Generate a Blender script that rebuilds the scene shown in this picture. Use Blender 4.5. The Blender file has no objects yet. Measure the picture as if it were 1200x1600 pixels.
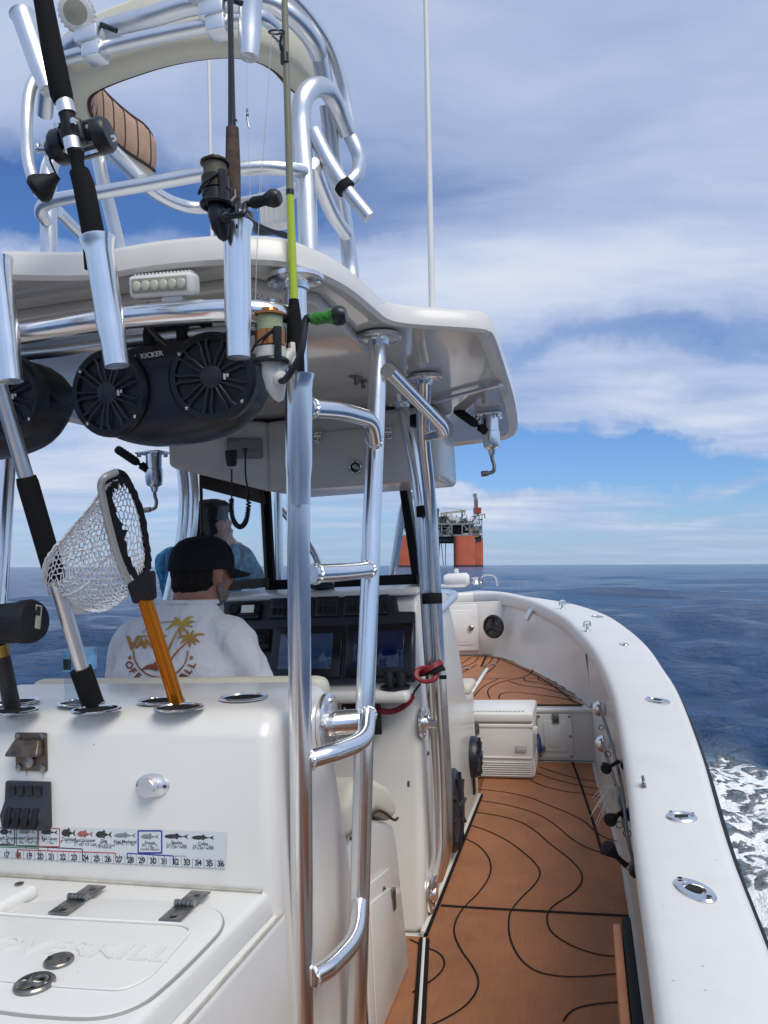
import bpy, bmesh, math, random
from mathutils import Vector, Matrix, noise
from mathutils.bvhtree import BVHTree
random.seed(7)
R = math.radians
SC = bpy.context.scene
COL = SC.collection
U = 0.85                    # one drawing unit of the boat is 0.85 m
EYE = 1.5                   # eye height over the cockpit sole, in units
# ------------------------------------------------------------------ camera, boat attitude
def nz(v): return Vector(v).normalized()
_th, _ro = R(3.98), R(0.24)
_r0, _u0 = Vector((1, 0, 0)), Vector((0, -math.sin(_th), math.cos(_th)))
CF = Vector((0, math.cos(_th), math.sin(_th)))
CR = _r0 * math.cos(_ro) - _u0 * math.sin(_ro)
CU = _u0 * math.cos(_ro) + _r0 * math.sin(_ro)
cam = bpy.data.cameras.new('camera'); cam.sensor_fit = 'VERTICAL'; cam.sensor_height = 36; cam.lens = 27
cam.clip_start = 0.02; cam.clip_end = 60000
camo = bpy.data.objects.new('camera', cam); COL.objects.link(camo)
EYEW = Vector((0, 0, EYE * U))
m = Matrix((CR, CU, -CF)).transposed().to_4x4(); m.translation = EYEW
camo.matrix_world = m; SC.camera = camo
# boat axes seen from the camera (x right, y down, z forward): the boat heads right of the view, lists and trims a little
_F = nz((310, 50, 1200)); _X = Vector((4690, -306, -1200)); _X = nz(_X - _F * _X.dot(_F)); _Z = _X.cross(_F)
if _Z[1] > 0: _Z = -_Z
def c2w(v): return CR * v[0] - CU * v[1] + CF * v[2]
BR = Matrix((c2w(_X), c2w(_F), c2w(_Z))).transposed()      # boat -> world rotation
BM = Matrix.Translation(EYEW) @ BR.to_4x4() @ Matrix.Translation(-EYEW)
SEA = -0.78                 # water level, metres
def ray(px, py):
    d = Vector(((px - 600) / 1200, (py - 800) / 1200, 1.0)); return Vector((d.dot(_X), d.dot(_F), d.dot(_Z)))
def oy(px, py, y): r = ray(px, py); return Vector((0, 0, EYE)) + r * (y / r[1])
def oz(px, py, z): r = ray(px, py); return Vector((0, 0, EYE)) + r * ((z - EYE) / r[2])
def ox(px, py, x): r = ray(px, py); return Vector((0, 0, EYE)) + r * (x / r[0])
# ------------------------------------------------------------------ light
SUN_EL, SUN_AZ = R(52), R(150)      # azimuth from north (+Y) clockwise
sl = bpy.data.lights.new('sun', 'SUN'); sl.energy = 2.2; sl.angle = R(38); sl.color = (1, .93, .82)
so = bpy.data.objects.new('sun', sl); COL.objects.link(so)
sd = Vector((math.sin(SUN_AZ) * math.cos(SUN_EL), math.cos(SUN_AZ) * math.cos(SUN_EL), math.sin(SUN_EL)))
so.rotation_euler = sd.to_track_quat('Z', 'Y').to_euler()
SC.view_settings.view_transform = 'Standard'; SC.view_settings.look = 'None'; SC.view_settings.gamma = 1
SC.view_settings.exposure = 0.22
SC.cycles.max_bounces = 8; SC.cycles.transparent_max_bounces = 16; SC.cycles.use_denoising = True
# ------------------------------------------------------------------ node helpers
class N:
    def __init__(s, tree): s.t = tree; s.n = tree.nodes; s.l = tree.links
    def __call__(s, typ, **kw):
        n = s.n.new('ShaderNode' + typ); ins = kw.pop('i', {})
        for k, v in kw.items(): setattr(n, k, v)
        for k, v in ins.items():
            if isinstance(v, bpy.types.NodeSocket): s.l.new(v, n.inputs[k])
            else: n.inputs[k].default_value = v
        return n
    def math(s, op, a, b=None, c=None, clamp=False):
        n = s.n.new('ShaderNodeMath'); n.operation = op; n.use_clamp = clamp
        for k, v in enumerate((a, b, c)):
            if v is None: continue
            if isinstance(v, bpy.types.NodeSocket): s.l.new(v, n.inputs[k])
            else: n.inputs[k].default_value = v
        return n.outputs[0]
    def vmath(s, op, a, b=None):
        n = s.n.new('ShaderNodeVectorMath'); n.operation = op
        for k, v in enumerate((a, b)):
            if v is None: continue
            if isinstance(v, bpy.types.NodeSocket): s.l.new(v, n.inputs[k])
            else: n.inputs[k].default_value = v
        return n
    def ramp(s, fac, stops, interp='LINEAR'):
        n = s.n.new('ShaderNodeValToRGB'); n.color_ramp.interpolation = interp
        e = n.color_ramp.elements
        while len(e) > 2: e.remove(e[-1])
        for k, (p, c) in enumerate(stops):
            if k >= 2: e.new(p)
            e[k].position = p; e[k].color = (c if hasattr(c, '__len__') else (c, c, c)) + (1,) if hasattr(c, '__len__') and len(c) == 3 else (c, c, c, 1) if not hasattr(c, '__len__') else c
        s.l.new(fac, n.inputs[0]); return n.outputs[0]
    def mix(s, f, a, b, blend='MIX'):
        n = s.n.new('ShaderNodeMix'); n.data_type = 'RGBA'; n.blend_type = blend
        for k, v in ((0, f), (6, a), (7, b)):
            if isinstance(v, bpy.types.NodeSocket): s.l.new(v, n.inputs[k])
            else: n.inputs[k].default_value = v if k == 0 or len(v) == 4 else tuple(v) + (1,)
        return n.outputs[2]
# ------------------------------------------------------------------ sky
W = bpy.data.worlds.new('World'); SC.world = W; W.use_nodes = True
def make_sky():
    t = W.node_tree; t.nodes.clear(); n = N(t)
    sky = n('TexSky', sky_type='NISHITA', sun_disc=False, sun_elevation=SUN_EL, sun_rotation=SUN_AZ, altitude=0, air_density=1.0, dust_density=0.6, ozone_density=2.6)
    co = n('TexCoord').outputs['Generated']
    sp = n('SeparateXYZ', i={0: co}); z = sp.outputs[2]
    zz = n.math('MAXIMUM', z, 0.0)
    den = n.math('ADD', zz, 0.09)
    cx = n.math('DIVIDE', sp.outputs[0], den); cy = n.math('DIVIDE', sp.outputs[1], den)
    pl = n('CombineXYZ', i={0: cx, 1: cy, 2: 0.0}).outputs[0]
    wv = n('TexNoise', noise_dimensions='3D', i={'Vector': pl, 'Scale': 0.7, 'Detail': 3}).outputs['Color']
    wp = n.vmath('MULTIPLY_ADD', wv, (0.9, 0.9, 0)); wp.inputs[2].default_value = (0, 0, 0)
    pw = n.vmath('ADD', pl, wp.outputs[0]).outputs[0]
    st = n('Mapping', i={'Vector': pw, 'Rotation': (0, 0, R(-28)), 'Scale': (0.55, 1.25, 1)}).outputs[0]
    n1 = n('TexNoise', i={'Vector': st, 'Scale': 0.75, 'Detail': 8, 'Roughness': 0.52}).outputs['Fac']
    n2 = n('TexNoise', i={'Vector': st, 'Scale': 1.7, 'Detail': 7, 'Roughness': 0.54}).outputs['Fac']
    nn = n.math('ADD', n.math('MULTIPLY', n1, 0.66), n.math('MULTIPLY', n2, 0.34))
    def azel(px, py):
        d = CR * ((px - 600) / 1200) - CU * ((py - 800) / 1200) + CF
        return tuple(d.normalized())
    wd = n.vmath('MULTIPLY_ADD', n('TexNoise', i={'Vector': co, 'Scale': 5.0, 'Detail': 8, 'Roughness': .62}).outputs['Color'], (0.22, 0.22, 0.13)); wd.inputs[2].default_value = (-.11, -.11, -.065)
    cw = n.vmath('ADD', co, wd.outputs[0]).outputs[0]
    def blob(px, py, rx, rz, k=1.0):       # an elliptical bank of cloud (or a gap) in a given direction
        c = azel(px, py)
        dd = n.vmath('SUBTRACT', cw, c).outputs[0]
        dd = n.vmath('MULTIPLY', dd, (1 / rx, 1 / rx, 1 / rz)).outputs[0]
        ln = n.vmath('LENGTH', dd).outputs['Value']
        return n.math('MULTIPLY', n.math('SMOOTH_MIN', n.math('SUBTRACT', 1.0, ln, clamp=True), 1.0, 0.2), k)
    cov = n.math('ADD', nn, n.ramp(zz, [(0.0, 0.02), (0.03, 0.0), (0.09, -0.0), (0.16, 0.06), (0.3, 0.12), (0.6, .16)]))
    add = lambda a, b: n.math('ADD', a, b)
    for args in [(1130, 655, .38, .055, .24), (1000, 640, .2, .03, .1), (775, 782, .10, .034, .55), (690, 790, .09, .02, .25), (60, 740, .26, .05, .42), (230, 700, .2, .04, .2),
                 (1050, 250, .55, .3, .16), (560, 800, .15, .03, .12), (960, 810, .2, .018, .2), (820, 430, .3, .06, .12)]:
        cov = add(cov, blob(*args))
    for args in [(760, 705, .30, .045, -.55), (960, 725, .25, .035, -.5), (870, 545, .42, .035, -.16), (1080, 520, .3, .03, -.12), (20, 350, .16, .055, -.34), (300, 330, .3, .05, -.2),
                 (100, 300, .3, .09, -.16), (650, 330, .3, .1, -.06), (1180, 780, .2, .02, -.3)]:
        cov = add(cov, blob(*args))
    mask = n.ramp(cov, [(0.36, 0.0), (0.48, 0.40), (0.61, 0.80), (0.82, 1.0)], 'EASE')
    shade = n.ramp(n.math('ADD', n.math('MULTIPLY', n2, 0.55), n.math('MULTIPLY', cov, 0.45)), [(0.34, (2.9, 3.75, 5.9)), (0.50, (3.8, 4.6, 6.5)), (0.64, (4.8, 5.6, 7.2)), (0.84, (6.5, 7.0, 7.8))])
    skyc = n.mix(1.0, sky.outputs[0], (0.55, 0.78, 1.12), 'MULTIPLY')
    c = n.mix(mask, skyc, shade)
    hz = n.ramp(z, [(0.0, 0.70), (0.035, 0.34), (0.09, 0.06), (0.16, 0.0)])
    c = n.mix(hz, c, (3.5, 4.6, 6.4))
    c = n.mix(n.ramp(z, [(0.0, 1.0), (.0005, 0.0)]) if False else n.math('LESS_THAN', z, -0.001), c, (0.5, 0.8, 1.5))
    bg = n('Background', i={'Color': c, 'Strength': 0.1})
    o = n('OutputWorld'); t.links.new(bg.outputs[0], o.inputs[0])
make_sky()
# ------------------------------------------------------------------ materials
MATS = {}
def mat(name, col, rough=.5, metal=0., coat=0., bump=0., bscale=40., var=0., vscale=6., rvar=0., spec=.5, trans=0., ior=1.45, emit=None, es=0, sheen=0., stretch=None, dirt=None):
    mt = bpy.data.materials.new(name); mt.use_nodes = True; t = mt.node_tree; n = N(t)
    b = t.nodes['Principled BSDF']; b.inputs['Base Color'].default_value = tuple(col) + (1,)
    b.inputs['Roughness'].default_value = rough; b.inputs['Metallic'].default_value = metal
    b.inputs['Coat Weight'].default_value = coat; b.inputs['Coat Roughness'].default_value = .06 if 'gel' not in name or 'under' in name else .16
    b.inputs['Specular IOR Level'].default_value = spec; b.inputs['IOR'].default_value = ior
    b.inputs['Transmission Weight'].default_value = trans
    if sheen: b.inputs['Sheen Weight'].default_value = sheen
    if emit: b.inputs['Emission Color'].default_value = tuple(emit) + (1,); b.inputs['Emission Strength'].default_value = es
    co = n('TexCoord').outputs['Object']
    if stretch: co = n('Mapping', i={'Vector': co, 'Scale': stretch}).outputs[0]
    if var or rvar or dirt:
        v = n('TexNoise', i={'Vector': co, 'Scale': vscale, 'Detail': 6, 'Roughness': .6}).outputs['Fac']
        if var:
            lo = tuple(c * (1 - var) for c in col); hi = tuple(min(1, c * (1 + var)) for c in col)
            cc = n.ramp(v, [(.3, lo), (.7, hi)])
            if dirt:
                d = n('TexNoise', i={'Vector': co, 'Scale': 3.1, 'Detail': 10, 'Roughness': .72}).outputs['Fac']
                cc = n.mix(n.ramp(d, [(.56, 0.), (.75, dirt[3])]), cc, dirt[:3])
                sp_ = n('TexVoronoi', i={'Vector': co, 'Scale': 26.0}); pick = n('SeparateColor', i={0: sp_.outputs['Color']}).outputs[0]
                spk = n.math('MULTIPLY', n.math('LESS_THAN', sp_.outputs['Distance'], .055), n.math('GREATER_THAN', pick, .74)); cc = n.mix(n.math('MULTIPLY', spk, .55), cc, tuple(c * .45 for c in dirt[:3]))
            t.links.new(cc, b.inputs['Base Color'])
        if rvar:
            rr = n.math('MULTIPLY_ADD', v, rvar, rough - rvar / 2, clamp=True); t.links.new(rr, b.inputs['Roughness'])
    if bump:
        h = n('TexNoise', i={'Vector': co, 'Scale': bscale, 'Detail': 4}).outputs['Fac']
        bn = n('Bump', i={'Strength': bump, 'Distance': .004, 'Height': h}); t.links.new(bn.outputs[0], b.inputs['Normal'])
    MATS[name] = mt; return mt
GEL = mat('gelcoat', (.685, .675, .64), .30, coat=.35, var=.03, vscale=2.2, rvar=.14, bump=.02, bscale=9, dirt=(.48, .46, .40, .30))
GELTOP = mat('gelcoat_nonskid', (.70, .695, .665), .46, coat=.1, var=.03, vscale=3, rvar=.15, bump=.10, bscale=420, dirt=(.5, .49, .45, .25))
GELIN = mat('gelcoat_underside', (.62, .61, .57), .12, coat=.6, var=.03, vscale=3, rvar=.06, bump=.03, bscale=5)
CREAM = mat('cream_vinyl', (.64, .61, .49), .48, var=.04, bump=.08, bscale=260)
BROWN = mat('brown_vinyl', (.48, .31, .20), .5, var=.12, vscale=14, bump=.1, bscale=200)
PIPING = mat('dark_piping', (.045, .02, .015), .5)
ALU = mat('anodised_aluminium', (.86, .87, .88), .215, metal=1, rvar=.20, vscale=7, var=.05, bump=.015, bscale=90)
ALUM = mat('matt_aluminium', (.78, .79, .80), .36, metal=1, rvar=.14, vscale=9, var=.06, bump=.03, bscale=120)
STEEL = mat('stainless_steel', (.72, .72, .71), .17, metal=1, rvar=.2, vscale=20, var=.1)
STEELD = mat('weathered_steel', (.30, .29, .27), .33, metal=1, rvar=.25, vscale=40, var=.35, bump=.15, bscale=120)
BRONZE = mat('tarnished_bronze', (.13, .105, .085), .42, metal=.8, rvar=.3, vscale=50, var=.4, bump=.3, bscale=90)
BLACK = mat('black_plastic', (.013, .014, .018), .36, var=.2, vscale=12, rvar=.15)
FOAM = mat('black_foam_grip', (.008, .008, .009), .85, bump=.25, bscale=260, spec=.25)
RUB = mat('black_rubber', (.010, .011, .014), .6, var=.2, vscale=30, spec=.35)
NAVY = mat('dark_speaker_shell', (.012, .015, .026), .42, coat=.1, bump=.10, bscale=240, rvar=.1)
DASH = mat('dash_panel', (.016, .018, .027), .42, rvar=.15, vscale=5, bump=.05, bscale=300)
BEZEL = mat('screen_bezel', (.006, .006, .009), .2, rvar=.1)
SCRN = mat('dark_display', (.003, .004, .014), .06, coat=.6, emit=(.006, .02, .20), es=.07)
SCRNB = mat('lit_display', (.004, .006, .02), .06, coat=.6, emit=(.05, .14, .36), es=.10)
LCD = mat('grey_lcd', (.25, .28, .30), .2, emit=(.5, .58, .62), es=.22)
ORANGE = mat('orange_anodised', (.62, .20, .015), .24, metal=.85, rvar=.1, stretch=(1, 1, .1))
CORK = mat('cork_grip', (.085, .055, .04), .8, var=.45, vscale=60, bump=.3, bscale=120)
LIME = mat('lime_lacquer', (.42, .55, .03), .3, coat=.3)
OLIVE = mat('olive_blank', (.21, .21, .14), .35, coat=.2, var=.1)
GREENS = mat('green_marbled', (.03, .20, .02), .4, var=.7, vscale=170)
LINEG = mat('green_braid', (.30, .36, .22), .7, var=.3, vscale=90, stretch=(1, 1, 14))
LINEY = mat('yellow_green_line', (.46, .62, .10), .5, var=.15, vscale=60)
COPPER = mat('copper_spool', (.50, .20, .07), .22, metal=.9)
WHITE = mat('white_plastic', (.74, .74, .72), .4, var=.04, dirt=(.5, .47, .38, .3))
COOLM = mat('cooler_plastic', (.74, .74, .715), .42, var=.03, bump=.05, bscale=160, dirt=(.5, .48, .42, .4))
LENS = mat('frosted_lens', (.36, .36, .28), .3, var=.14, vscale=18, coat=.3)
TAN = mat('taupe_canvas', (.085, .068, .055), .8, bump=.2, bscale=300)
BLKCLOTH = mat('black_canvas', (.010, .010, .013), .8, bump=.2, bscale=300, spec=.3)
RED = mat('red_cord', (.22, .012, .022), .45)
NET = mat('white_nylon_mesh', (.80, .80, .82), .6)
GASKET = mat('dark_gap', (.02, .02, .02), .8)
TEAK = mat('brown_deck_foam', (.345, .148, .071), .70, rvar=.3, var=.22, vscale=2.6, bump=.22, bscale=380, dirt=(.17, .075, .042, .7), spec=.3)
def brushed(mt):
    n = N(mt.node_tree); b = mt.node_tree.nodes['Principled BSDF']; src = b.inputs['Base Color'].links[0].from_socket; co = n('TexCoord').outputs['Object']
    g = n('TexNoise', i={'Vector': n('Mapping', i={'Vector': co, 'Scale': (230, 14, 1)}).outputs[0], 'Scale': 1.0, 'Detail': 4}).outputs['Fac']
    w = n('TexNoise', i={'Vector': co, 'Scale': 1.5, 'Detail': 9, 'Roughness': .7, 'Distortion': .8}).outputs['Fac']
    c = n.mix(1.0, src, n.ramp(g, [(.3, (.92, .92, .92)), (.7, (1.06, 1.06, 1.06))]), 'MULTIPLY'); c = n.mix(n.ramp(w, [(.55, 0.), (.70, .32)]), c, (.40, .22, .13))
    mt.node_tree.links.new(c, b.inputs['Base Color'])
brushed(TEAK)
GROOVE = mat('black_groove', (.012, .010, .010), .8, spec=.2)
def glassy(name, tint, refl=.06, rough=.0):
    mt = bpy.data.materials.new(name); mt.use_nodes = True; t = mt.node_tree; t.nodes.clear(); n = N(t)
    tr = n('BsdfTransparent', i={0: tuple(tint) + (1,)}); gl = n('BsdfGlossy', i={0: (1, 1, 1, 1), 'Roughness': rough})
    co = n('TexCoord').outputs['Object']
    h = n('TexNoise', i={'Vector': co, 'Scale': 3.5, 'Detail': 3}).outputs['Fac']
    bp = n('Bump', i={'Strength': .25, 'Distance': .02, 'Height': h}); t.links.new(bp.outputs[0], gl.inputs['Normal'])
    fr = n('Fresnel', i={'IOR': 1.45}); k = n.math('MULTIPLY', fr.outputs[0], .08, clamp=True)
    df = n('BsdfDiffuse', i={0: (.8, .8, .8, 1)}); hz = n('TexNoise', i={'Vector': co, 'Scale': 9, 'Detail': 8, 'Roughness': .7}).outputs['Fac']
    m1 = n('MixShader', i={0: n.ramp(hz, [(.4, .0), (.8, refl)]), 1: tr.outputs[0], 2: df.outputs[0]})
    m2 = n('MixShader', i={0: k, 1: m1.outputs[0], 2: gl.outputs[0]})
    o = n('OutputMaterial'); t.links.new(m2.outputs[0], o.inputs[0]); return mt
CLEAR = glassy('clear_vinyl_window', (.97, .98, .985), .012)
PET = glassy('clear_bottle_plastic', (.86, .90, .93), .1)
# ------------------------------------------------------------------ mesh builder
LOC = {}
def cr(pts, k=6):
    P = [Vector(p) for p in pts]
    if len(P) < 3: return P
    out = []
    for i in range(len(P) - 1):
        a, b, c, d = P[max(0, i - 1)], P[i], P[i + 1], P[min(len(P) - 1, i + 2)]
        for j in range(k):
            t = j / k
            out.append(.5 * ((2 * b) + (c - a) * t + (2 * a - 5 * b + 4 * c - d) * t * t + (3 * b - a - 3 * c + d) * t ** 3))
    out.append(P[-1]); return out
def bend(pts, r=.08, k=6):
    """polyline with its corners rounded, as bent pipe"""
    P = [Vector(p) for p in pts]; out = [P[0]]
    for i in range(1, len(P) - 1):
        a, b, c = P[i - 1], P[i], P[i + 1]
        d1, d2 = (a - b), (c - b); q = min(r, d1.length * .45, d2.length * .45)
        s, e = b + d1.normalized() * q, b + d2.normalized() * q
        for j in range(k + 1):
            t = j / k; out.append(s * (1 - t) ** 2 + b * 2 * t * (1 - t) + e * t * t)
    out.append(P[-1]); return out
class MB:
    def __init__(s): s.v = []; s.f = []; s.mi = []
    def add(s, vs, fs, m=0):
        o = len(s.v); s.v += [Vector(v) for v in vs]; s.f += [tuple(i + o for i in f) for f in fs]; s.mi += [m] * len(fs); return s
    def bm(s, b, m=0):
        b.verts.index_update(); s.add([v.co.copy() for v in b.verts], [[v.index for v in f.verts] for f in b.faces], m); b.free(); return s
    def hexa(s, p, m=0, bev=0., seg=2):
        """8 corners: bottom loop of four then top loop of four"""
        b = bmesh.new(); v = [b.verts.new(q) for q in p]
        for f in ((3, 2, 1, 0), (4, 5, 6, 7), (0, 1, 5, 4), (1, 2, 6, 5), (2, 3, 7, 6), (3, 0, 4, 7)): b.faces.new([v[i] for i in f])
        if bev: bmesh.ops.bevel(b, geom=list(b.edges), offset=bev, segments=seg, profile=.5, affect='EDGES', clamp_overlap=True)
        return s.bm(b, m)
    def box(s, c, d, m=0, bev=0., seg=2, rot=None):
        c = Vector(c); x, y, z = d[0] / 2, d[1] / 2, d[2] / 2
        p = [Vector(q) for q in ((-x, -y, -z), (x, -y, -z), (x, y, -z), (-x, y, -z), (-x, -y, z), (x, -y, z), (x, y, z), (-x, y, z))]
        if rot is not None: p = [rot @ q for q in p]
        return s.hexa([c + q for q in p], m, bev, seg)
    def prism(s, poly, vec, m=0, bev=0., seg=2):
        vec = Vector(vec); b = bmesh.new(); n = len(poly)
        lo = [b.verts.new(p) for p in poly]; hi = [b.verts.new(Vector(p) + vec) for p in poly]
        b.faces.new(lo[::-1]); b.faces.new(hi)
        for i in range(n): b.faces.new((lo[i], lo[(i + 1) % n], hi[(i + 1) % n], hi[i]))
        bmesh.ops.recalc_face_normals(b, faces=list(b.faces))
        if bev:
            es = [e for e in b.edges if len(e.link_faces) == 2 and e.calc_face_angle(0) > .5]
            bmesh.ops.bevel(b, geom=es, offset=bev, segments=seg, profile=.5, affect='EDGES', clamp_overlap=True)
        bmesh.ops.triangulate(b, faces=[f for f in b.faces if len(f.verts) > 4])
        return s.bm(b, m)
    def sheet(s, poly, m=0):
        b = bmesh.new(); f = b.faces.new([b.verts.new(p) for p in poly]); bmesh.ops.triangulate(b, faces=[f]); return s.bm(b, m)
    def tube(s, pts, r, m=0, n=12, cap=True, hole=False):
        P = [Vector(p) for p in pts]; k = len(P); rs = r if hasattr(r, '__len__') else [r] * k
        T = [(P[min(i + 1, k - 1)] - P[max(i - 1, 0)]).normalized() for i in range(k)]
        a = T[0].orthogonal().normalized(); vs = []
        for i in range(k):
            a = (a - T[i] * a.dot(T[i])).normalized(); b = T[i].cross(a)
            vs += [P[i] + (a * math.cos(2 * math.pi * j / n) + b * math.sin(2 * math.pi * j / n)) * rs[i] for j in range(n)]
        fs = [(i * n + j, i * n + (j + 1) % n, (i + 1) * n + (j + 1) % n, (i + 1) * n + j) for i in range(k - 1) for j in range(n)]
        if cap: fs += [tuple(range(n))[::-1], tuple((k - 1) * n + j for j in range(n))]
        return s.add(vs, fs, m)
    def lathe(s, prof, o, ax, m=0, n=24, sx=1., up=None):
        """profile of (radius, height) turned about axis ax through o"""
        o = Vector(o); ax = Vector(ax).normalized(); a = (Vector(up) - ax * Vector(up).dot(ax)).normalized() if up else ax.orthogonal().normalized(); b = ax.cross(a); vs = []; k = len(prof)
        for (r, h) in prof: vs += [o + ax * h + (a * math.cos(2 * math.pi * j / n) * sx + b * math.sin(2 * math.pi * j / n)) * r for j in range(n)]
        fs = [(i * n + j, i * n + (j + 1) % n, (i + 1) * n + (j + 1) % n, (i + 1) * n + j) for i in range(k - 1) for j in range(n)]
        if prof[0][0] > 1e-6: fs.append(tuple(range(n))[::-1])
        if prof[-1][0] > 1e-6: fs.append(tuple((k - 1) * n + j for j in range(n)))
        return s.add(vs, fs, m)
    def ring(s, o, ax, R1, r, m=0, n=28, k=8, sx=1., up=None):
        pr = [(R1 + r * math.cos(2 * math.pi * i / k), r * math.sin(2 * math.pi * i / k)) for i in range(k + 1)]
        o = Vector(o); ax = Vector(ax).normalized(); a = (Vector(up) - ax * Vector(up).dot(ax)).normalized() if up else ax.orthogonal().normalized(); b = ax.cross(a); vs = []
        for (q, h) in pr[:-1]: vs += [o + ax * h + (a * math.cos(2 * math.pi * j / n) * sx + b * math.sin(2 * math.pi * j / n)) * q for j in range(n)]
        fs = [(i * n + j, i * n + (j + 1) % n, ((i + 1) % k) * n + (j + 1) % n, ((i + 1) % k) * n + j) for i in range(k) for j in range(n)]
        return s.add(vs, fs, m)
    def loft(s, rings, m=0, closed=True, cap=True):
        n = len(rings[0]); vs = [p for r in rings for p in r]; k = len(rings); J = n if closed else n - 1
        fs = [(i * n + j, i * n + (j + 1) % n, (i + 1) * n + (j + 1) % n, (i + 1) * n + j) for i in range(k - 1) for j in range(J)]
        if closed and cap: fs += [tuple(range(n))[::-1], tuple((k - 1) * n + j for j in range(n))]
        return s.add(vs, fs, m)
    def ball(s, c, r, m=0, n=14, rot=None):
        c = Vector(c); r = Vector(r) if hasattr(r, '__len__') else Vector((r, r, r)); b = bmesh.new()
        bmesh.ops.create_uvsphere(b, u_segments=n + 4, v_segments=n, radius=1)
        for v in b.verts:
            q = Vector((v.co.x * r.x, v.co.y * r.y, v.co.z * r.z)); v.co = c + (rot @ q if rot is not None else q)
        return s.bm(b, m)
    def text(s, body, o, ex, ey, size, m=0, align='CENTER', depth=0., sx=1., bold=0.):
        o, ex, ey = Vector(o), Vector(ex).normalized(), Vector(ey).normalized(); nn = ex.cross(ey)
        vs, fs = text_mesh(body, size, align, depth, bold)
        return s.add([o + ex * v[0] * sx + ey * v[1] + nn * v[2] for v in vs], fs, m)
    def parts(s):
        p = list(range(len(s.v)))
        def find(i):
            while p[i] != i: p[i] = p[p[i]]; i = p[i]
            return i
        for f in s.f:
            a = find(f[0])
            for i in f[1:]: p[find(i)] = a
        out = {}
        for f, m_ in zip(s.f, s.mi):
            q = out.setdefault(find(f[0]), MB()); mp = q.__dict__.setdefault('mp', {})
            g = []
            for i in f:
                if i not in mp: mp[i] = len(q.v); q.v.append(s.v[i])
                g.append(mp[i])
            q.f.append(tuple(g)); q.mi.append(m_)
        return list(out.values())
    def build(s, name, mats, parent=None, loc=None, smooth=38, label=None, cat=None, group=None, kind=None, world=False, fix=True, split=False):
        if split:
            return [c.build(name, mats, parent, loc, smooth, label, cat, group, kind, world, fix) for c in s.parts()]
        mats = mats if isinstance(mats, (list, tuple)) else [mats]; u = 1. if world else U
        if parent is not None: L = LOC[parent.name]
        elif loc is not None: L = Vector(loc)
        else:
            xs = [v.x for v in s.v]; ys = [v.y for v in s.v]; zs = [v.z for v in s.v]
            L = Vector(((min(xs) + max(xs)) / 2, (min(ys) + max(ys)) / 2, min(zs)))
        me = bpy.data.meshes.new(name); me.from_pydata([tuple((v - L) * u) for v in s.v], [], s.f)
        for q in mats: me.materials.append(q)
        me.polygons.foreach_set('material_index', s.mi); me.validate()
        if fix:
            b = bmesh.new(); b.from_mesh(me); bmesh.ops.recalc_face_normals(b, faces=list(b.faces)); b.to_mesh(me); b.free()
        me.shade_smooth()
        if smooth < 180: me.set_sharp_from_angle(angle=R(smooth))
        ob = bpy.data.objects.new(name, me); COL.objects.link(ob); LOC[ob.name] = L
        if parent is not None: ob.parent = parent
        else: ob.location = L * u
        if label and parent is not None: ob['label'] = label
        elif label: tag(ob, label, cat, group)
        if kind: ob['kind'] = kind
        if world: ob['_w'] = 1
        return ob
_TX = {}
def text_mesh(body, size, align='CENTER', depth=0., bold=0.):
    key = (body, align, round(depth / size, 4), bold)
    if key not in _TX:
        c = bpy.data.curves.new('lettering', 'FONT'); c.body = body; c.size = 1; c.align_x = align; c.align_y = 'CENTER'; c.extrude = depth / size / 2; c.resolution_u = 3; c.offset = bold
        o = bpy.data.objects.new('lettering', c); COL.objects.link(o); bpy.context.view_layer.update()
        e = o.evaluated_get(bpy.context.evaluated_depsgraph_get()); me = e.to_mesh()
        _TX[key] = ([v.co.copy() for v in me.vertices], [tuple(p.vertices) for p in me.polygons]); e.to_mesh_clear()
        bpy.data.objects.remove(o); bpy.data.curves.remove(c)
    vs, fs = _TX[key]; return [v * size for v in vs], fs
def tag(o, label, cat, group=None):
    o['label'] = label; o['category'] = cat
    if group: o['group'] = group
    return o
def thing(name, label, cat, loc, group=None, world=False):
    o = bpy.data.objects.new(name, None); COL.objects.link(o); o.empty_display_size = .1
    o.location = Vector(loc) * (1. if world else U); LOC[o.name] = Vector(loc); tag(o, label, cat, group)
    if world: o['_w'] = 1
    return o
def interp(tab, x):
    if x <= tab[0][0]: return tab[0][1]
    for (a, p), (b, q) in zip(tab, tab[1:]):
        if x <= b: return p + (q - p) * (x - a) / (b - a)
    return tab[-1][1]
X0 = -1.2                   # the boat's centreline, in units
def mir(p): return Vector((2 * X0 - p[0], p[1], p[2]))
def V(*a): return Vector(a)
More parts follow.
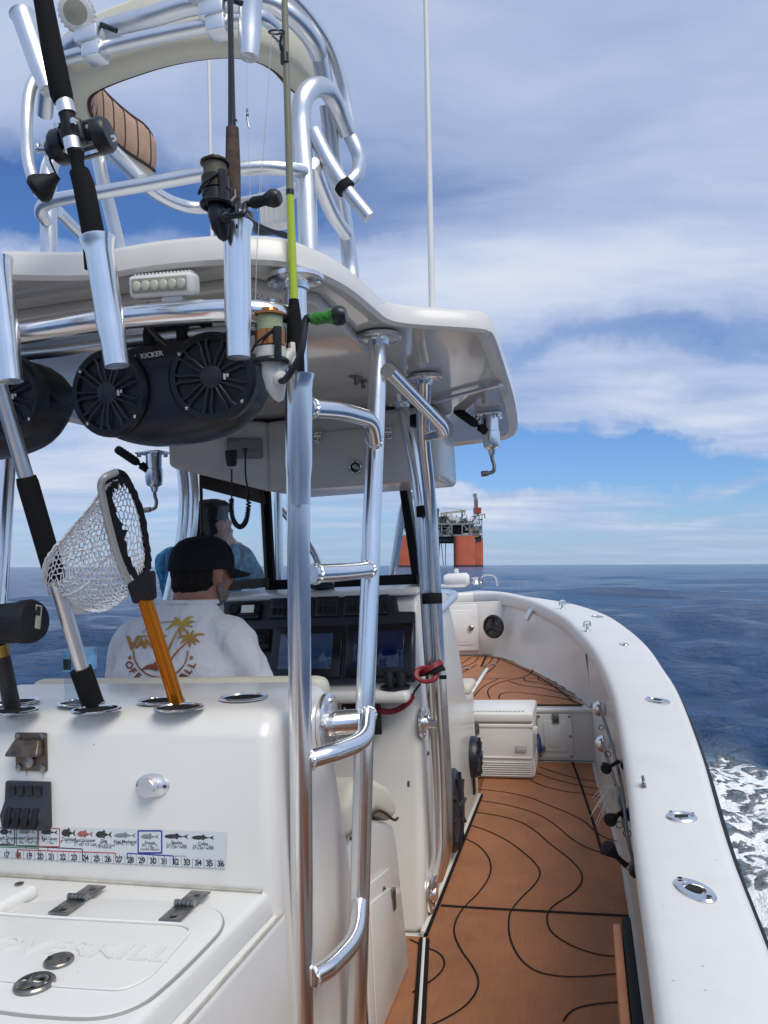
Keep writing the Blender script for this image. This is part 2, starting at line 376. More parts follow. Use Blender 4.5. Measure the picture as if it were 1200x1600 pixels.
# ------------------------------------------------------------------ sea
def make_sea():
    import numpy as np
    rng = np.random.default_rng(4)
    na = 560; rad = [0.0, 1.2]
    while rad[-1] < 26000: rad.append(rad[-1] * 1.034 + .02)
    rad = np.array(rad[1:]); nr = len(rad)
    # finer rays in front of the camera, coarser behind; the sheet closes all round
    th = np.linspace(-math.pi, math.pi, na, endpoint=False); th = th + .62 * np.sin(th) * -1 * .0
    w = np.cumsum(1 / (0.35 + 1.0 * np.exp(-(np.linspace(-math.pi, math.pi, na, endpoint=False) / .75) ** 2))); w = (w - w[0]) / (w[-1] - w[0] + (w[1] - w[0])) * 2 * math.pi - math.pi
    th = w
    A, Rr = np.meshgrid(th, rad); x = Rr * np.sin(A); y = Rr * np.cos(A)
    z = np.zeros_like(x)
    for i in range(46):
        lam = 0.7 * (26 / .7) ** (i / 45.); ang = R(205) + rng.normal(0, .55); k = 2 * math.pi / lam
        amp = .0165 * lam ** .72 * (1.0 if lam < 7 else .5)
        ph = rng.uniform(0, 6.28); q = k * (x * math.sin(ang) + y * math.cos(ang)) + ph
        cell = np.maximum(Rr * .034, Rr * 2 * math.pi / na * .6); fade = np.clip(lam / (cell * 3.2) - .4, 0, 1)
        z += amp * fade * (np.sin(q) + .28 * np.cos(2 * q))
    # boat frame coordinates of each vertex on the water, for the wash along the hull
    inv = BR.transposed(); M = np.array(inv)
    px, py, pz = x, y, np.full_like(x, SEA - EYE * U)
    bx = (M[0, 0] * px + M[0, 1] * py + M[0, 2] * pz) / U; by = (M[1, 0] * px + M[1, 1] * py + M[1, 2] * pz) / U
    side = np.abs(bx - X0) - 1.15
    edge = 8.25 + .35 * np.sin(bx * 2.1) + .2 * np.sin(bx * 5.3 + 1)
    foam = np.clip((3.1 - side) / 1.2, 0, 1) * np.clip((edge - by) / .55, 0, 1) * np.clip((by + 14) / 12, .25, 1)
    lump = np.zeros_like(x)
    for i in range(14):
        lam = rng.uniform(.22, .9); ang = rng.uniform(0, 6.28); lump += np.sin(2 * math.pi / lam * (x * math.sin(ang) + y * math.cos(ang)) + rng.uniform(0, 6.28))
    z += foam * (.05 + .009 * lump)
    hull = (np.abs(bx - X0) < 1.25) & (by < 7.0); z = np.where(hull, -.35, z)
    vs = np.stack([x, y, z + SEA], -1).reshape(-1, 3)
    idx = np.arange(nr * na).reshape(nr, na); nx = np.roll(idx, -1, 1)
    fs = np.stack([idx[:-1], nx[:-1], nx[1:], idx[1:]], -1).reshape(-1, 4)[:, ::-1]
    me = bpy.data.meshes.new('sea'); me.vertices.add(len(vs)); me.vertices.foreach_set('co', vs.ravel())
    me.loops.add(fs.size); me.loops.foreach_set('vertex_index', fs.ravel().astype(np.int32)); me.polygons.add(len(fs))
    me.polygons.foreach_set('loop_start', np.arange(0, fs.size, 4, dtype=np.int32)); me.update(calc_edges=True); me.validate()
    at = me.attributes.new('wash', 'FLOAT', 'POINT'); at.data.foreach_set('value', foam.ravel().astype(np.float32))
    me.shade_smooth()
    mt = bpy.data.materials.new('sea_water'); mt.use_nodes = True; t = mt.node_tree; n = N(t); b = t.nodes['Principled BSDF']
    co = n('TexCoord').outputs['Object']
    stx = n('Mapping', i={'Vector': co, 'Rotation': (0, 0, R(22)), 'Scale': (.8, 1.25, 1)}).outputs[0]
    h1 = n('TexNoise', i={'Vector': stx, 'Scale': .5, 'Detail': 7, 'Roughness': .6, 'Distortion': .4}).outputs['Fac']
    h2 = n('TexNoise', i={'Vector': stx, 'Scale': 2.5, 'Detail': 7, 'Roughness': .6, 'Distortion': .5}).outputs['Fac']
    h3 = n('TexNoise', i={'Vector': stx, 'Scale': .07, 'Detail': 4, 'Roughness': .6}).outputs['Fac']
    hh = n.math('ADD', n.math('MULTIPLY', h1, .62), n.math('MULTIPLY_ADD', h2, .36, n.math('MULTIPLY', h3, .6)))
    wa = n('Attribute', attribute_name='wash').outputs['Fac']
    f1 = n('TexNoise', i={'Vector': co, 'Scale': 6.5, 'Detail': 10, 'Roughness': .68, 'Distortion': .4}).outputs['Fac']
    f2 = n('TexVoronoi', feature='SMOOTH_F1', i={'Vector': n.vmath('ADD', co, n.vmath('MULTIPLY', n('TexNoise', i={'Vector': co, 'Scale': 3.0, 'Detail': 5}).outputs['Color'], (.8, .8, 0)).outputs[0]).outputs[0], 'Scale': 11.0}).outputs['Distance']
    f3 = n('TexNoise', i={'Vector': co, 'Scale': 14.0, 'Detail': 5, 'Roughness': .6}).outputs['Fac']
    ff = n.math('ADD', n.math('MULTIPLY', f1, .72), n.math('MULTIPLY', f2, .62))
    fm = n.ramp(n.math('ADD', n.math('MULTIPLY', wa, .72), n.math('MULTIPLY_ADD', ff, .9, -.62)), [(.465, 0.), (.55, .5), (.66, 1.)])
    col = n.mix(n.ramp(h3, [(.35, 0.), (.65, 1.)]), (.011, .054, .145), (.019, .076, .195))
    col = n.mix(n.math('MULTIPLY', wa, .6), col, (.05, .19, .27))
    fm = n.math('MAXIMUM', fm, n.math('MULTIPLY', wa, .22)); col = n.mix(fm, col, (.90, .92, .93))
    t.links.new(col, b.inputs['Base Color'])
    t.links.new(n.math('MULTIPLY_ADD', fm, .55, .15), b.inputs['Roughness']); b.inputs['IOR'].default_value = 1.33
    hf = n.math('ADD', n.math('MULTIPLY', hh, n.math('MULTIPLY_ADD', fm, -.85, 1.0)), n.math('MULTIPLY', n.math('MULTIPLY', f3, fm), .045))
    bp = n('Bump', i={'Strength': 1.0, 'Distance': 1.15, 'Height': hf}); t.links.new(bp.outputs[0], b.inputs['Normal'])
    me.materials.append(mt); o = bpy.data.objects.new('sea', me); COL.objects.link(o); o['kind'] = 'structure'; o['_w'] = 1
make_sea()
# ------------------------------------------------------------------ hull, gunwale, liner, decks
OUT = [(.02, -2.6), (.15, -1.4), (.24, 0), (.278, 1.53), (.294, 2.05), (.339, 2.77), (.37, 3.64), (.361, 4.2), (.341, 4.84), (.279, 5.5), (.15, 6.31), (-.083, 7.04), (-.361, 7.54), (-.613, 7.9), (-.82, 8.3), (-1.02, 8.68), (X0, 8.86)]
INN = [(-.16, -2.6), (-.05, -1.4), (.03, 0), (.062, 1.27), (.068, 1.6), (.073, 2.03), (.085, 2.57), (.089, 3.3), (.082, 3.77), (.055, 4.3), (0, 4.98), (-.077, 5.56), (-.169, 6.19), (-.334, 6.89), (-.529, 7.52), (-.739, 7.98), (-.95, 8.33), (X0, 8.48)]
def gz(y): return .76 + .27 * max(0, min(1, (y - 1) / 7.3)) ** 1.3
def resample(pts, n):
    P = cr([(a, b, 0) for a, b in pts], 6); d = [0]
    for a, b in zip(P, P[1:]): d.append(d[-1] + (b - a).length)
    out = []; j = 0
    for i in range(n):
        t = d[-1] * i / (n - 1)
        while j < len(d) - 2 and d[j + 1] < t: j += 1
        out.append(P[j].lerp(P[j + 1], (t - d[j]) / max(1e-9, d[j + 1] - d[j])))
    return out
NS = 90
# pair stations by the boat's length so that each section stays square to the gunwale
PI_, PO_ = resample(INN, NS), resample(OUT, 4 * NS)
PAIR = []; last = 0
for i, a in enumerate(PI_):
    tdir = (PI_[min(i + 1, NS - 1)] - PI_[max(i - 1, 0)]).normalized(); nn = Vector((tdir.y, -tdir.x, 0))
    if i == NS - 1: b = PO_[-1]
    else:
        best = min(range(last, min(len(PO_), last + 60)), key=lambda j: abs((PO_[j] - a).normalized().dot(tdir)) if (PO_[j] - a).length > .02 else 9); last = best; b = PO_[best]
    PAIR.append((a, b))
boat = thing('fishing_boat', 'white open fishing boat with brown foam decking and curved bow rail, carrying everything aboard', 'boat', (X0, 2, -.6))
def both(fn):
    for f in (lambda p: Vector(p), mir): fn(f)
def gunwale():
    mb = MB()
    for f in (lambda p: Vector(p), mir):
        rings = []
        for a, b in PAIR:
            z = gz(a.y); zb = gz(b.y) if b.y < 8.3 else 1.03; d = (b - a).normalized(); A = lambda o, dz: Vector((a.x + d.x * o, a.y + d.y * o, z + dz)); B = lambda o, dz: Vector((b.x - d.x * o, b.y - d.y * o, zb + dz))
            L = .10 + .03 * max(0, min(1, (a.y - 4) / 3))
            r = [A(.075, -L), A(.012, -L), A(.002, -L + .01), A(0, -.03), A(.004, -.014), A(.016, -.003), A(.03, 0), A(.055, .004), B(.03, .0), B(.012, -.004), B(.002, -.014), B(0, -.03), B(0, -.075), B(.03, -.08)]
            rings.append([f(p) for p in r])
        mb.loft(rings, 0)
    return mb.build('gunwale', GELTOP, boat, smooth=50)
gun = gunwale()
mb = MB()
for f in (lambda p: Vector(p), mir):
    mb.tube([f((b.x, b.y, (gz(b.y) if b.y < 8.3 else 1.03) - .052)) for a, b in PAIR], .017, 0, 8)
mb.build('rub_rail', RUB, boat)
mb = MB()
for f in (lambda p: Vector(p), mir):
    rings = []
    for i, (a, b) in enumerate(PAIR):
        d = (b - a).normalized(); k = 1 if b.y < 6 else max(.12, 1 - (b.y - 6) / 2.9)
        P = lambda o, z: f((b.x - d.x * o, b.y - d.y * o, z))
        zt = gz(b.y) if b.y < 8.3 else 1.03
        rings.append([P(.004, zt - .07), P(.02, zt - .2), P(.06, .4), P(.14, .05), P(.25 * k + .05, -.35), P(.5 * k + .1, -.8), P(.75 * k + .1, -1.0)])
    mb.loft(rings, 0, closed=False)
tr = [Vector((x, -2.6, z)) for x, z in ((.0, .7), (-.12, -.3), (-.7, -1.0), (X0, -1.05))]
mb.sheet(tr + [mir(p) for p in tr[::-1][1:]], 0)
mb.build('hull', GEL, boat, smooth=60)
# foredeck outline traced on its own plane, starboard side then mirrored
FZ = .365
ARC = [oz(x, y, FZ) for x, y in ((918, 1106), (905, 1092), (884, 1077), (860, 1062), (835, 1049), (810, 1038), (786, 1028))]
ARC[0] = Vector((-.02, 5.56, FZ))
ARC += [Vector((-1.02, 8.25, FZ)), Vector((X0, 8.27, FZ))]
def wall():
    mb = MB(); n = 46
    top = [p for p in PI_]
    bot = [Vector((x, y, 0)) for x, y in ((-.17, -2.6), (-.02, -1.4), (.055, 0), (.085, 1.3), (.09, 2.0), (.10, 3.1), (.09, 3.8), (.055, 4.4), (.005, 5.0), (-.02, 5.56), (-.06, 5.75), (-.13, 6.15))]
    bb = cr(bot, 8); ac = cr(ARC, 8)
    for f in (lambda p: Vector(p), mir):
        r = []
        for p in bb:
            x = interp([(b, a) for a, b in INN], p.y) + .06
            r.append([f((p.x, p.y, 0)), f((p.x * .6 + x * .4 + .01, p.y, .25)), f((x, p.y, gz(p.y) - .09))])
        mb.loft(r, 0, closed=False)
        r = []
        for i, p in enumerate(ac):
            t = i / (len(ac) - 1); j = t * (NS - 1) ; 
            # matching point on the coaming: same fraction of arc from y=5.56 to the stem
            i0 = min(range(NS), key=lambda q: abs(PI_[q].y - 5.56)); jj = i0 + t * (NS - 1 - i0); k = int(jj); q = PI_[k].lerp(PI_[min(k + 1, NS - 1)], jj - k)
            d = (PAIR[k][1] - PAIR[k][0]).normalized(); q = q + d * .045
            top = Vector((q.x, q.y, gz(q.y) - .09)); lo = Vector((p.x, p.y, FZ - .002))
            r.append([f(lo), f(lo.lerp(top, .12) + Vector((d.x, d.y, 0)) * .012), f(lo.lerp(top, .5) + Vector((d.x, d.y, 0)) * .01), f(top)])
        mb.loft(r, 0, closed=False)
    return mb.build('cockpit_liner', GEL, boat, smooth=60)
wall()
mb = MB(); mb.box((X0, 1.6, -.02), (2.7, 8.6, .036), 0)
sole = mb.build('cockpit_sole', GEL, boat)
# step up to the foredeck
mb = MB()
fo = [Vector(p) for p in cr(ARC, 4)]; out = fo + [mir(p) for p in fo[::-1][1:]]
mb.sheet([p + V(0, 0, -.006) for p in out], 0)
mb.box((X0, 5.575, FZ / 2 - .004), (2.42, .05, FZ - .012), 0, .012)
mb.box((X0, 5.56, FZ - .018), (2.40, .05, .03), 0, .012)
fd = mb.build('foredeck', GEL, boat)
def strip(mb, pts, w, m, z, k=6):
    P = cr(pts, k); l = []; r = []
    for i, p in enumerate(P):
        d = P[min(i + 1, len(P) - 1)] - P[max(i - 1, 0)]; d.z = 0; d.normalize(); nrm = Vector((-d.y, d.x, 0)) * w / 2
        l.append(Vector((p.x, p.y, z)) + nrm); r.append(Vector((p.x, p.y, z)) - nrm)
    n = len(P); mb.add(l + r, [(i, i + 1, n + i + 1, n + i) for i in range(n - 1)], m)
def c2(L, z): return [oz(640 + x / 2.143, 1200 + y / 2.143, z) for x, y in L]
def c1(L, z): return [oz(640 + x / 2.143, 860 + y / 2.143, z) for x, y in L]
mb = MB()
PADZ = .006
star = [V(-.69, -2.4), V(.02, -2.4), V(.072, 1.3), V(.08, 2.0), V(.088, 3.1), V(.078, 3.8), V(.042, 4.4), V(-.008, 5.0), V(-.034, 5.5), V(-.9, 5.52), V(-.9, 4.6)]
star = [Vector((p[0], p[1], 0)) for p in star]
star = [p for p in star[:10]] + [V(-.74, 5.52, 0), V(-.74, 4.8, 0), V(-.70, 4.72, 0), V(-.682, 3.0, 0), V(-1.1, 2.98, 0), V(-1.1, 1.9, 0), V(-.69, 1.3, 0)]
mb.prism(star, (0, 0, PADZ), 0)
mb.prism([mir(p) for p in star], (0, 0, PADZ), 0)
mb.prism([V(-1.66, 4.82, 0), V(-.745, 4.82, 0), V(-.745, 5.52, 0), V(-1.66, 5.52, 0)], (0, 0, PADZ), 0)
LINES = [
 [(185, 240), (230, 265), (262, 300), (273, 340), (262, 380), (230, 425), (195, 460), (170, 490), (152, 530), (152, 570), (175, 620), (210, 670), (230, 715), (222, 760), (180, 810), (100, 857), (20, 890)],
 [(200, 195), (260, 215), (330, 250), (390, 295), (425, 330), (437, 360), (420, 395), (380, 435), (350, 470), (335, 500), (333, 550), (345, 600), (375, 650), (420, 685), (480, 702), (560, 707), (660, 700), (760, 688)],
 [(215, 152), (300, 165), (370, 185), (420, 215), (470, 258), (530, 305), (565, 340), (578, 370), (570, 400), (540, 430), (490, 462), (465, 490), (462, 525), (480, 560), (530, 595), (590, 620), (660, 636), (750, 634)],
 [(230, 112), (310, 125), (390, 145), (450, 170), (500, 205), (540, 240), (590, 270), (650, 290), (720, 303)],
 [(230, 75), (320, 85), (400, 103), (470, 130), (530, 155), (580, 180), (620, 215), (660, 240), (720, 258)],
 [(405, 45), (450, 65), (520, 82), (600, 92), (640, 105)], [(425, 20), (480, 40), (560, 60), (640, 75)], [(435, 0), (500, 22), (560, 38), (620, 48)],
 [(515, 857), (535, 830), (570, 810), (640, 797), (770, 788)], [(0, 580), (50, 605), (95, 625), (115, 650), (112, 680), (80, 715), (10, 760)],
 [(400, 950), (520, 930), (640, 920), (770, 930)], [(60, 920), (200, 900), (330, 940), (420, 1010)]]
for L in LINES: strip(mb, c2(L, 0), .007, 1, PADZ + .003)
strip(mb, c2([(105, 467), (320, 480), (735, 502)], 0), .016, 1, PADZ + .0035)
strip(mb, [V(-.012, 5.45), V(.01, 4.9), V(.03, 4.5), V(.04, 3.9)] if False else [Vector((-.16, 5.5, 0)), Vector((-.10, 4.95, 0)), Vector((-.045, 4.4, 0)), Vector((.0, 3.9, 0))], .014, 1, PADZ + .0035)
mb.build('sole_pad', [TEAK, GROOVE], boat)
mb = MB()
inset = [p.lerp(V(X0, 6.6, FZ), .03) for p in fo]; inset = [p for p in inset if p.y > 5.62]; inset = [V(-.06, 5.66, FZ)] + inset
poly = inset + [mir(p) for p in inset[::-1][1:]]
mb.prism([p for p in poly], (0, 0, PADZ), 0)
z = FZ
FL = [[(270, 500), (262, 475), (280, 455), (320, 440), (370, 430), (405, 415), (410, 395), (375, 380), (330, 370), (310, 362)], [(300, 500), (305, 485), (340, 478), (420, 485), (520, 500), (580, 522)],
      [(330, 440), (380, 455), (450, 465), (520, 485), (580, 505)], [(385, 430), (390, 440), (450, 450), (520, 470), (575, 497)], [(430, 430), (440, 440), (500, 455), (560, 480)], [(460, 430), (475, 440), (530, 455)],
      [(155, 390), (185, 375), (205, 360)], [(175, 395), (215, 378), (232, 360)], [(160, 420), (200, 400), (225, 385)], [(300, 362), (290, 385), (262, 410), (240, 425)], [(280, 360), (270, 375), (248, 395)], [(210, 500), (235, 470), (262, 450), (300, 432)]]
for L in FL: strip(mb, c1(L, z), .010, 1, z + PADZ + .003)
strip(mb, c1([(235, 435), (300, 432), (440, 430)], z), .008, 1, z + PADZ + .0032)
strip(mb, c1([(257, 355), (240, 392)], z), .022, 1, z + PADZ + .0035)
strip(mb, [p.lerp(V(X0, 6.6, z), .05) for p in inset[1:]], .012, 1, z + PADZ + .0035)
mb.build('foredeck_pad', [TEAK, GROOVE], boat)
# white channel of the forward hatch, its cream lip and latches
mb = MB()
a, b = oz(760, 1046, z + .02), oz(731, 1090, z + .02); d = (b - a).normalized(); s_ = V(d.y, -d.x, 0) * .022
mb.prism([a - s_, a + s_, b + s_ + d * .2, b - s_ + d * .2], (0, 0, .014), 0, .004)
mb.tube([a + s_ * .5 + V(0, 0, .016), b + s_ * .5 + d * .2 + V(0, 0, .016)], .004, 1, 6)
for px, py in ((728, 1045), (769, 1038)):
    c = oz(px, py, z + .012); mb.box(c, (.09, .03, .008), 2, .003); mb.box(c + V(.01, 0, .008), (.03, .045, .01), 2, .003)
mb.build('hatch_trim', [WHITE, GROOVE, STEEL], boat)
# bulkhead hatch in the step, with frame, panel and latch
def panel(mb, c, w, h, y, fr=.045):
    mb.box((c[0], y - .008, c[1]), (w, .02, h), 0, .008)
    mb.box((c[0], y - .020, c[1]), (w - 2 * fr, .012, h - 2 * fr), 0, .006)
    mb.box((c[0], y - .027, c[1]), (w - 2 * fr - .07, .006, h - 2 * fr - .07), 0, .003)
yb = 5.55
A, B = oy(838, 1115, yb), oy(897, 1184, yb)
mb = MB(); panel(mb, ((A.x + B.x) / 2, (A.z + B.z) / 2), B.x - A.x, A.z - B.z, yb)
hf = mb.build('step_hatch', WHITE, boat)
mb = MB(); c = oy(868, 1122, yb - .03); mb.box(c, (.045, .014, .07), 0, .004); mb.box(c + V(0, -.01, .01), (.03, .014, .03), 0, .004); mb.build('latch', STEELD, hf)
mb = MB()
for u_, v_ in ((-1, -1), (-1, 1), (1, -1), (1, 1), (1, 0)): mb.lathe([(0, .006), (.008, .005), (.009, 0)], ((A.x + B.x) / 2 + u_ * (B.x - A.x - .03) / 2, yb - .018, (A.z + B.z) / 2 + v_ * (A.z - B.z - .03) / 2), (0, -1, 0), 0, 10)
mb.build('screw', STEELD, hf, split=True)
yd = 8.12
A, B = oy(676, 945, yd), oy(749, 1016, yd)
mb = MB(); mb.box((X0 + .1, 8.24, .66), (1.1, .03, .56), 0, .01); mb.build('bow_bulkhead', GEL, boat)
yd = 8.20
A, B = oy(680, 946, yd), oy(749, 1016, yd); mb = MB(); panel(mb, ((A.x + B.x) / 2, (A.z + B.z) / 2), B.x - A.x, A.z - B.z, yd, .06)
dr = mb.build('locker_door', WHITE, boat)
mb = MB(); mb.lathe([(.028, 0), (.03, .012), (.018, .02), (0, .018)], oy(736, 981, yd - .035), (0, -1, 0), 0, 16); mb.build('latch', STEELD, dr)
mb = MB(); c = oy(771, 979, 8.0); ax = nz((-.45, -1, .05)); mb.ring(c, ax, .105, .018, 0, 28, 8); mb.lathe([(.1, .004), (0, .004)], c, ax, 1, 24)
sd_ = ax.cross(V(0, 0, 1)).normalized(); up_ = sd_.cross(ax)
for an in (90, 210, 330): mb.tube([c + ax * .012, c + ax * .012 + (sd_ * math.cos(R(an)) + up_ * math.sin(R(an))) * .1], .012, 0, 6)
mb.lathe([(.03, .005), (.03, .02), (0, .024)], c, ax, 0, 16); mb.build('bow_speaker', [BLACK, mat('speaker_mesh', (.10, .10, .10), .5, bump=.6, bscale=420)], boat)
mb = MB(); c = oy(822, 962, 7.35); mb.tube([c + V(.05, .03, .05), c + V(0, 0, -.04)], .03, 0, 14, cap=True); mb.build('courtesy_tube', STEEL, boat)
# lower side panel with dark and orange edging near the stern quarter
mb = MB()
mb.prism([V(.03, -.6, .655), V(.05, -.6, .655), V(.052, 1.86, .655), V(.032, 1.86, .655)], (0, 0, -.34), 0, .006)
mb.prism([V(.012, -.6, .645), V(.028, -.6, .645), V(.03, 1.84, .645), V(.012, 1.84, .645)], (0, 0, -.3), 1, .004)
mb.build('side_bolster', [BLKCLOTH, mat('teak_edge', (.42, .16, .06), .55, var=.2, vscale=12)], boat)
# deck track beside the seat base
mb = MB(); p0, p1 = oz(663, 1468, .012), oz(655, 1600, .012); d = (p1 - p0).normalized(); e = p1 + d * 1.6
for off, r, q in ((-.012, .009, 0), (.0, .008, 1), (.012, .009, 0)): mb.tube([p0 + V(off, 0, 0), p1 + V(off, 0, 0), e + V(off, 0, 0)], r, q, 8)
mb.build('deck_track', [GROOVE, WHITE], boat)
# gunwale fittings
def up_on(px, py):
    z = .8
    for k in range(40): q = oz(px, py, z); z = .5 * z + .5 * gz(q.y)
    return q
def oval_holder(px, py, dirv, name='rod_holder', L=.085, W_=.045):
    c = up_on(px, py); mb = MB(); up = V(0, 0, 1)
    mb.lathe([(W_, 0), (W_, .004), (W_ * .93, .008), (W_ * .55, .009), (W_ * .5, .004), (W_ * .48, -.05)], c, up, 0, 28, sx=1.75, up=dirv)
    mb.lathe([(W_ * .5, .0065), (0, .0065)], c, up, 1, 20, sx=1.25, up=dirv)
    for s_ in (-1, 1): mb.lathe([(.006, .011), (0, .012)], c + Vector(dirv).normalized() * s_ * W_ * 1.42, up, 1, 8)
    return mb.build(name, [STEEL, GASKET], gun)
oval_holder(1085, 1394, V(-.55, 1, 0), W_=.033); oval_holder(1027, 1096, V(-.75, 1, 0), W_=.038); oval_holder(975, 1008, V(-.2, 1, 0), 'pull_up_cleat', W_=.028); oval_holder(933, 964, V(-.7, 1, 0), 'pull_up_cleat', W_=.036); oval_holder(882, 943, V(-.8, 1, 0), 'pull_up_cleat', W_=.035)
c = up_on(1065, 1279); mb = MB(); mb.lathe([(.039, 0), (.039, .004), (.035, .008), (.027, .008), (.026, .006), (0, .006)], c, (0, 0, 1), 0, 30); mb.box(c + V(0, 0, .008), (.034, .005, .005), 1, .002, rot=Matrix.Rotation(R(8), 3, 'Z'))
for an in (20, 140, 260): mb.lathe([(.005, .0115), (0, .012)], c + V(math.cos(R(an)), math.sin(R(an)), 0) * .031, (0, 0, 1), 1, 8)
mb.build('fuel_cap', [ALUM, GASKET], gun)
def post_cleat(px, py, s=1.):
    c = up_on(px, py); mb = MB(); mb.lathe([(.022 * s, 0), (.022 * s, .006), (.01 * s, .012), (.008 * s, .04 * s), (.016 * s, .046 * s), (0, .052 * s)], c, (0, 0, 1), 0, 14)
    mb.tube(bend([c + V(-.02, 0, .03) * s, c + V(-.02, .02, .06) * s, c + V(.02, .03, .06) * s, c + V(.02, .02, .03) * s], .02), .006 * s, 0, 6); mb.build('deck_fitting', STEEL, gun)
post_cleat(918, 987, 1.1); post_cleat(879, 952, 1.2)
c = up_on(1006, 1230); mb = MB(); mb.box(c + V(0, 0, .004), (.014, .035, .008), 0, .003); mb.tube(bend([c + V(0, -.014, .008), c + V(0, -.012, .02), c + V(0, .02, .024)], .01), .0045, 0, 8); mb.build('snap_hook', STEELD, gun)
# round chromed rod tubes in the cockpit side (butts of the side rack)
mb = MB()
for px, py in ((938, 1107), (943, 1162)):
    c = oy(px, py, 4.75 if py < 1120 else 4.35); mb.ball(c, (.045, .05, .045), 0, 12)
mb.build('rack_cup', STEEL, boat, split=True)
# ------------------------------------------------------------------ console
XR, XL = -.70, -1.70
cons = thing('center_console', 'white helm console with dark instrument dash, two wide displays and a sloped starboard side', 'console', (X0, 3.9, 0))
mb = MB()
side = [(3.02, 0), (3.10, .30), (3.14, .62), (3.16, .95), (3.30, 1.30), (3.42, 1.33), (3.98, 1.30), (4.25, 1.02), (4.45, .66), (4.72, .62), (4.72, 0)]
mb.prism([V(XR, y, z) for y, z in side], (XL - XR, 0, 0), 0, .035, 3)
cb = mb.build('body', GEL, cons, smooth=35)
mb = MB(); mb.box((XR + .0, 3.87, .008), (.02, 1.72, .03), 0, .004); mb.tube([V(XR + .014, 3.0, .012), V(XR + .014, 4.73, .012)], .008, 1, 6); mb.build('base_trim', [GEL, GROOVE], cons)
# dash: faces aft, leaning; pixel traced on its plane
def dash_pt(px, py, off=0.):
    # plane through z=.95,y=3.15 and z=1.31,y=3.29
    r = ray(px, py); nn = nz((0, -(.36), .14)); o = V(0, 3.15, .95) - V(0, 0, EYE); t = o.dot(nn) / r.dot(nn); return V(0, 0, EYE) + r * t + nn * off
DN = nz((0, -.36, .14)); DU = nz((0, .14, .36)); DX = V(1, 0, 0)
def dpanel(mb, x0, y0, x1, y1, off, th, m, bev=.006):
    A, B = dash_pt(x0, y0), dash_pt(x1, y1); w = B.x - A.x; h = (A - B).dot(DU); c = (A + B) / 2 + DN * (off + th / 2)
    rot = Matrix((DX, -DN, DU)).transposed(); mb.box(c, (w, th, h), m, bev, 2, rot); return c, w, h
mb = MB()
A = dash_pt(352, 940); B = dash_pt(648, 1064)
mb.prism([dash_pt(352, 942, .0), dash_pt(620, 932, .0), dash_pt(624, 957, .0), dash_pt(650, 957, .0), dash_pt(650, 1066, .0), dash_pt(352, 1076, .0)], DN * .02, 0, .006)
db = mb.build('dash_panel', DASH, cons)
mb = MB(); mb.prism([V(XR - .01, 3.285, 1.315), V(XL + .02, 3.285, 1.315), V(XL + .02, 3.50, 1.335), V(XR - .01, 3.50, 1.335)], (0, 0, .02), 0, .008); mb.build('dash_brow', GEL, cons)
def display(x0, y0, x1, y1, m, name, w2=None):
    mb = MB(); dpanel(mb, x0, y0, x1, y1, .02, .018, 0, .008); o = mb.build(name, BEZEL, cons)
    mb = MB(); dpanel(mb, x0 + 12, y0 + 12, x1 - 14, y1 - 14, .038, .003, 0, .001); s = mb.build('screen', m, o); return o
display(546, 979, 647, 1060, SCRN, 'chart_display'); display(432, 983, 535, 1062, SCRNB, 'chart_display')
# chart on the lit screen: depth patches
st = display(362, 945, 410, 970, BLACK, 'marine_radio')
mb = MB(); dpanel(mb, 384, 950, 402, 961, .042, .003, 0, .001); mb.build('radio_window', LCD, st)
mb = MB(); c, w, h = dpanel(mb, 0, 0, 1, 1, 0, .001, 0, 0); mb = MB(); mb.lathe([(.026, 0), (.024, .016), (0, .016)], dash_pt(372, 956, .038), DN, 0, 20)
for k in range(6): mb.box(dash_pt(372 + k * 6, 966, .042), (.012, .006, .006), 0, .001)
mb.build('knob', RUB, st)
au = display(388, 986, 424, 1020, SCRNB, 'autopilot_control')
mb = MB()
for i in range(2):
    for j in range(4): mb.box(dash_pt(412 + i * 6, 992 + j * 8, .042), (.012, .006, .012), 0, .002)
mb.text('13', dash_pt(398, 998, .0425), DX, DU, .045, 1); mb.build('buttons', [RUB, LCD], au)
for k, x in enumerate((427, 459, 497, 541, 596)):
    mb = MB(); dpanel(mb, x, 938 - (x - 427) * .035, x + (34 if k < 4 else 13), 968 - (x - 427) * .035, .02, .012, 0, .004)
    o = mb.build('switch_panel', BLACK, cons)
    mb = MB()
    for q in range(4 if k < 4 else 2):
        xx = x + 5 + q * 8; yy = 938 - (x - 427) * .035
        c = dash_pt(xx, yy + 21, .034); mb.box(c, (.016, .014, .034), 0, .004); mb.box(dash_pt(xx, yy + 8, .034), (.014, .004, .014), 1, .001)
    mb.build('rocker_switch', [RUB, DASH], o, split=True)
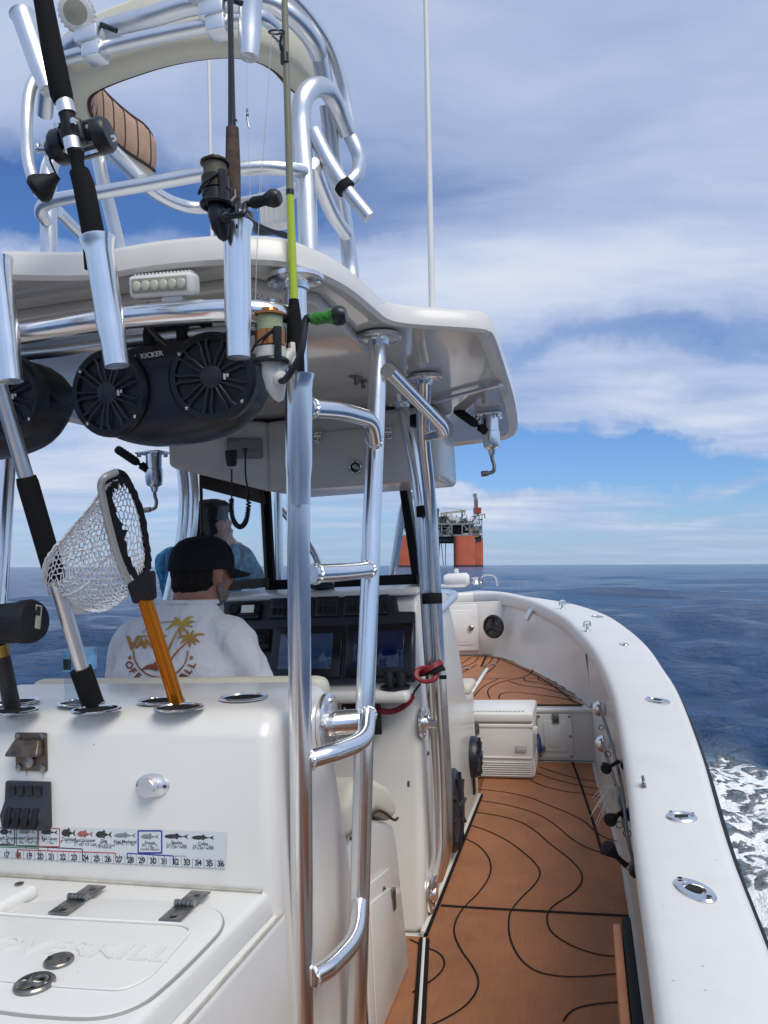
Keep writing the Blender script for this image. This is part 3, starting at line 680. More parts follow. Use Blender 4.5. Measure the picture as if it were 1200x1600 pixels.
# compass, cup holder, ignition plate, side fittings
mb = MB(); c = V(-1.205, 3.46, 1.355); mb.lathe([(.06, 0), (.062, .02), (.05, .03)], c, (0, 0, 1), 0, 20); mb.ball(c + V(0, 0, .035), .048, 1, 12); mb.build('compass', [BLACK, mat('compass_dome', (.02, .02, .03), .05, coat=1)], cons)
ledge = dash_pt(622, 1075); 
mb = MB(); mb.box((-1.2, 3.09, .925), (.98, .16, .05), 0, .02, 3); mb.build('dash_ledge', GEL, cons)
mb = MB(); c = V(-.775, 3.075, .955); mb.lathe([(.062, 0), (.062, .006), (.05, .008), (.048, .002), (0, .002)], c, (0, 0, 1), 0, 28); mb.build('cup_holder', BLACK, cons)
mb = MB(); c = oy(572, 1118, 3.10); mb.box(c + V(-.02, 0, -.015), (.17, .016, .125), 0, .006)
for u_, v_ in ((-.07, .045), (.05, .045), (-.07, .02)): mb.lathe([(.007, .002), (0, .004)], c + V(-.02 + u_, -.008, v_ - .015), (0, -1, 0), 1, 8)
mb.build('ignition_plate', [BLACK, STEEL], cons)
def disc_speaker(px, py, r, w):
    c = ox(px, py, XR); mb = MB(); mb.lathe([(r, 0), (r * 1.02, .02), (r * .92, .042), (r * .55, .05), (0, .05)], c, (1, 0, 0), 0, 30)
    for k in range(10):
        a = 2 * math.pi * k / 10; d = V(0, math.cos(a), math.sin(a)); mb.tube([c + V(.048, 0, 0) + d * r * .2, c + V(.046, 0, 0) + d * r * .92], .008, 0, 6)
    mb.ball(c + V(.05, 0, 0), (.016, r * .25, r * .25), 0, 10); return mb.build('side_speaker', NAVY, cons)
disc_speaker(737, 1182, .115, .05); disc_speaker(704, 1265, .19, .05)
mb = MB()
for px, py, r in ((737, 1216, .014), (637, 1225, .012), (668, 1177, .009)): mb.lathe([(r, 0), (r, .006), (0, .008)], ox(px, py, XR + .001), (1, 0, 0), 0, 12)
mb.build('drain_plug', STEELD, cons, split=True)
mb = MB(); mb.box(ox(741, 1228, XR + .006), (.012, .05, .09), 0, .004); mb.build('outlet_cover', BLACK, cons)
# forward console seat corner with cream pad visible past the console
mb = MB(); mb.box((X0, 4.78, .56), (.96, .22, .14), 0, .04, 3); mb.box((X0 + .02, 4.80, .655), (.94, .26, .06), 1, .025, 3); mb.build('forward_seat', [GEL, CREAM], cons)
# grab rail along the console top, starboard forward
mb = MB(); mb.tube(bend([oy(662, 978, 3.62), oy(712, 929, 4.05), oy(690, 926, 4.3), V(-.80, 4.35, 1.25)], .06), .023, 0, 14); mb.build('grab_rail', ALU, cons)
# ------------------------------------------------------------------ windshield enclosure
ws = thing('windshield_enclosure', 'clear windshield in dark canvas and black frames around the helm under the hard top', 'windshield', (X0, 3.85, 1.31))
YF = 3.9
TLx, BLx, TRx, BRx = oy(421, 752, YF), oy(429, 922, YF), oy(633, 735, YF), oy(655, 908, YF)
ft, fb = 2.13, 1.335
pl_t, pl_b = V(-1.66, YF, 2.13), V(-1.65, YF, 1.335)
pr_t, pr_b = V(-.905, YF, 2.13), V(-.83, YF, 1.335)
al_t, al_b = oy(318, 690, 3.38), oy(330, 944, 3.38)
al_t.z = 2.13; al_b = V(-1.835, 3.40, 1.335); al_t = V(-1.825, 3.40, 2.13)
ar_t, ar_b = V(-.70, 3.42, 2.13), V(-.705, 3.42, 1.335)
mb = MB()
def pane(a, b, c, d, th=.004):
    nn = (b - a).cross(d - a).normalized(); mb.hexa([a, b, c, d, a + nn * th, b + nn * th, c + nn * th, d + nn * th], 0)
pane(pl_b, pr_b, pr_t, pl_t); mb.build('front_pane', CLEAR, ws); mb = MB()
pane(al_b, pl_b, pl_t, al_t); mb.build('side_pane', CLEAR, ws); mb = MB()
pane(pr_b, ar_b, ar_t, pr_t); mb.build('side_pane', CLEAR, ws)
def bar(mb, a, b, w, t, m=0, nrm=(0, -1, 0)):
    d = (b - a).normalized(); s_ = d.cross(Vector(nrm)).normalized() * w / 2; q = s_.cross(d).normalized() * t / 2
    mb.hexa([a - s_ - q, a + s_ - q, a + s_ + q, a - s_ + q, b - s_ - q, b + s_ - q, b + s_ + q, b - s_ + q], m, .004)
mb = MB(); bar(mb, pl_b, pl_t, .05, .035); bar(mb, pr_b, pr_t, .055, .035); bar(mb, pl_b + V(0, 0, .02), pr_b + V(0, 0, .02), .07, .03)
bar(mb, ar_b, ar_t, .06, .03, 0, (1, 0, 0)); bar(mb, pr_b + V(0, 0, .02), ar_b + V(0, 0, .02), .06, .03, 0, (1, 0, 0))
bar(mb, al_b, al_t, .05, .03, 0, (-.8, -.6, 0)); mb.build('black_frame', BLKCLOTH, ws)
mb = MB(); d = (pl_b - al_b).normalized(); nn = (-.83, -.55, 0)
bar(mb, al_b + d * .05, al_t + d * .055, .055, .012, 0, nn); bar(mb, pl_b - d * .035, pl_t - d * .035, .04, .012, 0, nn)
bar(mb, al_b + d * .05 + V(0, 0, .045), pl_b + V(0, 0, .045), .05, .012, 0, nn); bar(mb, al_t + d * .05 - V(0, 0, .20), pl_t - V(0, 0, .27), .12, .012, 0, nn)
mb.build('canvas_border', TAN, ws)
# ------------------------------------------------------------------ leaning post with bait station, bench seat
lp = thing('leaning_post', 'white fibreglass leaning post with ringed rod holes, hinged box behind and cream bench', 'leaning post', (X0, 1.9, 0))
LR, LL = -.70, -1.70
mb = MB()
prof = [(1.60, .0), (1.605, .74), (1.62, 1.10), (1.645, 1.145), (1.70, 1.155), (1.98, 1.165), (2.03, 1.15), (2.06, 1.10), (2.08, .92), (2.17, .62), (2.34, 0)]
mb.prism([V(LR, y, z) for y, z in prof], (LL - LR, 0, 0), 0, .04, 4)
body = mb.build('body', GEL, lp, smooth=35)
mb = MB(); mb.hexa([V(LR - .02, 2.06, 1.08), V(LL + .02, 2.06, 1.08), V(LL + .02, 2.14, 1.08), V(LR - .02, 2.14, 1.08), V(LR - .02, 2.03, 1.166), V(LL + .02, 2.03, 1.166), V(LL + .02, 2.11, 1.166), V(LR - .02, 2.11, 1.166)], 0, .03, 3); mb.build('backrest_pad', CREAM, lp)
mb = MB(); sp_ = [(2.12, 0), (2.12, .68), (2.40, .66), (2.655, .56), (2.69, .50), (2.79, 0)]
mb.prism([V(LR, y, z) for y, z in sp_], (LL - LR, 0, 0), 0, .025, 3); sb = mb.build('seat_base', GEL, lp, smooth=35)
mb = MB(); cu = [(2.10, .70), (2.10, .80), (2.20, .83), (2.40, .79), (2.58, .71), (2.665, .64), (2.67, .58), (2.60, .585), (2.40, .68)]
mb.prism([V(LR + .012, y, z) for y, z in cu], (LL - LR - .024, 0, 0), 0, .035, 4); sc_ = mb.build('seat_cushion', CREAM, lp, smooth=60)
mb = MB(); mb.tube(cr([V(LR - .008, y, z) for y, z in ((2.12, .78), (2.20, .815), (2.40, .775), (2.57, .70), (2.64, .645))], 5), .007, 0, 6); mb.tube(cr([V(LR + .013, y, z) for y, z in ((2.12, .70), (2.4, .685), (2.6, .59), (2.66, .575))], 5), .005, 0, 6); mb.build('piping', PIPING, sc_)
mb = MB(); mb.prism([V(LR + .004, y, z) for y, z in ((2.22, .06), (2.22, .52), (2.52, .46), (2.62, .06))], (.010, 0, 0), 0, .006)
mb.prism([V(LR + .014, y, z) for y, z in ((2.26, .10), (2.26, .46), (2.49, .41), (2.57, .10))], (.007, 0, 0), 0, .004); dd = mb.build('side_door', GEL, lp)
mb = MB(); mb.box(ox(615, 1405, LR + .02), (.012, .03, .07), 0, .004); mb.lathe([(.008, 0), (0, .008)], ox(600, 1388, LR + .018), (1, 0, 0), 0, 10); mb.box(ox(635, 1592, LR + .02), (.012, .03, .06), 0, .004); mb.build('latch', STEELD, dd, split=True)
# tackle/bait box behind
BZ = .77
bxr = [oz(425, 1400, BZ), oz(204, 1605, BZ)]
mb = MB()
def bxp(y, z, o=0.): return V(-.775 - (1.75 - y) * .08 + o, y, z)
mb.hexa([V(-.70, .9, .0), V(LL, .9, 0), V(LL, 1.66, 0), V(-.692, 1.66, 0), V(-.715, .9, BZ - .055), V(LL, .9, BZ - .055), V(LL, 1.66, BZ - .055), V(-.695, 1.66, BZ - .055)], 0, .02, 3)
mb.hexa([V(-.745, .9, BZ - .06), V(LL, .9, BZ - .06), V(LL, 1.66, BZ - .06), V(-.708, 1.66, BZ - .06), V(-.755, .9, BZ), V(LL, .9, BZ), V(LL, 1.66, BZ), V(-.718, 1.66, BZ)], 0, .014, 3)
bx = mb.build('bait_box', GELTOP, lp, smooth=40)
def outline(pts, k=5): return cr(pts, k)
lid = [oz(x, y, BZ) for x, y in ((0, 1418), (140, 1408), (270, 1412), (320, 1418), (345, 1432), (346, 1452), (325, 1478), (265, 1537), (215, 1575), (150, 1593), (60, 1590), (0, 1583))]
lidc = cr(lid, 5); lidc = [V(-1.75, lidc[0].y, BZ)] + lidc + [V(-1.75, lidc[-1].y, BZ)]
mb = MB(); mb.prism([p + V(0, 0, -.003) for p in lidc], (0, 0, .010), 0, .004, 2); ld = mb.build('lid', GELTOP, lp, smooth=40)
mb = MB(); mb.tube([p + V(0, 0, .001) for p in lidc[1:-1]], .0035, 0, 6, cap=True); mb.build('lid_seam', mat('grey_seam', (.30, .30, .28), .7), lp)
mb = MB(); q = [oz(x, y, BZ + .01) for x, y in ((60, 1432), (285, 1444), (300, 1452), (235, 1525), (195, 1546), (95, 1540))]; q = [q[0] + V(-.45, .0, 0)] + q + [q[-1] + V(-.5, 0, 0)]
mb.tube(bend(q, .04), .0035, 0, 6); mb.build('lid_rib', GELTOP, ld)
mb = MB(); mb.text('OVERKILL', oz(122, 1483, BZ + .009), V(1, .03, 0), V(-.03, 1, 0), .072, 0, 'CENTER', .0035, 1.25, .0); mb.build('embossed_name', GELTOP, ld)
def hinge(px, py):
    c = oz(px, py, BZ + .012); mb = MB(); rot = Matrix.Rotation(R(3), 3, 'Z')
    mb.box(c + V(0, .038, 0), (.048, .062, .004), 0, .002); mb.box(c + V(0, -.038, 0), (.048, .062, .004), 0, .002)
    for k in range(5): mb.tube([c + V(-.024 + k * .0096, 0, .005), c + V(-.016 + k * .0096, 0, .005)], .0072, 0, 10)
    for u_ in (-.05, .05): mb.lathe([(.008, .002), (0, .005)], c + V(0, u_, .002), (0, 0, 1), 0, 10)
    mb.build('hinge', STEELD, ld)
hinge(122, 1405); hinge(290, 1415)
mb = MB(); c = oz(92, 1502, BZ + .009); mb.lathe([(.027, 0), (.027, .003), (.025, .005), (0, .004)], c, (0, 0, 1), 0, 26)
for s_ in (-1, 1): mb.lathe([(.004, .007), (0, .008)], c + V(.02 * s_, 0, 0), (0, 0, 1), 1, 8)
mb.build('lock_plate', [STEELD, GASKET], ld)
mb = MB(); c = oz(54, 1538, BZ + .009); mb.lathe([(.035, 0), (.035, .003), (.032, .006), (.026, .006), (.024, -.004), (0, -.006)], c, (0, 0, 1), 0, 30); mb.ring(c + V(.004, .006, .004), (0.1, 0, 1), .014, .004, 0, 20, 8); mb.box(c + V(-.014, -.012, .004), (.03, .02, .006), 0, .002, rot=Matrix.Rotation(.7, 3, 'Z')); mb.build('ring_pull', STEELD, ld)
mb = MB(); q = [oz(0, 1372, BZ + .03), oz(62, 1380, BZ + .03), oz(0, 1425, BZ + .03)]; q[2] = V(q[1].x - .05, 1.15, q[1].z); mb.prism([q[1], V(-1.72, q[1].y, q[1].z), V(-1.72, q[2].y, q[1].z), q[2]], (0, 0, -.032), 0, .012, 3)
sb2 = mb.build('cutting_board', WHITE, lp); mb = MB(); mb.lathe([(.010, .001), (.010, .003), (0, .004)], oz(30, 1382, BZ + .031), (0, 0, 1), 0, 12); mb.build('screw', STEELD, sb2)
mb = MB(); mb.tube([V(LR - .03, 1.601, BZ + .003), V(LL + .02, 1.601, BZ + .003)], .0045, 0, 6); mb.build('caulk_line', mat('old_sealant', (.40, .38, .33), .7, var=.25, vscale=30), lp)
mb = MB(); mb.tube([V(-.722, .92, BZ - .058), V(-.70, 1.64, BZ - .058)], .004, 0, 6); mb.build('caulk_line', MATS['old_sealant'], lp)
# flush rings on the top of the leaning post
TOPZ = 1.160
def top_ring(px, py, W_=.050, sx=1.25):
    c = oz(px, py, TOPZ); mb = MB(); mb.lathe([(W_, 0), (W_, .0025), (W_ * .95, .005), (W_ * .86, .005), (W_ * .83, .001)], c, (0, 0, 1), 0, 32, sx=sx, up=(1, 0, 0)); mb.lathe([(W_ * .84, .002), (0, .002)], c, (0, 0, 1), 1, 26, sx=sx, up=(1, 0, 0)); mb.build('rod_hole', [STEEL, GASKET], body)
for q in ((381, 1091), (252, 1096), (279, 1107), (126, 1099), (150, 1110), (25, 1098), (22, 1112)): top_ring(*q)
# back face: opener, switch panel, drain fitting, fish ruler
def bk(px, py, off=0.): 
    # back face plane, leaning a little
    r = ray(px, py); nn = nz((0, -1, .0417)); o = V(0, 1.605, .74) - V(0, 0, EYE); return V(0, 0, EYE) + r * (o.dot(nn) / r.dot(nn)) + nn * off
BN = nz((0, -1, .0417)); BU = nz((0, .0417, 1))
mb = MB(); c = bk(51, 1174); mb.box(c + BN * .004, (.088, .008, .092), 0, .003)
mb.hexa([c + V(-.038, -.008, -.01), c + V(.036, -.008, -.01), c + V(.036, 0, .03), c + V(-.038, 0, .03), c + V(-.05, -.045, -.002), c + V(.048, -.045, -.002), c + V(.036, -.02, .034), c + V(-.036, -.02, .034)], 0, .006, 3)
mb.lathe([(.016, .008), (.014, .016), (0, .018)], c + V(0, 0, -.022), BN, 1, 14)
for u_ in (-1, 1):
    for v_ in (-1, 1): mb.lathe([(.008, .008), (.008, .011), (0, .013)], c + V(u_ * .034, 0, v_ * .037), BN, 1, 10)
mb.build('bottle_opener', [BRONZE, STEELD], lp)
RS = mat('rust_stain', (.50, .40, .22), .5, var=.3, vscale=60)
for px, y1 in ((41, 1212), (67, 1216)):
    mb = MB(); p, q = bk(px, 1198, .0012), bk(px + 1, y1, .0012); mb.add([p + V(-.003, 0, 0), p + V(.003, 0, 0), q + V(.0012, 0, 0), q + V(-.0012, 0, 0)], [(0, 1, 2, 3)], 0); mb.build('rust_streak', RS, lp)
A, B = bk(14, 1218), bk(82, 1294); w = B.x - A.x; h = A.z - B.z; c = (A + B) / 2
mb = MB(); mb.hexa([c + V(-w / 2, -.004, -h / 2), c + V(w / 2, -.004, -h / 2), c + V(w / 2, .006, -h / 2), c + V(-w / 2, .006, -h / 2), c + V(-w / 2 + .004, -.034, -h / 2), c + V(w / 2 - .004, -.034, -h / 2), c + V(w / 2, .006, h / 2), c + V(-w / 2, .006, h / 2)], 0, .004)
mb = MB(); mb.prism([c + V(-w / 2, 0, h / 2), c + V(-w / 2, -.012, h / 2), c + V(-w / 2, -.016, .01), c + V(-w / 2, -.034, -.02), c + V(-w / 2, -.026, -h / 2), c + V(-w / 2, 0, -h / 2)], (w, 0, 0), 0, .004)
sp = mb.build('switch_panel', mat('switch_panel_plastic', (.028, .031, .042), .45, bump=.1, bscale=300), lp)
mb = MB()
for k in range(4):
    x = c.x - w / 2 + w * (.2 + .2 * k) ; mb.box((x, c.y - .033, c.z - .024), (.017, .012, .046), 0, .004, rot=Matrix.Rotation(R(-18), 3, 'X')); mb.box((x, c.y - .0165, c.z + .036), (.017, .006, .022), 1, .002)
mb.build('rocker_switch', [RUB, BLACK], sp, split=True)
mb = MB()
mb = MB(); c = bk(239, 1227); mb.lathe([(.044, 0), (.041, .006), (.030, .010), (.024, .014)], c, BN, 0, 26, sx=.62, up=(0, 0, 1)); mb.lathe([(.025, .0), (.0225, .026), (.020, .029), (0, .029)], c + V(-.002, 0, 0), BN, 0, 22)
for s_ in (-1, 1): mb.lathe([(.007, .004), (0, .014)], c + V(.034 * s_, 0, 0), BN, 1, 10)
mb.build('washdown_outlet', [ALUM, GASKET], lp)
# fish ruler sticker
def ruler():
    q4 = lambda x, y, o=.0: bk(x / 3.243, 1250 + y / 3.243, o)
    RB = mat('sticker_grey', (.58, .61, .63), .35); K = mat('print_black', (.012, .012, .012), .5); G = mat('print_green', (.03, .20, .08), .5); RD = mat('print_red', (.45, .03, .03), .5); BL = mat('print_blue', (.02, .04, .28), .5)
    FD = mat('fish_dark', (.03, .03, .028), .5); FG = mat('fish_grey', (.22, .24, .24), .5); FR = mat('fish_rosy', (.36, .12, .09), .5)
    mb = MB(); A = [q4(-110, 130, .0015), q4(1152, 162, .0015), q4(1144, 346, .0015), q4(-110, 283, .0015)]
    A[0].x = A[3].x = -1.62
    mb.prism(A, BN * .0012, 0)
    mb.build('fish_ruler', RB, lp); st = bpy.data.objects['fish_ruler']
    mb = MB(); EX = (q4(1100, 300) - q4(0, 280)).normalized(); EY = BN.cross(EX) * 1.0
    if EY.z < 0: EY = -EY
    O = .0032
    def seg(a, b, w, m):
        a, b = q4(*a, O), q4(*b, O); d = (b - a).normalized(); s = d.cross(BN) * w / 2; mb.add([a - s, a + s, b + s, b - s], [(0, 1, 2, 3)], m)
    def rect(x0, y0, x1, y1, m, w=.0022):
        for a, b in (((x0, y0), (x1, y0)), ((x1, y0), (x1, y1)), ((x1, y1), (x0, y1)), ((x0, y1), (x0, y0))): seg(a, b, w, m)
    for k in range(17, 37):
        x = 38 + (k - 17) * (1122 - 38) / 19.; y = 276 + (k - 17) * (321 - 276) / 19.
        mb.text('%s' % k, q4(x - 0, y, O + .0006), EX, EY, .0185, 0, bold=.012)
        seg((x, y - 26), (x, y + 22), .0013, 0); xm = x + 28.5
        if k < 36: seg((xm, y - 22), (xm, y + 24), .0011, 5)
    seg((-100, 232), (200, 243), .0022, 1); seg((200, 243), (200, 300), .0022, 1); seg((135, 228), (135, 240), .0022, 1)
    seg((-100, 222), (422, 246), .0022, 0); seg((422, 246), (422, 305), .0022, 0)
    seg((92, 250), (590, 267), .0022, 2); seg((92, 250), (92, 292), .0022, 2); seg((590, 267), (590, 308), .0022, 2); seg((247, 232), (247, 255), .0022, 2)
    seg((648, 268), (882, 281), .0026, 3); seg((648, 268), (648, 300), .0026, 3); seg((882, 281), (882, 325), .0026, 3); seg((760, 265), (760, 273), .0026, 3)
    for k in range(6): seg((888 + k * 9, 281.5), (893 + k * 9, 281.7), .0018, 3)
    for k in range(4): seg((940, 284 + k * 9), (940, 288 + k * 9), .0018, 3)
    rect(-60, 140, 78, 222, 0); rect(88, 143, 194, 229, 1); rect(199, 143, 306, 234, 2); rect(704, 154, 823, 266, 3, .0036)
    F = [(35, 160, 62, 30, 4, 'Black Drum'), (140, 160, 82, 22, 5, 'Spotted Seatrout'), (255, 162, 84, 24, 4, 'Red Drum'), (352, 166, 72, 40, 4, 'Tripletail'), (435, 171, 80, 32, 6, 'Red Grouper'), (530, 174, 82, 36, 4, 'Gag'), (638, 178, 112, 24, 5, 'King Mackerel'), (763, 184, 92, 26, 5, 'Snook'), (898, 183, 122, 24, 4, 'Sharks'), (1032, 189, 114, 22, 4, 'Cobia')]
    SUB = [['14" - 24" TL', '5 / day'], ['15" - 20" TL', '5 / day, 1 over 20"'], ['18" - 27" TL', '1 / day'], ['18" TL, 2 / day'], ['20" TL', '2 / day, 4 in Gulf'], ['24" TL', '2 / day, 4 in Gulf', '1 in Atlantic'], ['24" FL, 3 / day'], ['28" - 33" TL', '1 / day', 'closed season'], ['54" FL, 1 / day', 'or 2 per vessel'], ['36" FL, 1 / day', 'or 6 per vessel']]
    for (x, y, w, h, m, nm), sub in zip(F, SUB):
        n = 14; top = []; bot = []
        for i in range(n + 1):
            t = i / n; e = (math.sin(math.pi * min(1, t * 1.05) ** .7)) ** .8 * .5 if t < .95 else .06
            e = max(e, .09); top.append((x - w / 2 + w * .8 * t, y - h * e)); bot.append((x - w / 2 + w * .8 * t, y + h * e * .85))
        tail = [(x + w * .5, y - h * .52), (x + w * .42, y), (x + w * .5, y + h * .5)]
        mb.sheet([q4(a, b, O) for a, b in top + tail + bot[::-1]], m)
        mb.sheet([q4(a, b, O) for a, b in ((x - w * .12, y - h * .40), (x + w * .02, y - h * .72), (x + w * .12, y - h * .36))], m)
        mb.sheet([q4(a, b, O) for a, b in ((x - w * .1, y + h * .3), (x + w * .05, y + h * .62), (x + w * .06, y + h * .28))], m)
        seg((x - w * .34, y + h * .12), (x + w * .2, y + h * .16), .0016, 5 if m == 4 else 0 if m == 6 else 6 if nm == 'x' else 5)
        mb.text(nm, q4(x, y + 31, O), EX, EY, .0105, 0, bold=.012)
        for k, s_ in enumerate(sub): mb.text(s_, q4(x, y + 43 + k * 10, O), EX, EY, .0088, 0)
    mb.build('print', [K, G, RD, BL, FD, FG, FR], st)
ruler()
# ------------------------------------------------------------------ hard top on its pipework
HZ = 2.15
tt = thing('hard_top', 'white fibreglass hard top on polished aluminium pipe frame with ladder rungs and rod holders', 'hard top', (X0, 2.6, 0))
half = [V(X0, 1.405, HZ)] + [oz(x, y, HZ) for x, y in ((136, 435), (240, 420), (346, 411), (436, 413), (486, 426), (527, 444), (556, 462), (585, 486), (607, 503), (640, 510), (700, 514), (745, 517), (764, 521), (774, 533), (790, 580), (804, 627), (809, 660), (808, 676), (798, 685), (771, 690), (704, 699))] + [V(X0, 4.95, HZ)]
hp = cr(half, 4); hp = [p for i, p in enumerate(hp)]
ring0 = hp + [mir(p) for p in hp[::-1][1:-1]]
def inset_ring(r, d):
    n = len(r); out = []
    for i in range(n):
        t = (r[(i + 1) % n] - r[i - 1]).normalized(); nn = V(t.y, -t.x, 0); out.append(r[i] - nn * d)
    return out
def crown(p, base):      # a gentle crown across the roof
    return base + .028 * max(0, 1 - ((p.x - X0) / 1.0) ** 2)
mb = MB(); rg = []
ctr = V(X0, 3.2, 0)
def shrink(s_, z0, cr_=0): return [V(ctr.x + (p.x - ctr.x) * s_, ctr.y + (p.y - ctr.y) * s_, z0) for p in ring0]
i0 = inset_ring(ring0, 0); i1 = inset_ring(ring0, .012); i2 = inset_ring(ring0, .05)
lev = lambda r, z: [V(p.x, p.y, z) for p in r]
rg = [lev(i2, HZ + .012), lev(i1, HZ), lev(i0, HZ + .008), lev(i0, HZ + .052), lev(i1, HZ + .066), lev(i2, HZ + .074)]
mb.loft(rg, 0, closed=True, cap=False)
n = len(ring0); tp = [V(p.x, p.y, HZ + .074) for p in i2]; bt = [V(p.x, p.y, HZ + .012) for p in i2]
mb.sheet(tp, 0); mb.sheet(bt, 1)
roof = mb.build('roof', [GEL, GELIN], tt, smooth=50)
# shallow recessed headliner panel edges underneath
mb = MB(); pp = [V(-.72, 1.62, HZ), V(-.60, 1.80, HZ), V(-.62, 3.1, HZ), V(-1.78, 3.1, HZ), V(-1.80, 1.80, HZ), V(-1.68, 1.62, HZ)]
mb.prism([p + V(0, 0, -.018) for p in pp], (0, 0, .034), 0, .014, 3); mb.build('headliner', GELIN, roof)
mb = MB(); a, b = oz(675, 631, HZ - .01), oz(783, 603, HZ - .01); d = (b - a).normalized(); s_ = V(-d.y, d.x, 0) * .016
mb.prism([a - s_, b - s_, b + s_, a + s_], (0, 0, .012), 0, .003); mb.build('wing_seam', ALUM, roof)
def flange(mb, c, ax, r=.062, m=0):
    ax = nz(ax); mb.lathe([(r, 0), (r, .010), (r * .9, .013), (.034, .016), (.031, .03)], c, ax, m, 24)
    for k in range(4):
        a = k * math.pi / 2 + .6; s_ = ax.orthogonal().normalized(); q = ax.cross(s_); mb.lathe([(.008, .012), (.008, .018), (0, .02)], Vector(c) + (s_ * math.cos(a) + q * math.sin(a)) * r * .76, ax, m, 8)
def pipe(name, pts, r, fl=(), sm=True, n=16, m=ALU, par=None):
    mb = MB(); P = pts if not sm else bend(pts, .12, 8); mb.tube(P, r, 0, n)
    for c, ax, rr in fl: flange(mb, c, ax, rr)
    return mb.build(name, m, par or tt)
PR = .0265
# ladder: aft pole and forward pole at the starboard side
y_a = 1.70
a_top, a_bot = V(-.600, 1.635, HZ - .016), oy(474, 1600, 1.72)
a_mid = oy(466, 800, 1.66); a_low = a_bot + (a_bot - oy(470, 1200, 1.69)) * .9; a_low.z = .006
pipe('ladder_pole', [a_top, a_mid, oy(470, 1200, 1.69), a_low], PR, [(a_top + V(0, 0, .01), (0, 0, -1), .066), (V(a_low.x, a_low.y, .002), (0, 0, 1), .066)])
f_top = oz(592, 527, HZ); f_mid = oy(570, 1120, 2.02); f_lo = oy(557, 1600, 2.0); f_end = f_lo + (f_lo - f_mid) * .55; f_end.z = .008
pipe('ladder_pole', [f_top, f_mid, f_lo, f_end], PR, [(f_top + V(0, 0, .004), (0, 0, -1), .068), (V(f_end.x, f_end.y, .002), (0, 0, 1), .066)])
def rung(pts):
    P = [oy(*p) for p in pts]; o = pipe('rung', P, .0225)
    for a, b in ((P[0].lerp(P[1], .12), P[1]), (P[-1].lerp(P[-2], .12), P[-2])):      # lumpy weld beads
        d = (b - a).normalized(); e1 = d.orthogonal().normalized(); e2 = d.cross(e1); mb = MB(); q = []
        for k in range(41): t = 2 * math.pi * k / 40; q.append(a + (e1 * math.cos(t) + e2 * math.sin(t)) * (.0232 + .0007 * math.sin(k * 2.6)) + d * .0018 * math.sin(k * 1.9))
        mb.tube(q, .0030, 0, 6); mb.build('weld', ALUM, o)
rung([(480, 638, 1.68), (530, 641, 1.80), (580, 655, 1.98), (586, 692, 2.08)])
rung([(485, 897, 1.69), (540, 894, 1.86), (578, 890, 2.04)])
rung([(482, 1187, 1.70), (520, 1176, 1.74), (570, 1158, 1.86), (575, 1112, 2.03)])
rung([(488, 1527, 1.72), (515, 1512, 1.76), (558, 1468, 1.88), (563, 1400, 2.02)])
pa = ox(508, 1131, LR); mb = MB(); flange(mb, pa + V(.002, 0, 0), (1, 0, 0), .082); mb.tube([pa, V(f_mid.x - .01, pa.y + .04, pa.z)], .033, 0, 16); mb.build('stand_off', ALU, tt)
# far side ladder poles, mirrored
for pts in ([a_top, a_mid, oy(470, 1200, 1.69), a_low], [f_top, f_mid, f_lo, f_end]): pipe('ladder_pole', [mir(p) + V(.0, 0, 0) for p in pts], PR)
# forward support pipes, starboard pair with bend at the foot
A0 = V(-.66, 3.25, HZ + .004); A0 = oz(628, 628, HZ)
pA = [A0, oy(655, 760, 3.16), oy(673, 1040, 3.17), oy(684, 1230, 3.19), oy(684, 1345, 3.20), ox(670, 1394, XR)]
pipe('support_pipe', pA, .0265, [(A0 + V(0, 0, .004), (0, 0, -1), .066), (ox(671, 1395, XR) + V(.002, 0, 0), (1, 0, 0), .075)])
B0 = oz(663, 590, HZ)
pB = [B0, oy(660, 672, 2.96), oy(672, 780, 3.10), oy(687, 1060, 3.14), oy(697, 1230, 3.14), oy(697, 1330, 3.15), oy(683, 1372, 3.18)]
pipe('support_pipe', pB, .0265, [(B0 + V(0, 0, .004), (0, 0, -1), .068)])
mb = MB(); q = ox(658, 1128, XR); flange(mb, q + V(.002, 0, 0), (1, 0, 0), .065); mb.tube([q, q + V(.09, -.02, 0)], .026, 0, 14); mb.build('stand_off', ALU, tt)
pipe('brace_pipe', [oy(606, 578, 2.16), oy(690, 664, 2.78), oy(694, 676, 2.86), oy(664, 682, 2.98)], .022)
# straps of black webbing round the two pipes
for px, py, w in ((656, 657, .05), (666, 799, .05), (675, 935, .05)):
    c = oy(px, py, 3.06 if py < 700 else 3.12); mb = MB(); mb.lathe([(.036, -.022), (.037, -.02), (.037, .02), (.036, .022)], c, (0, .06, 1), 0, 16, sx=1.15, up=(1, 0, 0)); mb.build('webbing_strap', BLKCLOTH, tt)
# port side support pipes
la = [oy(272, 690, 3.30), oy(288, 750, 3.26), oy(286, 830, 3.24), oy(262, 940, 3.22), oy(245, 1010, 3.2)]; la = la + [V(-1.79, 3.2, .6)]
la[0].z = HZ; pipe('support_pipe', la, .024)
lb = [p + V(.046, .01, 0) for p in la]; pipe('support_pipe', lb, .024)
for py in (748, 823): c = oy(294 - (py - 748) * .03, py, 3.30); mb = MB(); mb.lathe([(.032, -.018), (.032, .018)], c, (0, 0, 1), 0, 14); mb.build('webbing_strap', BLKCLOTH, tt)
# windscreen braces beyond the glass
pipe('windscreen_brace', [oy(612, 912, 4.35), oy(628, 800, 4.35), oy(636, 778, 4.35), oy(655, 772, 4.3)], .024); pipe('windscreen_brace', [oy(512, 912, 4.4), oy(485, 850, 4.4), oy(438, 795, 4.4)], .020); pipe('windscreen_brace', [oy(437, 920, 4.2), oy(434, 770, 4.2)], .024)
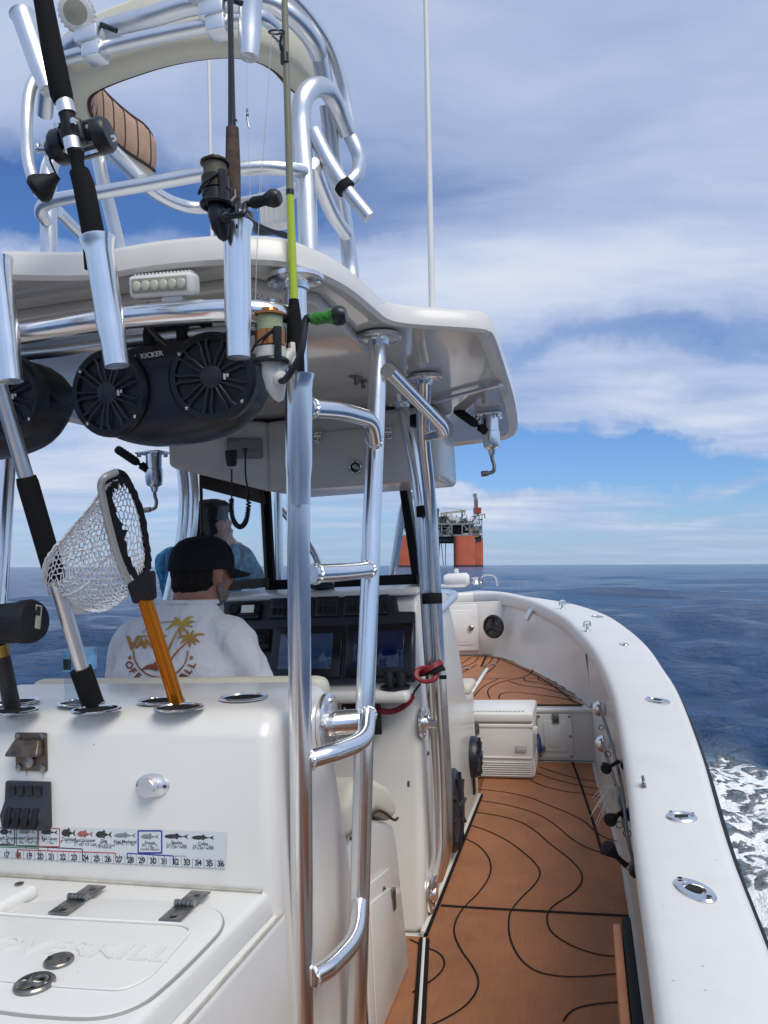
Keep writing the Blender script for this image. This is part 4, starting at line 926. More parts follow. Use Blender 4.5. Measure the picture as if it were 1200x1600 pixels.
# electronics box under the roof
EB = 1.815; YE = 3.30
mb = MB(); 
mb.prism([V(-1.40, YE, 0 + EB), V(-.585, YE, EB), V(-.585, YE, HZ - .004), V(-1.40, YE, HZ - .004)], (0, .5, 0), 0, .03, 3)
cx_ = -1.40
mb.hexa([V(-1.74, 3.02, 1.93), V(-1.385, YE, EB), V(-1.385, 3.8, EB), V(-1.74, 3.8, 1.93), V(-1.74, 3.02, HZ - .004), V(-1.385, YE, HZ - .004), V(-1.385, 3.8, HZ - .004), V(-1.74, 3.8, HZ - .004)], 0, .02, 3)
eb = mb.build('electronics_box', GEL, tt)
A, B = oy(489, 682, YE), oy(640, 751, YE)
mb = MB(); mb.box(((A.x + B.x) / 2 - .02, YE - .006, (A.z + B.z) / 2 + .005), (B.x - A.x + .05, .016, A.z - B.z + .02), 0, .007); df = mb.build('drop_door', GEL, eb)
for px, py in ((497, 681), (607, 675)):
    c = oy(px, py, YE - .018); mb = MB(); mb.box(c + V(0, 0, .014), (.036, .01, .026), 0, .003); mb.box(c + V(0, -.002, -.018), (.036, .01, .03), 0, .003); mb.tube([c + V(-.018, -.004, 0), c + V(.018, -.004, 0)], .007, 0, 8)
    for u_ in (-.01, .01): mb.lathe([(.005, 0), (0, .004)], c + V(u_, -.006, -.018), (0, -1, 0), 1, 8)
    mb.build('hinge', [STEEL, GASKET], df)
mb = MB(); c = oy(556, 730, YE - .014); mb.lathe([(.030, 0), (.030, .006), (.022, .008), (.018, -.002), (0, -.002)], c, (0, -1, 0), 1, 24); mb.ring(c + V(0, -.006, 0), (0, -1, 0), .026, .004, 0, 22); mb.box(c + V(.002, -.007, 0), (.034, .006, .012), 0, .003, rot=Matrix.Rotation(.5, 3, 'Y')); mb.lathe([(.011, 0), (.011, .012), (0, .013)], c, (0, -1, 0), 0, 12); mb.build('ring_latch', [STEEL, BLACK], df)
en = nz((V(-1.385, YE, 0) - V(-1.74, 3.02, 0)).cross(V(0, 0, 1)));  en = en if en.y < 0 else -en; ed = nz(V(-1.385, YE, 0) - V(-1.74, 3.02, 0))
mb = MB(); rot = Matrix((ed, -en, V(0, 0, 1))).transposed(); c = V(-1.47, 3.235, 2.015) + en * .012; mb.box(c, (.165, .03, .095), 0, .012, 3, rot); mb.box(c + en * .016 - V(0, 0, .022), (.12, .008, .022), 0, .004, 2, rot)
mb.text('GARMIN', c + en * .0165 + ed * -.055 + V(0, 0, .034), ed, (0, 0, 1), .014, 1); mb.build('receiver_module', [mat('grey_module', (.25, .26, .27), .45), mat('module_print', (.06, .06, .065), .5)], eb)
# light fittings under the roof
for px, py in ((556, 588), (567, 594)):
    mb = MB(); mb.lathe([(.026, 0), (.026, .004), (.008, .008), (.008, .022), (.011, .028), (0, .034)], oz(px, py, HZ - .018), (0, 0, -1), 0, 14); mb.build('snap_stud', STEELD, roof)
for px, py in ((412, 461),):
    mb = MB(); c = oz(px, py, HZ); flange(mb, c, (0, 0, -1), .06); mb.tube([c, c - V(0, 0, .10)], .026, 0, 12); mb.build('roof_flange', ALU, tt)
# aft rail under the roof edge, with rod holders
rl = [oy(-130, 548, 1.50), oy(25, 521, 1.50), oy(200, 494, 1.49), oy(350, 484, 1.50), oy(420, 487, 1.54), oz(414, 462, HZ - .05)]
pipe('aft_rail', rl[:5] + [V(-.60, 1.62, rl[3].z)], .026)
pipe('speaker_rail', [oy(-160, 566, 1.72), oy(60, 553, 1.72), oy(250, 528, 1.72), oy(420, 512, 1.74)], .016, m=ALUM)
def holder(t, b, yt, yb, w0=.036, w1=.0265):
    a, c = oy(*t, yt), oy(*b, yb); mb = MB(); d = (c - a); n = 8
    mb.tube([a, a + d * .015, a + d * .05, a + d * .12, a + d * .7, a + d * .8, c], [w0, w0 * .985, w0 * .90, w1 * 1.12, w1 * 1.12, w1, w1 * .98], 0, 22, cap=False)
    mb.tube([a + d * .001, a + d * .12, a + d * .9], [w0 * .93, w1 * .98, w1 * .9], 1, 22, cap=False); mb.lathe([(w1, 0), (0, .0)], c, d, 0, 18)
    return mb.build('rod_holder', [ALU, ALUM], tt, fix=False), a, d
H2 = holder((152, 372), (183, 572), 1.32, 1.33, .0345, .0245)
H3 = holder((370, 349), (373, 559), 1.36, 1.36, .0315, .0235)
H1 = holder((-4, 405), (18, 596), 1.34, 1.34, .0315, .0235)
H4 = holder((467, 584), (467, 788), 1.58, 1.60, .0345, .0265)
# ------------------------------------------------------------------ tower above the roof
tw = thing('tuna_tower', 'bent aluminium pipe tower above the hard top with cream padded belly ring', 'tower', (X0, 2.4, HZ + .07))
def tp_(name, pts, r, sm=True, m=ALUM): 
    P = [oy(*p) if len(p) == 3 and isinstance(p[0], int) else Vector(p) for p in pts]; mb = MB(); mb.tube(cr(P, 7) if sm else P, r, 0, 16); return mb.build(name, m, tw)
def down(px, py, y): p = oy(px, py, y); return p
RT = HZ + .072
la_ = oy(480, 372, 2.2); 
leg = [V(la_.x + .0, 2.2, RT)] + [oy(*p) for p in ((480, 330, 2.2), (478, 290, 2.2), (473, 240, 2.2), (470, 190, 2.2), (474, 155, 2.2), (490, 137, 2.24), (510, 140, 2.32), (527, 168, 2.40), (545, 210, 2.46))]
tp_('tower_leg', leg, .031)
tp_('loop_tail', [(543, 205, 2.46), (556, 232, 2.47), (561, 252, 2.48), (557, 272, 2.48), (545, 286, 2.46)], .024)
tp_('tower_leg', [(512, 165, 2.42), (523, 260, 2.50), (534, 320, 2.54), (546, 405, 2.6), (549, 440, 2.6)], .029)
tp_('rod_tube', [(489, 205, 2.22), (510, 248, 2.24), (538, 292, 2.26)], .026)
tp_('rod_tube', [(536, 290, 2.262), (577, 340, 2.28)], .0215, False)
mb = MB(); mb.lathe([(.030, -.012), (.031, .012)], oy(538, 292, 2.26), oy(577, 340, 2.28) - oy(538, 292, 2.26), 0, 16); mb.build('end_band', BLKCLOTH, tw)
tp_('tower_brace', [(488, 255, 2.21), (500, 290, 2.3), (520, 335, 2.42), (541, 366, 2.55)], .024)
tp_('tower_leg', [V(oy(75, 395, 2.2).x, 2.2, RT)] + [oy(*p) for p in ((76, 350, 2.2), (75, 300, 2.2), (78, 260, 2.22), (92, 236, 2.28), (112, 222, 2.36))], .028)
tp_('tower_leg', [(148, 215, 2.55), (160, 280, 2.57), (175, 340, 2.6), (187, 392, 2.62), (192, 420, 2.62)], .026)
tp_('side_loop', [(62, 302, 2.2), (50, 275, 2.2), (43, 240, 2.2), (42, 190, 2.2), (46, 145, 2.22), (58, 120, 2.26), (78, 108, 2.32), (96, 92, 2.38)], .020)
tp_('tower_brace', [(90, 330, 2.22), (112, 352, 2.35), (138, 378, 2.5)], .020)
tp_('aft_ring', [(72, 345, 2.18), (64, 332, 2.13), (72, 318, 2.1), (100, 310, 2.08), (160, 300, 2.06), (240, 286, 2.06), (330, 270, 2.06), (400, 262, 2.08), (448, 264, 2.12), (474, 268, 2.18)], .0215)
tp_('forward_ring', [(176, 240, 2.55), (205, 268, 2.62), (235, 296, 2.72), (270, 316, 2.85), (310, 325, 2.95), (370, 319, 2.95), (430, 307, 2.8), (478, 292, 2.4)], .026)
tp_('rod_tube', [(168, 228, 2.42), (221, 281, 2.44)], .027, False)
# upper hoop and light bar
tp_('upper_hoop', [(70, 178, 2.42), (78, 120, 2.3), (110, 72, 2.16), (170, 45, 2.1), (240, 25, 2.08), (300, 8, 2.08), (370, 2, 2.1), (420, 5, 2.14), (460, 30, 2.2), (487, 62, 2.28), (498, 86, 2.36)], .030)
tp_('hoop_post', [(499, 84, 2.36), (505, 115, 2.39), (510, 150, 2.42)], .029, False)
tp_('outer_pipe', [(440, -20, 2.18), (480, 22, 2.28), (515, 75, 2.38), (535, 130, 2.44), (545, 180, 2.47), (549, 205, 2.48)], .019)
tp_('light_rail', [(100, 92, 1.98), (200, 66, 1.97), (300, 45, 1.97), (380, 30, 1.98), (405, 26, 2.0), (425, 38, 2.06), (440, 62, 2.14)], .0205)
for t, b, y0 in (((392, -20), (389, 90), 1.98), ((34, 22), (76, 142), 2.0)):
    a, c = oy(*t, y0), oy(*b, y0); d = c - a; mb = MB(); mb.tube([a, a + d * .04, a + d * .7, c], [.039, .034, .033, .026], 0, 20, cap=False); mb.tube([a + d * .001, a + d * .9], [.033, .026], 0, 20, cap=False); mb.lathe([(.026, 0), (0, 0)], c, d, 0, 16); mb.build('rod_holder', ALUM, tw, fix=False)
# padded belly ring: a cushion swept round the back and sides
PZ = 3.295
def pad():
    pth = [(-1.73, 2.95), (-1.77, 2.72), (-1.75, 2.48), (-1.63, 2.31), (-1.36, 2.25), (-1.14, 2.25), (-.98, 2.30), (-.89, 2.42), (-.87, 2.64)]
    P = cr([V(a, b, PZ) for a, b in pth], 6); rg = []; inner = []
    for i, p in enumerate(P):
        t = (P[min(i + 1, len(P) - 1)] - P[max(i - 1, 0)]).normalized(); nn = V(-t.y, t.x, 0)   # outward
        if (p + nn * .05 - V(X0, 2.6, PZ)).length < (p - V(X0, 2.6, PZ)).length: nn = -nn
        h = .105; w = .05
        e = min(1, .35 + min(i, len(P) - 1 - i) * .25); w *= e; hh = h * (.7 + .3 * e)
        rg.append([p + nn * w * a + V(0, 0, hh * b) for a, b in ((1, -.8), (1, .8), (.7, 1), (-.7, 1), (-1, .8), (-1, -.8), (-.7, -1), (.7, -1))]); inner.append((p - nn * w, nn, hh))
    mb = MB(); mb.loft(rg, 0); o = mb.build('belly_pad', CREAM, tw, smooth=60)
    mb = MB(); k = len(inner); vs = []; cols = 9
    for i, (p, nn, h) in enumerate(inner):
        puff = .010 * abs(math.sin(i * .5 * math.pi)) if True else 0
        for j in range(cols): 
            b = -1 + 2 * j / (cols - 1); vs.append(p - nn * (.006 + (.022 if i % 2 else .008) * (1 - b ** 4)) + V(0, 0, h * .80 * b))
    mb.add(vs, [(i * cols + j, i * cols + j + 1, (i + 1) * cols + j + 1, (i + 1) * cols + j) for i in range(k - 1) for j in range(cols - 1)], 0); q_ = mb.build('quilted_facing', BROWN, o, smooth=70)
    mb = MB()
    for i in range(2, k - 1, 2): mb.tube([vs[i * cols + j] - inner[i][1] * .002 for j in range(cols)], .0035, 0, 5)
    mb.build('stitched_seam', PIPING, o)
    mb = MB()
    for b in (-.82, .82): mb.tube([p - nn * .004 + V(0, 0, h * b) for p, nn, h in inner], .007, 0, 6)
    mb.build('piping', PIPING, o)
pad()
# wires tucked at the tower foot and a small white lamp box
mb = MB()
for k in range(5): mb.tube(cr([oy(380 + k * 3, 332, 2.1), oy(400, 350 + k * 3, 2.0 + k * .02), oy(432 + k * 2, 364, 2.0), oy(460, 372 + k, 2.0)], 5), .007, 0, 6)
mb.build('cable_bundle', BLACK, tw)
mb = MB(); mb.box(oy(432, 331, 2.3), (.10, .06, .11), 0, .012); 
for k in range(6): mb.box(oy(432, 331, 2.3) + V(-.04 + k * .016, -.032, 0), (.005, .006, .09), 0, .001)
mb.build('vent_box', WHITE, tw)
def frame3(z, x):
    z = nz(z); x = Vector(x); x = (x - z * x.dot(z)).normalized(); return x, z.cross(x), z
# ------------------------------------------------------------------ lights
c = oy(257, 447, 1.50); led = thing('led_light_bar', 'white slim light bar with six frosted lamps, on the pipe under the roof edge', 'light', c)
ex = nz(oy(318, 439, 1.50) - oy(196, 448, 1.50)); ey = nz(V(0, -.18, 1) - ex * V(0, -.18, 1).dot(ex)); en = ex.cross(ey); rot = Matrix((ex, -en, ey)).transposed() if en.y < 0 else Matrix((ex, en, ey)).transposed(); en = en if en.y < 0 else -en
mb = MB(); mb.box(c, (.156, .045, .048), 0, .010, 3, rot)
for k in range(16): mb.box(c + ex * (-.066 + k * .0088) + ey * .025 - en * .008, (.003, .035, .008), 0, .001, 1, rot)
mb.box(c - ey * .034 + ex * .02, (.05, .02, .02), 0, .003, 2, rot); mb.build('housing', WHITE, led)
mb = MB(); mb.box(c + en * .0225, (.134, .004, .032), 0, .002, 2, rot)
for k in range(6): mb.ball(c + en * .0245 + ex * (-.054 + k * .0216), (.0105, .004, .0125), 1, 10)
mb.build('lens', [LENS, mat('lamp_lens', (.52, .52, .42), .15, coat=.5)], led)
mb = MB(); mb.tube(cr([c + ex * -.05 - ey * .03 - en * .02, c + ex * -.06 - ey * .08 - en * .02, c + ex * -.04 - ey * .12 - en * .06], 6), .007, 0, 8); mb.build('cable', BLACK, led)
def flood(px, py, y, r, label):
    c = oy(px, py, y); root = thing('flood_light', label, 'light', c - V(0, 0, r + .06)); ax = nz((.45, -1, -.62)); mb = MB()
    mb.lathe([(r * .6, -.06), (r * .95, -.02), (r, 0), (r, .012), (r * .9, .015)], c, ax, 0, 30)
    for k in range(22):
        a = 2 * math.pi * k / 22; s_, q, _ = frame3(ax, (1, 0, 0)); d = s_ * math.cos(a) + q * math.sin(a); mb.tube([c + d * r * .98 - ax * .05, c + d * r * 1.02 + ax * .005], .004, 0, 5)
    mb.build('housing', WHITE, root); mb = MB(); mb.lathe([(r * .9, .013), (r * .5, .017), (0, .018)], c, ax, 0, 28); mb.build('lens', LENS, root)
    mb = MB(); b = c + V(.03, .02, -r - .02); mb.box(b, (.08, .05, .05), 0, .008); mb.box(b + V(.01, .01, -.045), (.06, .06, .05), 0, .006); mb.tube([b + V(.04, 0, .03), b + V(.09, .0, .0)], .008, 1, 8); mb.build('bracket', [ALUM, BLACK], root); return root
flood(119, 20, 1.93, .049, 'round white spotlight at the left end of the tower light rail'); flood(312, -22, 1.93, .047, 'round white spotlight at the middle of the tower light rail, cut by the picture edge')
# ------------------------------------------------------------------ speaker pods
def pod(c, yaw, label):
    root = thing('speaker_pod', label, 'speaker', c + V(0, 0, -.15), 'speaker pods under the roof rail'); rz = Matrix.Rotation(yaw, 3, 'Z') @ Matrix.Rotation(R(-3), 3, 'Y'); L = lambda x, y, z: c + rz @ V(x, y, z)
    mb = MB(); rg = []
    for i in range(17):
        t = -1 + 2 * i / 16; x = .235 * t; h = .125 * (1 - abs(t) ** 3.2) ** .55 if abs(t) < 1 else .02; h = max(h, .028); dz = -.012 * (1 - t * t) + .004 ; d = .10 * (1 - .35 * abs(t) ** 3)
        rg.append([L(x, -.085 * 1.0 * math.cos(a) * (d / .10) * (1 if math.cos(a) > 0 else 1.3), dz + h * math.sin(a) * (1 if math.sin(a) > 0 else 1.06)) if False else L(x, -(abs(math.cos(a)) ** .45) * math.copysign(1, math.cos(a)) * d * .9, dz + (abs(math.sin(a)) ** .75) * math.copysign(1, math.sin(a)) * h) for a in [2 * math.pi * j / 28 for j in range(28)]])
    mb.loft(rg, 0); mb.build('shell', NAVY, root, smooth=60)
    for s_ in (-1, 1):
        o = L(.135 * s_, -.088, -.004); ax = rz @ nz((.10 * s_, -1, -.10)); mb = MB(); e1, e2, _ = frame3(ax, rz @ V(1, 0, 0))
        mb.lathe([(.108, -.03), (.108, .004), (.101, .012), (.088, .012), (.086, .002), (0, .0)], o, ax, 0, 36)
        g = mb.build('speaker', BLACK, root); mb = MB(); P = lambda r, a, h: o + ax * h + (e1 * math.cos(a) + e2 * math.sin(a)) * r
        for k in range(9):
            a = 2 * math.pi * k / 9 + .3
            for da in (-.09, .09): mb.tube([P(.024, a + da * 2.2, .010), P(.055, a + da * 1.5, .013), P(.075, a + da * 1.0, .012), P(.090, a + da * 1.5, .011)], .0034, 0, 6)
        mb.lathe([(.026, .004), (.027, .014), (.02, .017), (0, .017)], o, ax, 0, 20)
        mb.build('grille', mat('grille_plastic', (.030, .032, .044), .4) if 'grille_plastic' not in MATS else MATS['grille_plastic'], g)
        mb = MB()
        for a in (.9, 2.4, 3.9, 5.5): mb.lathe([(.0045, .012), (0, .0145)], P(.095, a, 0), ax, 0, 8)
        mb.box(P(.034, -.15, .015), (.006, .004, .014), 1, .001); mb.box(P(.041, -.05, .013), (.005, .004, .008), 1, .001); mb.build('screw', [STEEL, WHITE], g)
    mb = MB()
    for x in (-.02, .07): mb.tube(bend([L(x - .03, -.03, .10), L(x - .028, -.03, .17), L(x + .028, -.0, .17), L(x + .028, -.02, .10)], .03), .016, 0, 8)
    mb.build('clamp', RUB, root)
    mb = MB(); ex, ey = rz @ V(1, 0, 0), rz @ nz((0, -.32, 1)); mb.text('KICKER', L(-.016, -.0885, .074), ex, ey, .0168, 0, 'CENTER', .0022, 1.05, .02)
    o = L(-.059, -.088, .074); mb.add([o + ex * a + ey * b + ex.cross(ey) * .001 for a, b in ((-.008, 0), (.0, .0065), (.003, .0065), (-.003, 0), (.003, -.0065), (0, -.0065))], [(0, 1, 2, 3), (0, 3, 4, 5)], 0)
    mb.build('brand_lettering', WHITE, root); return root
pod(oy(277, 611, 1.74), R(3), 'black twin speaker pod hanging under the roof between the second and third rod holders')
pod(oy(-14, 640, 1.74), R(-4), 'black twin speaker pod at the far left, half out of the picture')
# ------------------------------------------------------------------ outrigger mounts
def outrigger(c, s_, label):
    root = thing('outrigger_mount', label, 'outrigger base', c + V(0, 0, -.25), 'outrigger winches under the roof wings'); mb = MB()
    mb.box(c + V(0, 0, -.006), (.13, .11, .012), 0, .004)
    for u_ in (-1, 1):
        for v_ in (-1, 1): mb.lathe([(.011, 0), (.011, .014), (0, .016)], c + V(u_ * .05, v_ * .04, -.012), (0, 0, -1), 0, 8)
    mb.lathe([(.040, 0), (.040, .075), (.044, .078), (.044, .13), (.038, .155), (.02, .165), (.014, .19), (0, .19)], c + V(.005, 0, -.012), (0, 0, -1), 0, 22); mb.build('winch_body', ALU, root)
    mb = MB(); p = c + V(-.02, -.03, -.085); d = nz((-.75, -.35, .62)); mb.lathe([(.02, -.01), (.02, .03), (.009, .034), (.009, .05)], p, d, 0, 12); mb.tube([p + d * .045, p + d * .06, p + d * .165, p + d * .175], [.015, .021, .021, .014], 0, 12)
    for k in range(6): mb.ring(p + d * (.07 + k * .016), d, .0205, .003, 0, 12, 6)
    mb.build('grip', RUB, root)
    mb = MB(); q = c + V(.005, 0, -.19); mb.tube(bend([q, q + V(.0, 0, -.03), q + V(.010, 0, -.065), q + V(.005, -.005, -.095), q + V(-.03, -.01, -.10)], .03), .009, 0, 10); mb.lathe([(.014, 0), (.014, .035), (0, .037)], q + V(-.02, -.01, -.099), (-1, -.1, -.05), 0, 10); mb.build('crank', STEELD, root)
outrigger(oz(763, 646, HZ), 1, 'aluminium outrigger winch with black grip under the right wing of the roof')
outrigger(oy(238, 706, 3.42), -1, 'aluminium outrigger winch with black grip beneath the left edge of the roof')
# ------------------------------------------------------------------ whip antennas
mb = MB(); a, b = oy(673, 487, 2.75), oy(661, -200, 2.78); a.z = HZ + .07; mb.tube([a, a.lerp(b, .5), b], [.0125, .0105, .0075], 0, 12); mb.build('whip_antenna', WHITE, label='tall thick white whip antenna rising from the right wing of the roof', cat='antenna', group='whip antennas')
mb = MB(); a, b = oy(325, 380, 3.6), oy(322, -150, 3.6); a.z = HZ + .07; mb.tube([a, a.lerp(b, .5), b], [.0095, .009, .007], 0, 10); mb.build('whip_antenna', WHITE, label='thin white whip antenna seen through the tower behind the belly ring', cat='antenna', group='whip antennas')
# ------------------------------------------------------------------ radio microphone
c = oy(361, 716, 3.05); mic = thing('radio_microphone', 'black handheld radio microphone clipped under the roof with a coiled cord looping down', 'microphone', c - V(0, 0, .2)); mb = MB()
mb.hexa([c + V(-.020, -.012, -.036), c + V(.020, -.012, -.036), c + V(.020, .018, -.036), c + V(-.020, .018, -.036), c + V(-.027, -.014, .036), c + V(.027, -.014, .036), c + V(.027, .02, .036), c + V(-.027, .02, .036)], 0, .010, 3)
for u_ in (-1, 0, 1): mb.box(c + V(u_ * .01, -.014, -.012), (.005, .003, .003), 0, .001)
mb.build('handset', BLACK, mic)
mb = MB(); A = [oy(362, 733, 3.05), oy(362, 780, 3.05)]; mb.tube(A, .004, 0, 8); B = [oy(383, 702, 3.02), oy(384, 745, 3.03), oy(389, 768, 3.05)]; mb.tube(cr(B, 4), .004, 0, 8); mb.lathe([(.010, 0), (.007, .02), (.004, .04)], oy(383, 700, 3.02), (0, 0, -1), 0, 10); mb.build('cord', BLACK, mic)
mb = MB(); pth = cr([oy(*p) for p in ((362, 780, 3.05), (362, 800, 3.05), (367, 817, 3.05), (376, 823, 3.05), (384, 815, 3.05), (388, 795, 3.05), (389, 768, 3.05))], 40); cl = []
tt_ = 0
for i, p in enumerate(pth):
    t = (pth[min(i + 1, len(pth) - 1)] - pth[max(i - 1, 0)]).normalized(); s_ = t.cross(V(0, 1, 0)).normalized(); q = t.cross(s_); a = i * .9; cl.append(p + (s_ * math.cos(a) + q * math.sin(a)) * .0085)
mb.tube(cl, .0042, 0, 5); mb.build('coiled_cord', BLACK, mic)
# ------------------------------------------------------------------ fishing rods
def spinner(root, p, ax, toward, s, m_spool, m_line, m_body, m_knob, tip, kd):
    """open-face reel hung on the blank at p; ax runs up the rod; toward = side the spool sits on"""
    ax = nz(ax); x = nz(Vector(toward) - ax * Vector(toward).dot(ax)); y = ax.cross(x); L = lambda a, b, c: p + (x * a + y * b + ax * c) * s
    mb = MB(); mb.hexa([L(.0, -.010, -.045), L(.012, -.010, -.05), L(.012, .010, -.05), L(0, .010, -.045), L(0, -.008, .05), L(.012, -.008, .05), L(.012, .008, .05), L(0, .008, .05)], 0, .003 * s)
    mb.tube([L(.006, 0, .03), L(.03, 0, 0), L(.05, 0, -.025)], [.012 * s, .013 * s, .022 * s], 0, 10)
    mb.tube([L(.055, 0, .034), L(.055, 0, .012), L(.055, 0, .004)], [.033 * s, .033 * s, .026 * s], 0, 18); mb.tube([L(.055, 0, .006), L(.052, 0, -.02), L(.046, 0, -.05), L(.040, 0, -.072), L(.036, 0, -.08)], [.021 * s, .024 * s, .022 * s, .013 * s, .006 * s], 0, 14); mb.lathe([(.014 * s, 0), (.016 * s, .012 * s), (.010 * s, .02 * s), (0, .021 * s)], L(.046, .018, -.036), y, 0, 14); mb.lathe([(.010 * s, 0), (.012 * s, .016 * s), (0, .018 * s)], L(.046, -.018, -.036), -y, 0, 12); rl = mb.build('reel_body', m_body, root)
    c = L(.055, 0, .035); mb = MB(); mb.lathe([(.026, 0), (.030, .004), (.030, .034), (.034, .036), (.034, .042)], c, ax, 0, 26) if False else mb.lathe([(v[0] * s, v[1] * s) for v in ((.028, 0), (.0335, .003), (.0335, .034), (.028, .036))], c, ax, 0, 26)
    mb.lathe([(v[0] * s, v[1] * s) for v in ((.028, .036), (.0275, .05), (.028, .066))], c, ax, 1, 26); mb.lathe([(v[0] * s, v[1] * s) for v in ((.028, .066), (.0345, .068), (.0345, .073), (.02, .076), (.018, .084), (0, .086))], c, ax, 0, 26); mb.build('spool', [m_spool, m_line], rl)
    mb = MB()
    for t in (-1, 1): mb.tube([L(.055, .036 * t, -.0), L(.055, .041 * t, .03), L(.055, .040 * t, .07)], [.009 * s, .008 * s, .010 * s], 0, 8)
    mb.tube(cr([L(.055, -.041, .07), L(.075, -.036, .05), L(.095, -.01, .025), L(.092, .02, .04), L(.055, .041, .07)], 5), .0028 * s, 0, 6); mb.ring(L(.055, 0, .004), ax, .034 * s, .006 * s, 0, 24, 6); mb.build('bail', BLACK, rl)
    k = L(.05, -.02, -.035); mb = MB(); k = L(.05, .02, -.035); kd = nz(kd); k2 = L(.045, .05, -.042); mb.tube(cr([k, k2, k2.lerp(tip, .5) + y * .012 - ax * .012, tip - kd * .012, tip], 5), .0075 * s, 0, 8); mb.lathe([(v[0] * s, v[1] * s) for v in ((.010, 0), (.014, .01), (.012, .035), (.017, .046), (.018, .050))], tip, kd, 1, 16); mb.lathe([(v[0] * s, v[1] * s) for v in ((.018, .049), (.021, .056), (.020, .068), (.014, .076), (0, .077))], tip, kd, 0, 16); mb.build('handle', [BLACK, m_knob], rl)
    return rl
# lime rod in the right holder
rod = thing('fishing_rod', 'spinning rod with lime green blank and green marbled reel knob, in the rightmost rod holder', 'fishing rod', oy(466, 640, 1.585), 'fishing rods')
b0, b1, b2, b3, b4 = oy(465, 640, 1.585), oy(462, 545, 1.58), oy(459, 470, 1.575), oy(453, 300, 1.565), oy(441, -120, 1.54)
mb = MB(); mb.tube([b0, b1, oy(462, 560, 1.58)], .0, 0, 4) if False else None
mb.tube([b0, oy(463, 566, 1.58), oy(462, 545, 1.58)], .018, 0, 14); mb.tube([b1, oy(460, 500, 1.577), oy(459, 468, 1.575)], [.020, .016, .011], 0, 14); mb.build('grip', FOAM, rod)
mb = MB(); mb.tube([oy(459.3, 472, 1.575), b3], [.0095, .0085], 0, 12); mb.tube([b3, b4], [.0083, .007], 1, 12); mb.tube([oy(453.2, 305, 1.565), oy(453, 297, 1.565)], .0092, 2, 12); mb.tube([oy(445, 99, 1.55), oy(444.4, 84, 1.55)], .0098, 2, 12); mb.build('blank', [LIME, OLIVE, BLACK], rod)
mb = MB(); g = oy(432, 50, 1.53); mb.ring(g, (0.1, -.4, 1), .017, .0022, 0, 22, 6); mb.tube(cr([oy(444.5, 92, 1.55), oy(438, 72, 1.54), oy(440, 55, 1.535)], 4), .0032, 0, 6); mb.tube(cr([oy(444.5, 92, 1.55), oy(440, 70, 1.54), oy(425, 55, 1.53)], 4), .0022, 0, 6); mb.build('line_guide', BLACK, rod)
spinner(rod, oy(461, 571, 1.567), b3 - b1, V(-.72, -.70, 0), 1.0, COPPER, LINEG, mat('reel_white', (.62, .62, .58), .35, var=.1), GREENS, oy(486, 499, 1.50), V(1, .05, .02))
mb = MB(); mb.tube([oy(399, 480, 1.52), oy(401, 400, 1.52), oy(425, 52, 1.53)], .0007, 0, 4); mb.build('line', mat('clear_line', (.55, .56, .55), .4), rod)
# dark cork rod in the centre holder
rod = thing('fishing_rod', 'spinning rod with cork grip and black reel standing in the middle rod holder', 'fishing rod', oy(370, 420, 1.36), 'fishing rods')
mb = MB(); mb.tube([oy(369, 420, 1.36), oy(367, 345, 1.36), oy(366, 330, 1.36)], [.016, .016, .016], 1, 14); mb.tube([oy(364, 330, 1.36), oy(364, 265, 1.36), oy(363, 200, 1.355)], [.0155, .0150, .0125], 0, 14); mb.build('grip', [CORK, ALUM], rod)
mb = MB(); mb.tube([oy(362.5, 202, 1.355), oy(362, 170, 1.355), oy(361, 85, 1.35), oy(358, -120, 1.34)], [.0085, .0075, .0062, .0055], 0, 12); mb.ring(oy(369, 187, 1.35), (1, 0, .3), .004, .0008, 0, 12, 5); mb.build('blank', mat('gloss_black_blank', (.012, .012, .012), .15, coat=.6), rod)
spinner(rod, oy(372, 330, 1.345), V(0, 0, 1), V(-.66, -.75, 0), .80, mat('black_bronze_spool', (.05, .038, .028), .3, metal=.6), mat('dark_line', (.10, .09, .06), .6), BLACK, RUB, oy(392, 318, 1.30), V(1, -.1, .0))
mb = MB(); mb.tube([oy(386, 92, 1.5), oy(386, 172, 1.5)], .0006, 0, 4); mb.tube([oy(387, 205, 1.5), oy(392, 330, 1.5)], .0006, 0, 4); mb.tube(cr([oy(386.5, 170, 1.5), oy(386, 184, 1.5), oy(389, 200, 1.5)], 3), .0022, 1, 6); mb.ring(oy(387, 179, 1.5), (1, 0, 0), .0035, .001, 1, 12, 5); mb.tube([oy(416, 181, 1.5), oy(402, 330, 1.5)], .0007, 0, 4); mb.build('line', [MATS['clear_line'], STEELD], rod)
# heavy conventional rod in the left holder
rod = thing('fishing_rod', 'heavy rod with thick black foam grips and black conventional reel, leaning left', 'fishing rod', oy(160, 420, 1.325), 'fishing rods')
K = lambda px, py: oy(px, py, 1.325 - (400 - py) * .00012)
mb = MB(); mb.tube([K(150, 420), K(146, 366), K(131, 290), K(124, 268)], [.0225, .0225, .0215, .0195], 0, 16); mb.tube([K(124, 269), K(121, 255), K(119, 238)], [.014, .013, .016], 0, 14); mb.tube([K(100, 160), K(96, 148), K(82, 80), K(64, -20), K(50, -100)], [.019, .0225, .0215, .0185, .017], 0, 16); mb.build('grip', FOAM, rod, split=True)
mb = MB(); mb.tube([K(116, 236), K(112, 218)], .0175, 1, 16); mb.tube([K(105, 178), K(100, 158)], .0175, 1, 16); mb.tube([K(118, 240), K(99, 155)], .0155, 0, 14); mb.build('reel_seat', [RUB, ALUM], rod)
